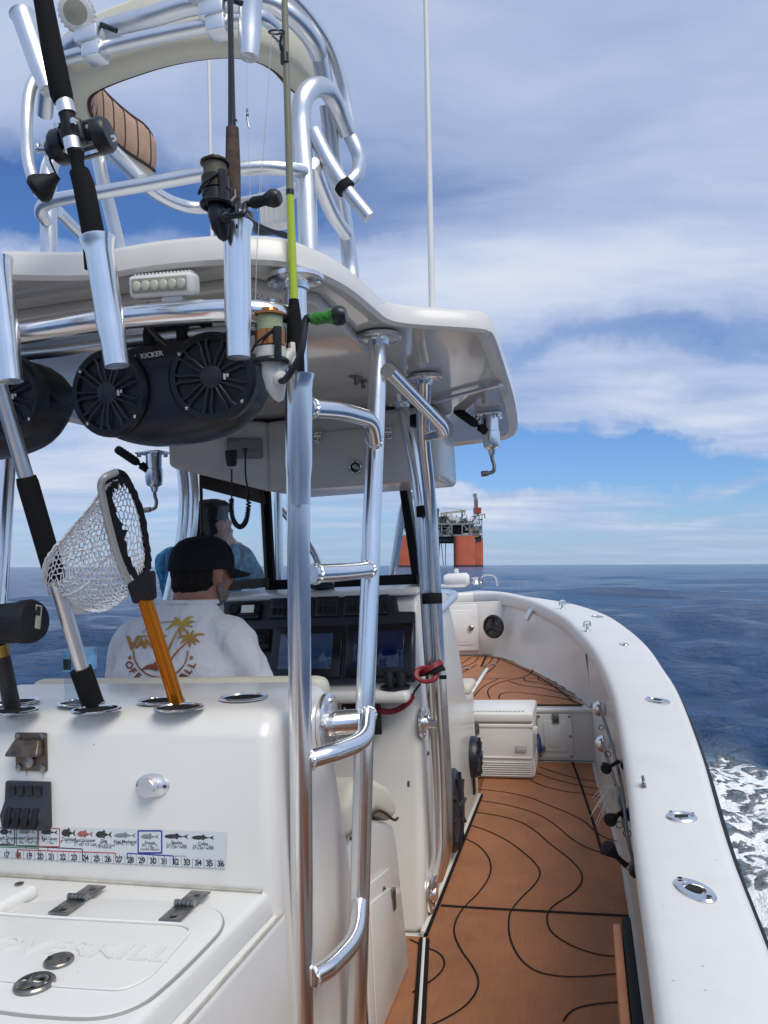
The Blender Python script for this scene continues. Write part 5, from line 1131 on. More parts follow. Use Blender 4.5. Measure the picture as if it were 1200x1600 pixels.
c = K(110, 205); ax = nz(K(100, 158) - K(116, 236)); rt = nz(V(1, .12, .06) - ax * V(1, .12, .06).dot(ax)); fw = ax.cross(rt); fw = fw if fw.y > 0 else -fw; c2_ = c + fw * .045
mb = MB(); 
mb.box(c + fw * .012, (.05, .03, .05), 0, .008, 3, Matrix((rt, fw, ax)).transposed())
for s_, rr in ((-1, .036), (1, .036)): mb.lathe([(rr * .8, -.012), (rr, -.008), (rr, .012), (rr * .85, .020), (0, .022)], c2_ + rt * s_ * .042, rt * s_, 0, 26)
mb.lathe([(.022, -.012), (.024, 0), (.016, .012)], c2_ + rt * -.064, -rt, 0, 18)
for a in (.6, 2.2, 3.9, 5.3): mb.tube([c2_ + rt * -.045 + (fw * math.cos(a) + ax * math.sin(a)) * .031, c2_ + rt * .045 + (fw * math.cos(a) + ax * math.sin(a)) * .031], .0045, 1, 8)
for s_ in (-1, 1): mb.lathe([(.007, 0), (.006, .006), (0, .007)], c - fw * .014 + rt * .018 * s_ + ax * .008, -fw, 2, 10)
mb.lathe([(.007, .02), (.006, .026), (0, .027)], c2_ + rt * .05 - fw * .012 - ax * .018, rt, 2, 10)
rb = mb.build('reel_body', [BLACK, STEELD, STEEL], rod); mb = MB(); mb.lathe([(.03, -.036), (.020, -.03), (.020, .03), (.03, .036)], c2_, rt, 0, 22); mb.build('spool', mat('dark_braid', (.03, .045, .05), .7), rb)
mb = MB(); q = c2_ + rt * -.072; mb.tube(cr([q, q + rt * -.008 - ax * .02, q + rt * -.002 - ax * .05, q + rt * .0 - ax * .058], 4), .0065, 0, 8); mb.tube([q + rt * -.004, q + rt * -.014 + ax * .022], .006, 0, 8); mb.tube([q + rt * -.0, q + rt * -.024 + ax * .008], .006, 0, 8); mb.ball(q + rt * -.025 + ax * .012, (.007, .007, .011), 0, 8)
mb.lathe([(.008, 0), (.012, .012), (.028, .038), (.030, .050), (.022, .060), (0, .063)], q - ax * .055 + rt * .006, nz(-rt * .9 - ax * .45 - fw * .2), 1, 18); mb.build('handle', [STEEL, RUB], rb)
# gaff
gf = thing('gaff', 'long aluminium gaff with black foam grips slanting up from the leaning post', 'gaff', oy(152, 1112, 1.69)); G = lambda px, py: oy(px, py, 1.69 - (1112 - py) * .00045)
mb = MB(); mb.tube([G(140, 1085), G(-40, 470), G(-100, 265)], [.0175, .0175, .0175], 0, 16); mb.build('pole', ALUM, gf)
mb = MB(); q0, q1 = G(145.5, 1100), G(126, 1045); mb.tube([q0, q1], .0265, 0, 18); A_, B_ = G(140, 1085), G(-40, 470); mb.tube([A_.lerp(B_, t) for t in (.315, .335, .565, .58)], [.021, .0245, .0245, .022], 0, 18); mb.build('grip', FOAM, gf, split=True)
# boat rod with big reel at the left edge
rod = thing('boat_rod', 'short black rod with gold ferrule and big lime-line reel at the left edge', 'fishing rod', oy(22, 1112, 1.66)); G = lambda px, py: oy(px, py, 1.66 - (1112 - py) * .0004)
mb = MB(); mb.tube([G(20, 1112), G(3, 1020)], [.021, .018], 0, 14); mb.build('butt', mat('worn_black_wood', (.02, .02, .023), .35, bump=.4, bscale=60, stretch=(6, 6, 1)), rod)
mb = MB(); mb.tube([G(3.5, 1024), G(0, 1006)], .0195, 1, 14); mb.tube([G(0, 1006), G(-60, 700), G(-110, 450)], [.013, .012, .010], 0, 12); mb.build('blank', [BLACK, mat('gold_ferrule', (.45, .28, .08), .3, metal=1)], rod)
c = oy(44, 971, 1.58); ax = nz((1, -.05, .07)); mb = MB(); mb.lathe([(.050, -.022), (.0525, -.012), (.0525, .010), (.047, .021), (.02, .026), (0, .026)], c, ax, 0, 34); 
c2_ = c - ax * .20; mb.lathe([(.050, -.022), (.0525, -.012), (.0525, .010), (.047, .021), (0, .026)], c2_, -ax, 0, 30); 
e1, e2, _ = frame3(ax, (0, 0, 1))
for a in (.25, 1.2, 2.6, -2.2, -1.0): mb.tube([c2_ + (e1 * math.cos(a) + e2 * math.sin(a)) * .045, c + (e1 * math.cos(a) + e2 * math.sin(a)) * .045], .006, 0, 8)
mb.lathe([(.047, -.07), (.049, -.012)], c, ax, 0, 30); rb = mb.build('reel_body', RUB, rod)
mb = MB(); mb.lathe([(.040, -.19), (.040, -.02)], c, ax, 0, 26); mb.build('spool_line', LINEY, rb)
mb = MB(); rot = Matrix((ax, e2, e1)).transposed(); mb.box(c + ax * .0245 + e2 * -.006 + e1 * .008, (.004, .020, .058), 0, .005, 2, rot @ Matrix.Rotation(R(14), 3, 'X')); mb.box(c + ax * .027 + e2 * -.006 + e1 * .022, (.001, .014, .022), 1, .002, 2, rot @ Matrix.Rotation(R(14), 3, 'X')); mb.build('side_badge', [LENS, GASKET], rb)
mb = MB(); mb.box(c - ax * .105 - e1 * .0 + V(0, -.045, -.02), (.03, .012, .05), 0, .003); mb.tube([c - ax * .10 + V(0, -.05, -.02), c - ax * .08 + V(0, -.06, -.005)], .006, 0, 8); mb.build('foot', STEELD, rb)
mb = MB(); mb.tube([c - ax * .06 + V(0, 0, .045), oy(0, 868, 1.62), oy(-60, 740, 1.65)], .0007, 0, 4); mb.build('line', MATS['clear_line'], rod)
# ------------------------------------------------------------------ landing net
net = thing('landing_net', 'landing net with white mesh bag, grey rim and orange handle stuck in the leaning post', 'landing net', oy(278, 1108, 1.71)); G = lambda px, py, dy=0: oy(px, py, 1.71 - (1108 - py) * .00030 + dy)
mb = MB(); d0, d1 = G(279, 1106), G(226, 935); mb.tube([d0 - (d1 - d0) * .35, d0, d1], .0165, 0, 10); 
for k in range(8):
    a = 2 * math.pi * k / 8; e1, e2, _ = frame3(d1 - d0, (1, 0, 0)); o = (e1 * math.cos(a) + e2 * math.sin(a)) * .0155; mb.tube([d0 + o, d1 + o], .0028, 0, 5)
mb.build('handle', ORANGE, net)
rim = [(218, 922), (202, 908), (185, 872), (170, 820), (160, 775), (158, 757), (164, 746), (181, 738), (192, 741), (203, 758), (218, 800), (226, 842), (230, 876), (228, 898), (222, 915)]
RY = lambda i: (.0, .0, -.03, -.06, -.08, -.09, -.09, -.05, .03, .09, .12, .10, .07, .04, .01)[i]
rim3 = [G(px, py, RY(i)) for i, (px, py) in enumerate(rim)]
mb = MB(); mb.tube(cr(rim3[:8], 6), .0085, 0, 10); mb.build('rim', mat('grey_rim', (.40, .40, .39), .4, metal=.3), net)
full = cr(rim3 + [rim3[0]], 6)[:-1]
# black sleeve carrying the mesh, hanging from the rim into the opening
cen = sum(full, Vector()) / len(full); mb = MB(); vs = []; n = len(full)
for i, p in enumerate(full):
    q = (cen - p); q = q.normalized() * (.034 + .012 * math.sin(i * 1.7) * (1 if i % 3 else .2)); vs += [p, p + q * .55 + V(0, .012, 0), p + q + V(0, .018, 0), p + q * .4 + V(0, .03, 0)]
mb.add(vs, [(i * 4 + j, i * 4 + j + 1, ((i + 1) % n) * 4 + j + 1, ((i + 1) % n) * 4 + j) for i in range(n) for j in range(3)], 0); mb.tube(cr(rim3[7:] + [rim3[0]], 6), .008, 0, 8); mb.build('rim_sleeve', BLKCLOTH, net, smooth=60)
mb = MB(); y0, y1 = G(228, 940), G(208, 905); mb.hexa([y0 + V(-.028, -.018, -.005), y0 + V(.022, -.018, .004), y0 + V(.022, .02, .004), y0 + V(-.028, .02, -.005), G(204, 912) + V(-.004, -.016, 0), G(231, 890) + V(.012, -.016, 0), G(231, 890) + V(.012, .02, 0), G(204, 912) + V(-.004, .02, 0)], 0, .008, 2); mb.build('yoke', RUB, net)
# the bag: rim loop drawn out to a sagging end on the left, knotted in a hexagon lattice
rimB = [p.lerp(cen, .12) for p in full]; NU, NV = 52, 22; nb = len(rimB)
def bagpt(u, v):
    p0 = rimB[int(u * nb) % nb].lerp(rimB[(int(u * nb) + 1) % nb], u * nb - int(u * nb))
    a = 2 * math.pi * u; endc = G(102, 915, -.04)
    # end ring: an ellipse low on the left
    off = p0 - cen
    e = endc + V(off.z * -.25 + off.x * .9, off.y * .9, off.z * .46)
    t = v; s_ = 3 * t * t - 2 * t ** 3; q = p0.lerp(e, t * .7 + s_ * .3); belly = math.sin(math.pi * min(1, t)) * .018
    q += V(-.2, 0, -1) * belly * (1.6 if off.z < 0 else .2)
    q += V(-.03, 0, -.022) * max(0, (t - .72) / .28) ** 2 * 0
    if t > .78:
        k = (t - .78) / .22; c_ = endc + V(-.045, 0, -.02); q = q.lerp(c_ + (q - c_) * (1 - k * k * .98), 1)
    return q
mb = MB()
def cord(a, b, r=.00165):
    d = (b - a)
    if d.length < 1e-5: return
    d.normalize(); s_ = d.orthogonal().normalized(); q = d.cross(s_); mb.add([p + (s_ * math.cos(x) + q * math.sin(x)) * r for p in (a, b) for x in (0, 2.09, 4.19)], [(0, 1, 4, 3), (1, 2, 5, 4), (2, 0, 3, 5)], 0)
rr_ = random.Random(3); nodes = {}
def nd(i, j):
    i %= NU * 2
    if (i, j) not in nodes: nodes[(i, j)] = bagpt(i / (NU * 2) % 1.0, min(1, max(0, (j / (NV * 1.5)) + rr_.uniform(-.006, .006)))) + V(rr_.uniform(-1, 1), rr_.uniform(-1, 1), rr_.uniform(-1, 1)) * .0022
    return nodes[(i, j)]
row = 0; j = 0
while j < NV * 1.5 - 2:
    o = row % 2
    for i in range(NU):
        a = 2 * i + o; cord(nd(a, j), nd(a + 1, j + .5)); cord(nd(a + 1, j + .5), nd(a + 2, j)); cord(nd(a + 1, j + .5), nd(a + 1, j + 1.5))
    j += 1.5; row += 1
for uu in (.15, .42, .7): 
    P = [bagpt(uu, .45 + .55 * k / 12) for k in range(13)]; mb.tube(P, [.003] * 13, 0, 5)
mb.build('mesh_bag', NET, net, smooth=180, fix=False)
# ------------------------------------------------------------------ water bottle
c = oz(127, 1097, TOPZ + .006); c.y += .0; bt = thing('water_bottle', 'clear plastic water bottle with white cap standing in a cup ring behind the gaff', 'bottle', c); mb = MB(); h = .235; r = .040
pr = [(r * .9, 0), (r, .008), (r * .94, .03), (r, .05), (r * .95, .065), (r, .08), (r, .135), (r * .93, .15), (r * .6, .19), (r * .38, .205), (r * .36, .225)]
mb.lathe(pr, c, (0, 0, 1), 0, 26); mb.build('bottle', PET, bt); mb = MB(); mb.lathe([(r * 1.012, .082), (r * 1.012, .134)], c, (0, 0, 1), 0, 30); a0 = R(-150); 
for k in range(7): x = c.x - .022 + k * .004; mb.box((x, c.y - math.sqrt(max(0, (r * 1.02) ** 2 - (x - c.x) ** 2)), c.z + .10), (.0022, .002, .026), 1, 0)
mb.build('label', [mat('bottle_label', (.16, .38, .62), .35, var=.5, vscale=28), GASKET], bt, fix=False); mb = MB(); mb.lathe([(r * .40, .222), (r * .42, .226), (r * .42, .248), (0, .25)], c, (0, 0, 1), 0, 18); mb.build('cap', WHITE, bt)
# ------------------------------------------------------------------ cooler
cx0, cx1, cy0, cy1, cz = -.86, -.385, 5.07, 5.50, PADZ + .002
cl = thing('ice_chest', 'white ribbed ice chest with hinged lid and metal latch on the deck before the step', 'cooler', V((cx0 + cx1) / 2, (cy0 + cy1) / 2, 0)); cl_h = .43
def tap(x0, x1, y0, y1, z0, z1, t, mb, m=0, b=.02): mb.hexa([V(x0 + t, y0 + t, z0), V(x1 - t, y0 + t, z0), V(x1 - t, y1 - t, z0), V(x0 + t, y1 - t, z0), V(x0, y0, z1), V(x1, y0, z1), V(x1, y1, z1), V(x0, y1, z1)], m, b, 3)
mb = MB(); tap(cx0, cx1, cy0, cy1, cz, .36, .012, mb); tap(cx0 - .004, cx1 + .004, cy0 - .004, cy1 + .004, .335, .362, 0, mb, 0, .008)
for k in range(7): mb.box(((cx0 + cx1) / 2, cy0 + .006, .03 + k * .014), (cx1 - cx0 - .05, .010, .007), 0, .003); mb.box((cx1 - .010, (cy0 + cy1) / 2, .03 + k * .014), (.010, cy1 - cy0 - .05, .007), 0, .003)
mb.box(((cx0 + cx1) / 2, cy0 + .004, .145), (cx1 - cx0 - .03, .010, .012), 0, .004); body_ = mb.build('box', COOLM, cl)
mb = MB(); tap(cx0 - .008, cx1 + .008, cy0 - .008, cy1 + .006, .368, .435, 0, mb, 0, .018); mb.box(((cx0 + cx1) / 2, (cy0 + cy1) / 2, .437), (cx1 - cx0 - .08, cy1 - cy0 - .09, .008), 0, .004); lid_ = mb.build('lid', COOLM, cl)
mb = MB()
for k in range(16): mb.box((cx0 + .06 + k * .024, cy0 + .035, .442), (.014, .05, .006), 0, .002)
mb.build('lid_tread', COOLM, lid_)
mb = MB(); c = oy(743, 1138, cy0 - .008); mb.box(c, (.05, .012, .075), 0, .006); mb.box(c + V(0, -.006, -.01), (.036, .008, .04), 0, .004); mb.build('latch', STEELD, cl)
mb = MB(); c = V(cx1 + .01, cy0 + .10, .29); mb.tube(cr([c, c + V(.02, 0, -.03), c + V(.028, .0, -.10), c + V(.02, .04, -.14), c + V(.01, .10, -.1)], 5), .009, 0, 8); mb.box(c + V(0, 0, .01), (.03, .05, .05), 1, .008); mb.build('rope_handle', [mat('blue_rope', (.03, .05, .22), .7, bump=.5, bscale=200), COOLM], cl)
mb = MB(); mb.prism([V(-.50, cy0 - .0055 + .004, .185), V(-.43, cy0 - .0015, .185), V(-.43, cy0 - .0015, .225), V(-.50, cy0 - .0015, .225)], (0, -.003, 0), 0, .001); mb.text('igloo', (-.465, cy0 - .006, .205), (1, 0, 0), (0, 0, 1), .026, 1, 'CENTER', .001); mb.build('badge', [mat('badge_grey', (.5, .5, .49), .4), WHITE], cl)
mb = MB(); mb.lathe([(.03, 0), (.034, .012), (.02, .03), (0, .034)], oy(845, 1169, 5.52), (0, -1, 0), 0, 16); mb.build('drain_cap', STEELD, label='round steel drain cap beside the ice chest on the step', cat='cap')
# ------------------------------------------------------------------ kill switch lanyard, binoculars in the cup holder
ln = thing('kill_switch_lanyard', 'red coiled kill switch lanyard wrapped round the console pipe', 'lanyard', oy(674, 1052, 3.1)); mb = MB(); c = oy(674, 1047, 3.13)
mb.lathe([(.048, -.016), (.050, -.012), (.050, .012), (.048, .016)], c, nz((-.25, .1, 1)), 1, 24, sx=1.15, up=(1, 0, 0)); mb.lathe([(.056, -.010), (.056, .010)], c + V(.002, -.004, .01), nz((-.55, .1, 1)), 0, 24, sx=1.0, up=(1, 0, 0)); mb.ring(oy(666, 1054, 3.08), (.5, -.6, .4), .030, .009, 0, 20, 8, sx=1.5, up=(1, 0, .3)); mb.box(oy(692, 1058, 3.06), (.03, .012, .016), 1, .003); mb.build('strap', [RED, BLKCLOTH], ln)
mb = MB(); P = cr([oy(657, 1068, 3.07), oy(648, 1080, 3.07), oy(645, 1088, 3.07)], 5); mb.tube(P, .005, 0, 6); mb.build('clip', BLACK, ln)
mb = MB(); P = cr([oy(*p) for p in ((645, 1087, 3.07), (638, 1097, 3.07), (625, 1107, 3.07), (610, 1112, 3.07), (596, 1111, 3.07), (585, 1108, 3.09))], 40); cl_ = []
for i, p in enumerate(P):
    t = (P[min(i + 1, len(P) - 1)] - P[max(i - 1, 0)]).normalized(); s_ = t.cross(V(0, 1, 0)).normalized(); q = t.cross(s_); a = i * 1.05; cl_.append(p + (s_ * math.cos(a) + q * math.sin(a)) * .0085)
mb.tube(cl_, .0042, 0, 5); mb.build('coiled_cord', RED, ln)
mb = MB(); c = V(-.775, 3.075, .957)
for s_ in (-1, 1): mb.lathe([(.021, 0), (.021, .05), (.018, .055), (.018, .065), (.013, .066), (.012, .06), (0, .058)], c + V(.023 * s_, 0, 0), nz((.06 * s_, 0, 1)), 0, 18)
mb.box(c + V(0, 0, .025), (.03, .025, .03), 0, .006); mb.build('binoculars', RUB, label='small black binoculars standing in the console cup holder', cat='binoculars')
# ------------------------------------------------------------------ windlass at the bow
c = V(-1.43, 8.62, 1.035); c = oy(708, 918, 8.6); c.z = max(c.z, 1.04); wl = thing('anchor_windlass', 'white anchor windlass on the bow tip with a short metal hoop', 'windlass', c); mb = MB()
mb.box(c + V(0, 0, .02), (.30, .16, .04), 0, .015); mb.tube([c + V(-.09, -.02, .085), c + V(-.05, -.02, .085), c + V(.16, -.02, .085), c + V(.19, -.02, .085)], [.055, .075, .075, .05], 0, 18); mb.box(c + V(.05, -.02, .17), (.05, .05, .08), 0, .015); mb.build('housing', WHITE, wl)
mb = MB(); mb.tube(bend([c + V(.32, 0, .0), c + V(.33, 0, .13), c + V(.48, 0, .12), c + V(.50, 0, 0)], .07), .012, 0, 8); mb.lathe([(.03, 0), (.05, .02), (.03, .05), (.05, .08), (0, .09)], c + V(.26, -.02, .02), (0, 0, 1), 0, 14); mb.build('gypsy', STEEL, wl)
# ------------------------------------------------------------------ rods racked under the starboard gunwale
def rack_rod(P, knobs, label):
    root = thing('racked_rod', label, 'fishing rod', P[-1], 'rods racked under the gunwale'); mb = MB(); mb.tube(cr(P, 5), [.009 - .004 * i / (5 * (len(P) - 1)) for i in range(5 * (len(P) - 1) + 1)], 0, 8)
    for i in range(1, 5):
        p = P[0].lerp(P[-1], i / 5.5) + V(-.016, 0, .0); mb.ring(p, P[-1] - P[0], .013, .002, 0, 14, 5)
    mb.build('blank', BLACK, root)
    for (px, py, x), tip in knobs:
        k = oy(px, py, x); t = oy(*tip); mb = MB(); d = nz(k - t); mb.tube([t, t.lerp(k, .5), k], [.010, .008, .009], 0, 8); mb.lathe([(.010, -.01), (.013, 0), (.022, .02), (.024, .032), (.018, .04), (0, .042)], k - d * .01, d, 0, 16); mb.lathe([(.016, -.022), (.023, -.015), (.023, .015), (.016, .022)], t + V(.03, 0, -.01), V(0, 1, .2), 1, 16); mb.build('reel_handle', [RUB, BLACK], root)
rack_rod([oy(936, 1103, 4.6), oy(955, 1160, 3.9), oy(972, 1232, 3.2), oy(984, 1325, 2.6), V(.13, 2.2, .45)], [((950, 1199, 3.4), (966, 1190, 3.5)), ((956, 1331, 2.5), (978, 1352, 2.52))], 'black fishing rod racked under the gunwale, lower of the two handles near the deck')
rack_rod([oy(941, 1161, 4.3), oy(952, 1195, 3.8), oy(965, 1237, 3.3), oy(978, 1300, 2.8), V(.13, 2.3, .35)], [((958, 1278, 2.9), (974, 1268, 2.95))], 'black fishing rod racked under the gunwale beside a tuft of clear leader')
mb = MB(); rr = random.Random(5)
for k in range(60):
    a = oy(962, 1232, 3.2) + V(rr.uniform(-.01, .01), rr.uniform(-.02, .02), rr.uniform(-.01, .01)); e = a + V(rr.uniform(-.10, .02), rr.uniform(-.12, .06), rr.uniform(-.12, -.03)); mb.tube(cr([a, a.lerp(e, .5) + V(0, 0, .02), e], 3), .0011, 0, 4)
mb.build('skirt_lure', mat('pale_skirt', (.62, .60, .52), .4), label='pale stringy lure skirt dangling from a racked rod', cat='lure', fix=False)
# ------------------------------------------------------------------ offshore platform on the horizon
def rig():
    D = 900.
    def wp(px, py, d=0.):
        v = CR * ((px - 600) / 1200) - CU * ((py - 800) / 1200) + CF; return EYEW + v * ((D + d) / v.y)
    OR = mat('orange_hull_paint', (.50, .115, .055), .6, var=.14, vscale=.09, dirt=(.20, .06, .035, .55)); GRY = mat('grey_rig_steel', (.20, .22, .23), .6, var=.25, vscale=.2); DK = mat('dark_rig_steel', (.035, .04, .048), .7, var=.3, vscale=.15); PALE = mat('pale_module', (.52, .53, .50), .6, var=.1, vscale=.1); RST = mat('red_rig_steel', (.30, .05, .03), .6); YL = mat('yellow_rig_steel', (.36, .27, .08), .6); WH = mat('white_module', (.66, .70, .72), .6)
    base = wp(690, 883, 20); base.z = SEA; root = thing('offshore_platform', 'offshore oil platform on fat orange legs standing at the horizon right of the helm', 'oil platform', base, world=True)
    S_ = .75   # metres per pixel at that distance
    def colm(px0, px1, py0, d):
        a, b = wp(px0, py0, d), wp(px1, py0, d); r = (b.x - a.x) / 2; c = (a + b) / 2; mb = MB(); zt = a.z
        n = 20; rg = []
        for z in (SEA - 6, SEA, SEA + 2.2, zt): rg.append([Vector((c.x + r * math.copysign(abs(math.cos(t)) ** .45, math.cos(t)), c.y + r * math.copysign(abs(math.sin(t)) ** .45, math.sin(t)), z)) for t in [2 * math.pi * (k + .5) / 24 for k in range(24)]])
        mb.loft(rg[:3], 1); mb.loft(rg[2:], 0); o = mb.build('column', [OR, DK], root, smooth=40, world=True)
        mb = MB(); 
        for k in range(10): mb.box((c.x - r - .5, c.y - r * .6, SEA + 3 + k * (zt - SEA - 4) / 10), (1.2, 1.2, .5), 0)
        mb.tube([Vector((c.x - r - .7, c.y - r * .6, SEA)), Vector((c.x - r - .7, c.y - r * .6, zt))], .25, 0, 5); mb.build('ladder', DK, o, world=True)
    colm(709, 741.5, 838, 0); colm(619, 652, 838, 0); colm(729, 754, 840, 72); colm(640, 666, 840, 72)
    def blk(mb, x0, y0, x1, y1, d0, dep, m=0):
        a, b = wp(x0, y0, d0), wp(x1, y1, d0); mb.hexa([V(a.x, a.y, b.z), V(b.x, a.y, b.z), V(b.x, a.y + dep, b.z), V(a.x, a.y + dep, b.z), V(a.x, a.y, a.z), V(b.x, a.y, a.z), V(b.x, a.y + dep, a.z), V(a.x, a.y + dep, a.z)], m)
    mb = MB(); blk(mb, 625, 838, 752, 846, 4, 80, 1); blk(mb, 622, 817.5, 741, 820, 0, 90, 0); blk(mb, 640, 822, 736, 836, 14, 70, 1); blk(mb, 628, 835.5, 741, 838, 0, 90, 0); mb.build('deck', [GRY, DK], root, world=True)
    mb = MB()
    def st(x0, y0, x1, y1, d=0., r=.5, m=0): mb.tube([wp(x0, y0, d), wp(x1, y1, d)], r, m, 6)
    for x in (624, 640, 655, 676, 690, 706, 722, 734): st(x, 819, x, 838, 0, .8)
    for a, b in ((624, 640), (655, 640), (676, 690), (706, 690), (722, 741)): st(a, 819, b, 837, 0, .6); 
    for x in (680, 700): st(x, 838, x + 4, 820, 0, .5)
    for y in (824, 829): st(676, y, 706, y, 1, .35)
    mb.build('deck_truss', GRY, root, world=True)
    rn = random.Random(8)
    for (x0, y0, x1, y1, m) in ((675, 794, 686, 818, GRY), (688, 806, 696, 818, GRY), (697, 805, 708, 817, PALE), (706, 808, 721, 817, WH), (722, 810, 731, 818, GRY), (731, 814, 741, 838, GRY), (660, 800, 674, 818, GRY), (632, 803, 648, 818, GRY), (677, 825, 688, 835, PALE), (696, 826, 705, 834, PALE), (724, 833, 737, 838.5, PALE), (741, 822, 753, 846, GRY), (648, 808, 662, 818, PALE)):
        mb = MB(); blk(mb, x0, y0, x1, y1, rn.uniform(2, 10), 24, 0); a, b = wp(x0, y0, 1.0), wp(x1, y1, 1.0)
        for k in range(5):
            u = rn.uniform(a.x, b.x); w = rn.uniform(a.z, b.z); mb.box((u, a.y + 3, w), (rn.uniform(1, 3.5), 6, rn.uniform(.6, 2.5)), rn.choice((1, 1, 2, 0)))
        for k in range(3): u = rn.uniform(a.x, b.x); mb.tube([V(u, a.y + 6, a.z), V(u, a.y + 6, a.z + rn.uniform(1, 4))], .35, 1, 5)
        mb.build('module', [m, DK, YL], root, world=True)
    # bits of pipework and handrail over all
    mb = MB()
    for k in range(70):
        x = rn.uniform(622, 754); y = rn.choice((rn.uniform(804, 818), rn.uniform(821, 838))); mb.box(wp(x, y, rn.uniform(-1, 3)), (rn.uniform(.5, 4), 2, rn.uniform(.4, 2.4)), rn.choice((0, 0, 1, 2, 2)))
    mb.build('pipework', [GRY, PALE, DK], root, world=True, kind='stuff')
    mb = MB(); st(688, 802, 728, 797, 3, .55); st(688, 804, 728, 799, 3, .45); st(690, 793, 724, 797, 3, .25)
    for k in range(12): st(688 + k * 3.3, 802 - k * .42, 690 + k * 3.3, 803.8 - k * .42, 3, .25)
    cr_ = mb.build('crane', YL, root, world=True); mb = MB(); st(722, 797, 722, 809, 3, 1.1); st(723, 797, 727, 803, 3, .6); mb.build('crane_post', GRY, cr_, world=True)
    mb = MB(); 
    for s_ in (-1, 1):
        for dd in (4, 12): st(745 + 5 * s_, 820, 743 + 1.5 * s_, 778, dd, .6)
    for k in range(7):
        y = 818 - k * 6; w = 5 - k * .5; st(744.6 - w, y, 744 + w, y - 5, 4, .35); st(744.6 + w, y, 744 - w, y - 5, 4, .35); st(744.6 - w, y, 744.6 + w, y, 4, .35)
    st(736, 808, 757, 803, 6, .6); st(735, 818, 747, 803, 6, .6); st(753, 805, 753, 838, 6, .5); st(757, 803, 758, 810, 6, .7); dk = mb.build('derrick', GRY, root, world=True)
    mb = MB(); blk(mb, 741, 793, 752, 802, 3, 10, 0); blk(mb, 743, 782, 747, 793, 4, 6, 0); blk(mb, 740, 771, 745, 776, 4, 6, 1); blk(mb, 741, 777, 746, 782, 4, 5, 2); mb.build('derrick_head', [RST, GRY, YL], dk, world=True)
    mb = MB(); 
    for x0, x1 in ((686, 683), (687, 686), (689, 693), (696, 696.5), (684, 678), (660, 658)): mb.tube([wp(x0, 845, 30), wp(x1, 884, 30)], .45, 0, 6)
    blk(mb, 684.5, 846, 687.5, 852, 30, 3, 0); mb.build('riser', GRY, root, world=True)
rig()
# ------------------------------------------------------------------ people
def remesh(mb, name, mats, parent, vox=.012, smooth_it=6, world=False):
    me = bpy.data.meshes.new('tmp'); me.from_pydata([tuple(v) for v in mb.v], [], mb.f); o = bpy.data.objects.new('tmp', me); COL.objects.link(o)
    md = o.modifiers.new('r', 'REMESH'); md.mode = 'VOXEL'; md.voxel_size = vox
    if smooth_it: s = o.modifiers.new('s', 'SMOOTH'); s.iterations = smooth_it; s.factor = .5
    bpy.context.view_layer.update(); e = o.evaluated_get(bpy.context.evaluated_depsgraph_get()); m2 = e.to_mesh(); out = MB(); out.add([v.co.copy() for v in m2.vertices], [tuple(p.vertices) for p in m2.polygons], 0); e.to_mesh_clear(); bpy.data.objects.remove(o)
    return out
def skinmat(name, col):
    mt = mat(name, col, .5, var=.18, vscale=16, bump=.12, bscale=160, spec=.4); b = mt.node_tree.nodes['Principled BSDF']; b.inputs['Subsurface Weight'].default_value = .12; b.inputs['Subsurface Radius'].default_value = (.012, .005, .003); return mt
SKIN1 = skinmat('weathered_skin', (.36, .175, .115)); SKIN2 = skinmat('tanned_skin', (.42, .22, .15))
HAIRD = mat('dark_hair', (.011, .008, .007), .7, spec=.2, bump=.9, bscale=150, stretch=(1, 1, .25), var=.4, vscale=120); BEARD = mat('grey_beard', (.20, .17, .15), .7, bump=1., bscale=240, var=.6, vscale=180)
def head_mb(mb, H):
    """H maps local head coordinates (x right, y ahead, z up, centre between the ears) to the boat"""
    def ball(c, r): 
        b = MB(); b.ball(c, r, 0, 16); mb.add([H(v) for v in b.v], b.f, 0)
    ball((0, -.012, .030), (.088, .112, .100)); ball((0, .030, -.045), (.066, .076, .072)); ball((0, .072, -.088), (.036, .034, .030)); ball((0, .085, .018), (.060, .030, .03))
    ball((0, .112, -.022), (.017, .026, .020)); ball((0, .104, .002), (.012, .018, .034)); ball((0, .098, -.062), (.030, .014, .012)); ball((.05, .068, -.02), (.026, .026, .026)); ball((-.05, .068, -.02), (.026, .026, .026))
    for s in (-1, 1): ball((.092 * s, -.012, -.008), (.013, .026, .036)); ball((.094 * s, -.008, -.032), (.010, .013, .014))
def eyes(H, root):
    for s in (-1, 1):
        mb = MB(); b = MB(); b.ball((.034 * s, .094, .004), (.013, .010, .010), 0, 10); b.ball((.034 * s, .103, .004), (.0055, .003, .0055), 1, 8)
        mb.add([H(v) for v in b.v], b.f, 0); mb.mi = list(b.mi); mb.build('eye', [WHITE, GASKET], root)
def limb(mb, pts, rs, n=14):
    mb.tube(cr(pts, 5), [interp([(i, r) for i, r in enumerate(rs)], k / 5) for k in range(5 * (len(pts) - 1) + 1)], 0, n)
    mb.ball(pts[0], rs[0], 0, 10); mb.ball(pts[-1], rs[-1], 0, 10)
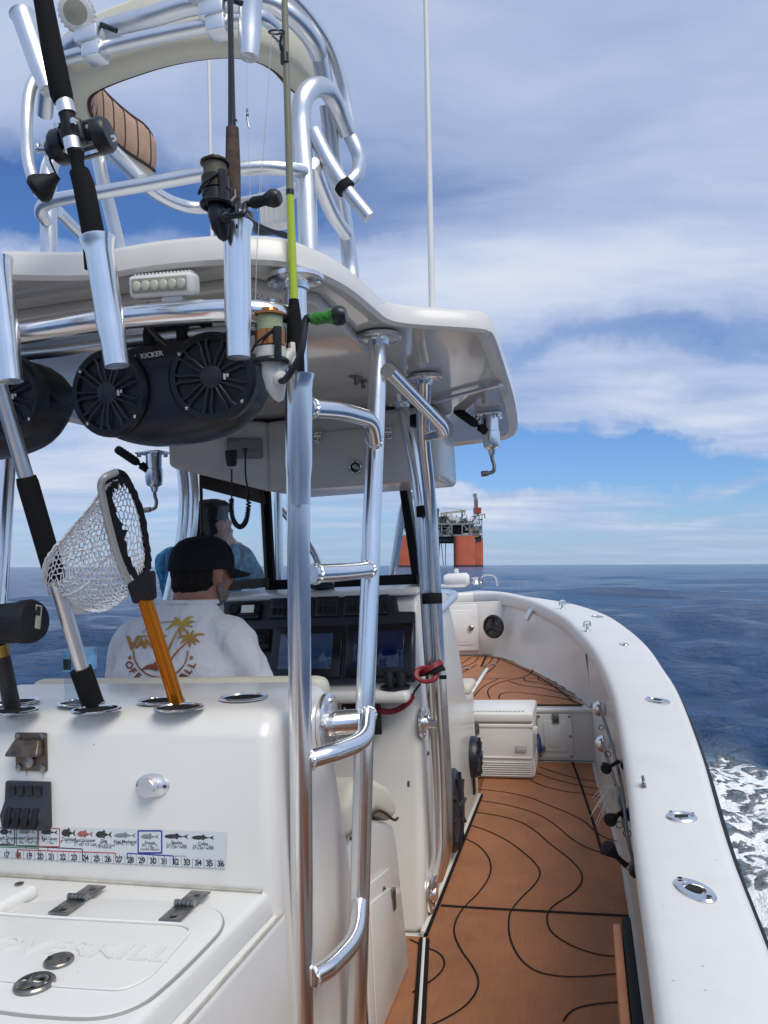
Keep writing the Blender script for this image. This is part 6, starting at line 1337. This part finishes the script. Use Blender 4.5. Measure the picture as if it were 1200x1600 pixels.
def hand(mb, w, fwd, palm_n, s, sc=1., curl=.6):
    """palm and five fingers from the wrist w; fwd along the hand, palm_n out of the palm, s = +1 right hand"""
    f, x, nn = nz(fwd), None, None; nn = nz(Vector(palm_n) - f * Vector(palm_n).dot(f)); x = f.cross(nn) * s; u = sc * 1.12
    P = lambda a, b, c: w + (x * a + f * b + nn * c) * u
    mb.hexa([P(-.036, .0, -.012), P(.036, 0, -.012), P(.030, 0, .012), P(-.030, 0, .012), P(-.042, .088, -.010), P(.042, .09, -.010), P(.04, .085, .010), P(-.04, .083, .010)], 0, .008, 2)
    for k, (a, L) in enumerate(((-.033, .062), (-.011, .075), (.011, .080), (.032, .072))):
        p = P(a, .082, 0); c = curl; q = p + (f * math.cos(c * .5) + nn * math.sin(c * .5)) * L * .42 * u; r = q + (f * math.cos(c * 1.3) + nn * math.sin(c * 1.3)) * L * .33 * u; t = r + (f * math.cos(c * 2) + nn * math.sin(c * 2)) * L * .25 * u
        mb.tube([p, q, r, t], [.0095 * u, .0090 * u, .0083 * u, .006 * u], 0, 8); [mb.ball(z_, .0088 * u, 0, 6) for z_ in (q, r)]
    p = P(.036, .022, .004); q = p + (x * .75 + f * .6 + nn * .3).normalized() * .038 * u; r = q + (x * .25 + f * .85 + nn * .4).normalized() * .032 * u; mb.tube([p, q, r], [.012 * u, .011 * u, .0075 * u], 0, 8); mb.ball(q, .011 * u, 0, 6)
def body_rings(mb, rings, n=28, pw=.85):
    """rings: (centre, half width, half depth)"""
    out = []
    for c, a, b in rings: out.append([Vector(c) + V(a * math.copysign(abs(math.cos(t)) ** pw, math.cos(t)), b * math.copysign(abs(math.sin(t)) ** pw, math.sin(t)), 0) for t in [2 * math.pi * k / n for k in range(n)]])
    mb.loft(out, 0)
def foot(mb, a, dirx, r=.055):
    d = nz(dirx); s = V(-d.y, d.x, 0)
    for t, w, h in ((-.05, .042, .05), (.04, .050, .048), (.12, .055, .036), (.19, .045, .028)): mb.ball(V(a.x, a.y, 0) + d * t + V(0, 0, h + .01), (w, .07, h), 0, 10, Matrix((s, d, V(0, 0, 1))).transposed() if False else Matrix.Rotation(math.atan2(-d.x, d.y), 3, 'Z'))
# captain on the bench
def captain():
    cx, cy = -1.375, 2.44; root = thing('person', 'person in black cap and white printed T-shirt seated at the helm, seen from behind', 'person', V(cx, cy, .75)); yaw = R(-20)
    hc = oy(318, 896, 2.50); hr = Matrix.Rotation(yaw, 3, 'Z') @ Matrix.Rotation(R(-6), 3, 'X'); hs = .98; H = lambda v: hc + hr @ (Vector(v) * hs)
    nb = V(hc.x - .02, 2.46, 1.33)
    sh = {s: V(cx + .185 * s, 2.44, 1.225) for s in (-1, 1)}; el = {-1: V(cx - .245, 2.50, .97), 1: V(cx + .245, 2.52, .97)}; wr = {-1: V(cx - .17, 2.76, .915), 1: V(cx + .17, 2.76, .915)}
    hip = {s: V(cx + .105 * s, 2.42, .86) for s in (-1, 1)}; kn = {s: V(cx + .15 * s, 2.86, .86) for s in (-1, 1)}; an = {s: V(cx + .14 * s, 2.86, .13) for s in (-1, 1)}
    mb = MB(); head_mb(mb, H); limb(mb, [H((0, -.03, -.05)), H((0, -.04, -.10)), nb, nb - V(0, .02, .10)], [.073, .074, .082, .10])
    body_rings(mb, [((cx, 2.42, .80), .16, .13), ((cx, 2.42, .92), .175, .145), ((cx, 2.41, 1.08), .19, .145), ((cx, 2.42, 1.20), .20, .13), ((cx, 2.44, 1.28), .16, .105), ((cx + .02, 2.45, 1.34), .09, .08)])
    for s in (-1, 1):
        limb(mb, [sh[s], (sh[s] + el[s]) / 2, el[s], (el[s] + wr[s]) / 2, wr[s]], [.064, .060, .050, .048, .034]); limb(mb, [hip[s], (hip[s] + kn[s]) / 2, kn[s]], [.115, .10, .072]); limb(mb, [kn[s], (kn[s] * .6 + an[s] * .4) + V(0, -.02, 0), an[s]], [.070, .064, .04]); foot(mb, an[s], (.1 * s, 1, 0)); hand(mb, wr[s], V(-.35 * s, .9, -.15), V(0, 0, -1), s, 1., .4)
    b = remesh(mb, 'body', SKIN1, root, .0105, 4); bo = b.build('body', SKIN1, root, smooth=180); eyes(H, root)
    # shirt
    mb = MB(); body_rings(mb, [((cx, 2.42, .80), .20, .16), ((cx, 2.42, .92), .205, .175), ((cx, 2.405, 1.06), .220, .170), ((cx, 2.40, 1.16), .220, .156), ((cx, 2.415, 1.24), .195, .140), ((cx + .01, 2.43, 1.305), .145, .116), ((cx + .022, 2.445, 1.355), .108, .096), ((cx + .026, 2.455, 1.372), .088, .084)], pw=.9)
    for s in (-1, 1): limb(mb, [V(cx + .13 * s, 2.425, 1.24), sh[s] + V(0, 0, -.005), sh[s] * .62 + el[s] * .38, sh[s] * .18 + el[s] * .82], [.088, .090, .092, .088])
    sm = remesh(mb, 'shirt', None, root, .012, 5)
    # folds of soft cotton
    for v in sm.v:
        n_ = noise.noise(Vector((v.x * 9 + v.z * 5, v.y * 6, v.z * 3.2 - v.x * 4))) * .0125 + noise.noise(Vector((v.x * 22, v.y * 15, v.z * 13))) * .0045 - abs(noise.noise(Vector((v.x * 13 - v.z * 9, v.y * 8, v.z * 5 + v.x * 6)))) * .021
        d = Vector((v.x - cx, v.y - 2.42, 0)); v += d.normalized() * max(n_ + .004, -.007)
        if abs(v.x - cx) > .17: v += V(0, -1, 0) * .006 * math.sin((v.z * 34 + abs(v.x - cx) * 46))
    SH = mat('white_cotton', (.74, .73, .75), .85, bump=.18, bscale=240, sheen=.2, spec=.2); n = N(SH.node_tree); co = n('TexCoord').outputs['Object']; h_ = n('TexNoise', i={'Vector': n('Mapping', i={'Vector': co, 'Rotation': (0, .5, .3), 'Scale': (1.6, 1, .55)}).outputs[0], 'Scale': 8.0, 'Detail': 4, 'Distortion': 1.8}).outputs['Fac']
    bp = n('Bump', i={'Strength': .55, 'Distance': .035, 'Height': h_}); SH.node_tree.links.new(bp.outputs[0], SH.node_tree.nodes['Principled BSDF'].inputs['Normal'])
    so_ = sm.build('shirt', SH, root, smooth=180)
    bv = BVHTree.FromPolygons([tuple(v) for v in sm.v], sm.f)
    eye = V(0, 0, EYE)
    def pr(x, y, off=.0050):
        r = ray(150 + x / 4.286, 740 + y / 4.286).normalized(); h = bv.ray_cast(eye, r); p = h[0] if h[0] is not None else eye + r * (2.26 / r.y); return p - r * off
    mb = MB(); mb.ring((cx + .026, 2.455, 1.366), (.02, .06, 1), .092, .009, 0, 36, 8, sx=1.04, up=(1, 0, 0)); mb.build('collar', SH, so_, smooth=180)
    pm = bpy.data.materials.new('shirt_print'); pm.use_nodes = True; n = N(pm.node_tree); b = pm.node_tree.nodes['Principled BSDF']; b.inputs['Roughness'].default_value = .8
    zz = n('SeparateXYZ', i={0: n('TexCoord').outputs['Object']}).outputs[2]; zl, zh = (1.09 - .75) * U, (1.31 - .75) * U
    t_ = n('MapRange', i={0: zz, 1: zl, 2: zh}).outputs[0]; pm.node_tree.links.new(n.ramp(t_, [(0, (.13, .03, .03)), (.35, (.26, .07, .035)), (.62, (.42, .16, .03)), (1, (.50, .34, .05))]), b.inputs['Base Color'])
    mb = MB()
    def strip2(P, w0, w1=None):
        w1 = w0 if w1 is None else w1; Q = cr([V(a, b_, 0) for a, b_ in P], 6); vs = []; k = len(Q)
        for i, p in enumerate(Q):
            t = (Q[min(i + 1, k - 1)] - Q[max(0, i - 1)]).normalized(); s = V(-t.y, t.x, 0) * (w0 + (w1 - w0) * i / (k - 1)) / 2; vs += [pr(*(p + s)[:2]), pr(*(p - s)[:2])]
        mb.add(vs, [(2 * i, 2 * i + 1, 2 * i + 3, 2 * i + 2) for i in range(k - 1)], 0)
    def poly2(P):
        bm = bmesh.new(); f = bm.faces.new([bm.verts.new((a, b_, 0)) for a, b_ in P]); bmesh.ops.triangulate(bm, faces=[f]); bmesh.ops.subdivide_edges(bm, edges=list(bm.edges), cuts=2, use_grid_fill=True); bmesh.ops.triangulate(bm, faces=list(bm.faces))
        bm.verts.index_update(); mb.add([pr(v.co.x, v.co.y) for v in bm.verts], [[v.index for v in f.verts] for f in bm.faces], 0); bm.free()
    def txt(s, x, y, size, ang=0., sx=1., bold=.03, shear=0.):
        vs, fs = text_mesh(s, size, 'CENTER', 0, bold); ca, sa = math.cos(ang), math.sin(ang); bm = bmesh.new(); bv_ = [bm.verts.new(v) for v in vs]
        for f in fs:
            try: bm.faces.new([bv_[i] for i in f])
            except ValueError: pass
        bmesh.ops.triangulate(bm, faces=list(bm.faces)); bmesh.ops.remove_doubles(bm, verts=list(bm.verts), dist=1e-4)
        for _ in range(4):
            es = [e for e in bm.edges if e.calc_length() > 14]
            if not es: break
            bmesh.ops.subdivide_edges(bm, edges=es, cuts=1); bmesh.ops.triangulate(bm, faces=[f for f in bm.faces if len(f.verts) > 3])
        bm.verts.index_update(); V2 = [v.co for v in bm.verts]; mb.add([pr(x + (v.x * sx + v.y * shear) * ca + v.y * sa, y + (v.x * sx + v.y * shear) * sa - v.y * ca) for v in V2], [[v.index for v in f.verts] for f in bm.faces], 0); bm.free()
    for ch, x, s_ in (('V', 242, 126), ('A', 300, 88), ('N', 355, 88), ('S', 420, 88)): txt(ch, x, 1140, s_, 0, 1.05, .04, .1)
    strip2([(268, 1092), (370, 1087), (474, 1085)], 11)
    strip2([(310, 1066), (345, 1035), (400, 1006), (470, 992), (545, 990)], 6)
    cx2, cy2 = 432, 1190; strip2([(cx2 + 183 * math.cos(R(a)), cy2 + 175 * math.sin(R(a))) for a in range(182, -4, -8)], 9)
    word = '"OFF THE WALL"'; A0, A1 = 168, 12
    for i, ch in enumerate(word):
        a = R(A0 + (A1 - A0) * i / (len(word) - 1)); 
        if ch != ' ': txt(ch, cx2 + 232 * math.cos(a), cy2 + 226 * math.sin(a), 66, a - math.pi / 2, 1., .035)
    strip2([(452, 1300), (478, 1200), (515, 1110), (566, 1016)], 15, 9); strip2([(472, 1290), (540, 1195), (632, 1108)], 15, 9)
    def frond(c, e, bow, w): 
        c, e = V(c[0], c[1], 0), V(e[0], e[1], 0); m_ = (c + e) / 2 + V(0, -bow, 0); Q = [c * (1 - t) ** 2 + m_ * 2 * t * (1 - t) + e * t * t for t in [k / 8 for k in range(9)]]; vs = []
        for i, p in enumerate(Q):
            t = (Q[min(i + 1, 8)] - Q[max(0, i - 1)]).normalized(); s = V(-t.y, t.x, 0) * w * (math.sin(math.pi * min(1, .12 + i / 8 * .88)) ** .7) * (1.15 if i % 2 else .75); vs += [pr(*(p + s)[:2]), pr(*(p - s * .5)[:2])]
        mb.add(vs, [(2 * i, 2 * i + 1, 2 * i + 3, 2 * i + 2) for i in range(8)], 0)
    for e, bw in (((465, 1056), 40), ((522, 968), 30), ((655, 958), 36), ((668, 994), 30), ((652, 1030), 26), ((566, 1092), -6), ((498, 1000), 30), ((602, 1060), 14)): frond((566, 1012), e, bw, 12)
    for e, bw in (((540, 1108), 34), ((652, 1048), 20), ((732, 1078), 36), ((697, 1132), 28), ((630, 1166), -8), ((565, 1142), 22), ((592, 1040), 10), ((672, 1150), 20)): frond((630, 1106), e, bw, 12)
    poly2([(298, 1314), (340, 1282), (385, 1270), (415, 1240), (450, 1226), (478, 1270), (496, 1312), (440, 1306), (400, 1322), (360, 1308)])
    mb.build('back_print', pm, so_, smooth=180, fix=False)
    # shorts
    mb = MB(); body_rings(mb, [((cx, 2.42, .755), .19, .15), ((cx, 2.42, .86), .205, .165), ((cx, 2.42, .94), .195, .15)])
    for s in (-1, 1): limb(mb, [hip[s], hip[s].lerp(kn[s], .5), hip[s].lerp(kn[s], .85)], [.128, .118, .098])
    remesh(mb, 'shorts', None, root, .014, 4).build('shorts', mat('dark_shorts', (.03, .035, .05), .8, bump=.2, bscale=150), root, smooth=180)
    # hair at the nape, beard, cap
    mb = MB(); b = MB(); b.ball((0, -.030, .002), (.092, .100, .082), 0, 18); mb.add([H(v) for v in b.v], b.f, 0); b = MB(); b.ball((0, -.05, -.045), (.080, .072, .055), 0, 14); mb.add([H(v) for v in b.v], b.f, 0); hm = remesh(mb, 'hair', None, root, .01, 3)
    for v in hm.v: v += Vector((noise.noise(v * 60), noise.noise(v * 61 + V(3, 0, 0)), noise.noise(v * 62))) * .004
    hm.build('hair', HAIRD, root, smooth=180)
    mb = MB(); b = MB(); b.ball((0, .048, -.074), (.060, .060, .044), 0, 16)
    for s in (-1, 1): b.ball((.066 * s, .022, -.04), (.010, .022, .042), 0, 12)
    mb.add([H(v) for v in b.v], b.f, 0); bm_ = remesh(mb, 'beard', None, root, .008, 2)
    for v in bm_.v: v += Vector((noise.noise(v * 90), noise.noise(v * 91 + V(3, 0, 0)), noise.noise(v * 92))) * .004
    bm_.build('beard', BEARD, root, smooth=180)
    mb = MB(); rg = []
    for z, k in ((.012, 1.0), (.03, 1.015), (.06, .99), (.09, .90), (.115, .72), (.13, .48), (.138, .2), (.139, .02)): rg.append([H((.103 * k * math.cos(t), -.010 + .128 * k * math.sin(t), z + .012 * math.sin(t) * (1 if z < .05 else .4))) for t in [2 * math.pi * q / 36 for q in range(36)]])
    mb.loft(rg[::-1], 0, cap=False); mb.loft([[p for p in rg[0]], [hc + (p - hc) * .93 for p in rg[0]]], 0, cap=False)
    for k in range(3):
        a = k * math.pi / 3 + .52; mb.tube([H((.104 * q * math.cos(a), -.010 + .129 * q * math.sin(a), z)) for z, q in ((.02, 1.01), (.06, .995), (.09, .905), (.115, .725), (.13, .48), (.140, .02))], .0022, 0, 5)
    mb.ball(H((0, -.01, .141)), .009, 0, 8); cp = mb.build('cap', mat('black_cap_cotton', (.0085, .009, .013), .85, bump=.3, bscale=200, spec=.3), root, smooth=70)
    mb = MB(); top = []; bot = []
    for i in range(5):
        for j in range(13):
            u = -1 + j / 6; a = math.pi / 2 - u * 1.12; r0 = Vector((.103 * math.cos(a), -.010 + .128 * math.sin(a), .014 + .01 * math.sin(a))); ext = .098 * (1 - u * u) ** .5 * i / 4 if abs(u) < 1 else 0
            p = r0 + V(0, ext, -.012 * i / 4 - .020 * u * u * 1.1 * (i / 4)); top.append(H(p + V(0, 0, .002))); bot.append(H(p - V(0, 0, .002)))
    f = [(i * 13 + j, i * 13 + j + 1, i * 13 + 14 + j, i * 13 + 13 + j) for i in range(4) for j in range(12)]; mb.add(top, f, 0); mb.add(bot, [q[::-1] for q in f], 0); mb.tube([(top[52 + j] + bot[52 + j]) / 2 for j in range(13)], .003, 0, 5); mb.build('brim', MATS['black_cap_cotton'], cp, smooth=70)
captain()
def photographer():
    Y = 4.2; hc = oy(331, 822, Y); cx = oy(319, 900, Y).x; shz = oy(258, 868, Y).z - .045
    root = thing('person', 'person with dark hair in blue patterned shirt standing beyond the windshield, raising a phone', 'person', V(cx, Y, 0)); hr = Matrix.Rotation(R(-24), 3, 'Z') @ Matrix.Rotation(R(-4), 3, 'X'); H = lambda v: hc + hr @ (Vector(v) * 1.10)
    sh = {s: V(cx + .225 * s, Y, shz) for s in (-1, 1)}; el = {1: oy(398, 905, Y + .10), -1: V(cx - .27, Y + .14, shz - .28)}; wr = {1: oy(358, 846, Y + .26), -1: V(hc.x + .03, Y + .30, oy(345, 846, Y).z - .03)}
    hz_ = shz * .585; hip = {s: V(cx + .10 * s, Y, hz_) for s in (-1, 1)}; kn = {s: V(cx + .13 * s, Y + .03, hz_ * .52) for s in (-1, 1)}; an = {s: V(cx + .14 * s, Y - .02, .09) for s in (-1, 1)}
    ph = oy(349, 832, Y + .33)
    mb = MB(); head_mb(mb, H); nb = V(hc.x - .01, Y - .01, shz + .07); limb(mb, [H((0, -.03, -.06)), nb, nb - V(0, 0, .1)], [.066, .072, .09])
    body_rings(mb, [((cx, Y, hz_ - .08), .16, .12), ((cx, Y, hz_ + .05), .175, .125), ((cx, Y, (hz_ + shz) / 2), .185, .125), ((cx, Y, shz - .08), .215, .13), ((cx, Y, shz + .01), .18, .10), ((cx, Y, shz + .06), .08, .07)])
    for s in (-1, 1):
        limb(mb, [sh[s], (sh[s] + el[s]) / 2, el[s], (el[s] + wr[s]) / 2, wr[s]], [.072, .060, .048, .045, .031]); limb(mb, [hip[s], (hip[s] + kn[s]) / 2, kn[s]], [.10, .088, .062]); limb(mb, [kn[s], kn[s] * .6 + an[s] * .4 + V(0, -.02, 0), an[s]], [.060, .060, .036]); foot(mb, an[s], (.12 * s, 1, 0)); hand(mb, wr[s], ph - wr[s] + V(.03 * s, 0, .05), V(-s, .0, 0), s, .95, .75)
    remesh(mb, 'body', SKIN2, root, .011, 4).build('body', SKIN2, root, smooth=180); eyes(H, root)
    mb = MB(); body_rings(mb, [((cx, Y, hz_ - .06), .19, .15), ((cx, Y, hz_ + .08), .20, .15), ((cx, Y, (hz_ + shz) / 2), .212, .15), ((cx, Y, shz - .08), .245, .152), ((cx, Y, shz + .015), .205, .122), ((cx, Y, shz + .065), .115, .095), ((cx, Y, shz + .09), .088, .085)], pw=.9)
    for s in (-1, 1): limb(mb, [V(cx + .15 * s, Y, shz), sh[s], sh[s] * .6 + el[s] * .4, sh[s] * .05 + el[s] * .95], [.088, .092, .082, .070])
    sm = remesh(mb, 'shirt', None, root, .014, 4)
    for v in sm.v: v += Vector((noise.noise(v * 11), noise.noise(v * 12 + V(3, 0, 0)), noise.noise(v * 10))) * .009
    mt = mat('blue_camo_cloth', (.02, .12, .25), .75, bump=.1, bscale=150); n = N(mt.node_tree); co = n('TexCoord').outputs['Object']; f1 = n('TexNoise', i={'Vector': n('Mapping', i={'Vector': co, 'Scale': (1, 1, .45)}).outputs[0], 'Scale': 13, 'Detail': 6, 'Roughness': .65, 'Distortion': 1.6}).outputs['Fac']
    mt.node_tree.links.new(n.ramp(f1, [(.36, (.008, .018, .05)), (.45, (.015, .07, .20)), (.54, (.02, .19, .34)), (.64, (.12, .42, .55))]), mt.node_tree.nodes['Principled BSDF'].inputs['Base Color']); sm.build('shirt', mt, root, smooth=180)
    mb = MB(); body_rings(mb, [((cx, Y, hz_ - .14), .17, .14), ((cx, Y, hz_), .185, .145), ((cx, Y, hz_ + .06), .18, .14)])
    for s in (-1, 1): limb(mb, [hip[s], hip[s].lerp(kn[s], .5), kn[s] + V(0, 0, .02)], [.115, .108, .092])
    remesh(mb, 'shorts', None, root, .014, 4).build('shorts', mat('grey_shorts', (.10, .10, .105), .8, bump=.2, bscale=150), root, smooth=180)
    mb = MB(); b = MB(); b.ball((0, -.022, .045), (.097, .115, .098), 0, 18); b.ball((0, -.055, -.02), (.082, .07, .06), 0, 14); b.ball((0, .03, .105), (.075, .08, .045), 0, 14); mb.add([H(v) for v in b.v], b.f, 0); hm = remesh(mb, 'hair', None, root, .010, 2)
    for v in hm.v: v += Vector((noise.noise(v * 45), noise.noise(v * 46 + V(3, 0, 0)), noise.noise(v * 47))) * .009
    hm.build('hair', HAIRD, root, smooth=180)
    mb = MB(); rot = Matrix.Rotation(R(-30), 3, 'Z') @ Matrix.Rotation(R(4), 3, 'Y'); mb.box(ph, (.088, .010, .175), 0, .004, 2, rot); mb.box(ph + rot @ V(0, -.0055, 0), (.080, .001, .166), 1, 0, 1, rot); mb.build('phone', [BLACK, SCRN], label='dark phone held up by the person in the blue shirt', cat='phone')
photographer()
# ------------------------------------------------------------------ set the boat at its list and trim on the water
for o in list(bpy.data.objects):
    if o.parent is None and o.type in ('MESH', 'EMPTY'):
        if o.get('_w'): del o['_w']; continue
        o.matrix_world = BM @ o.matrix_basis
bpy.context.view_layer.update()
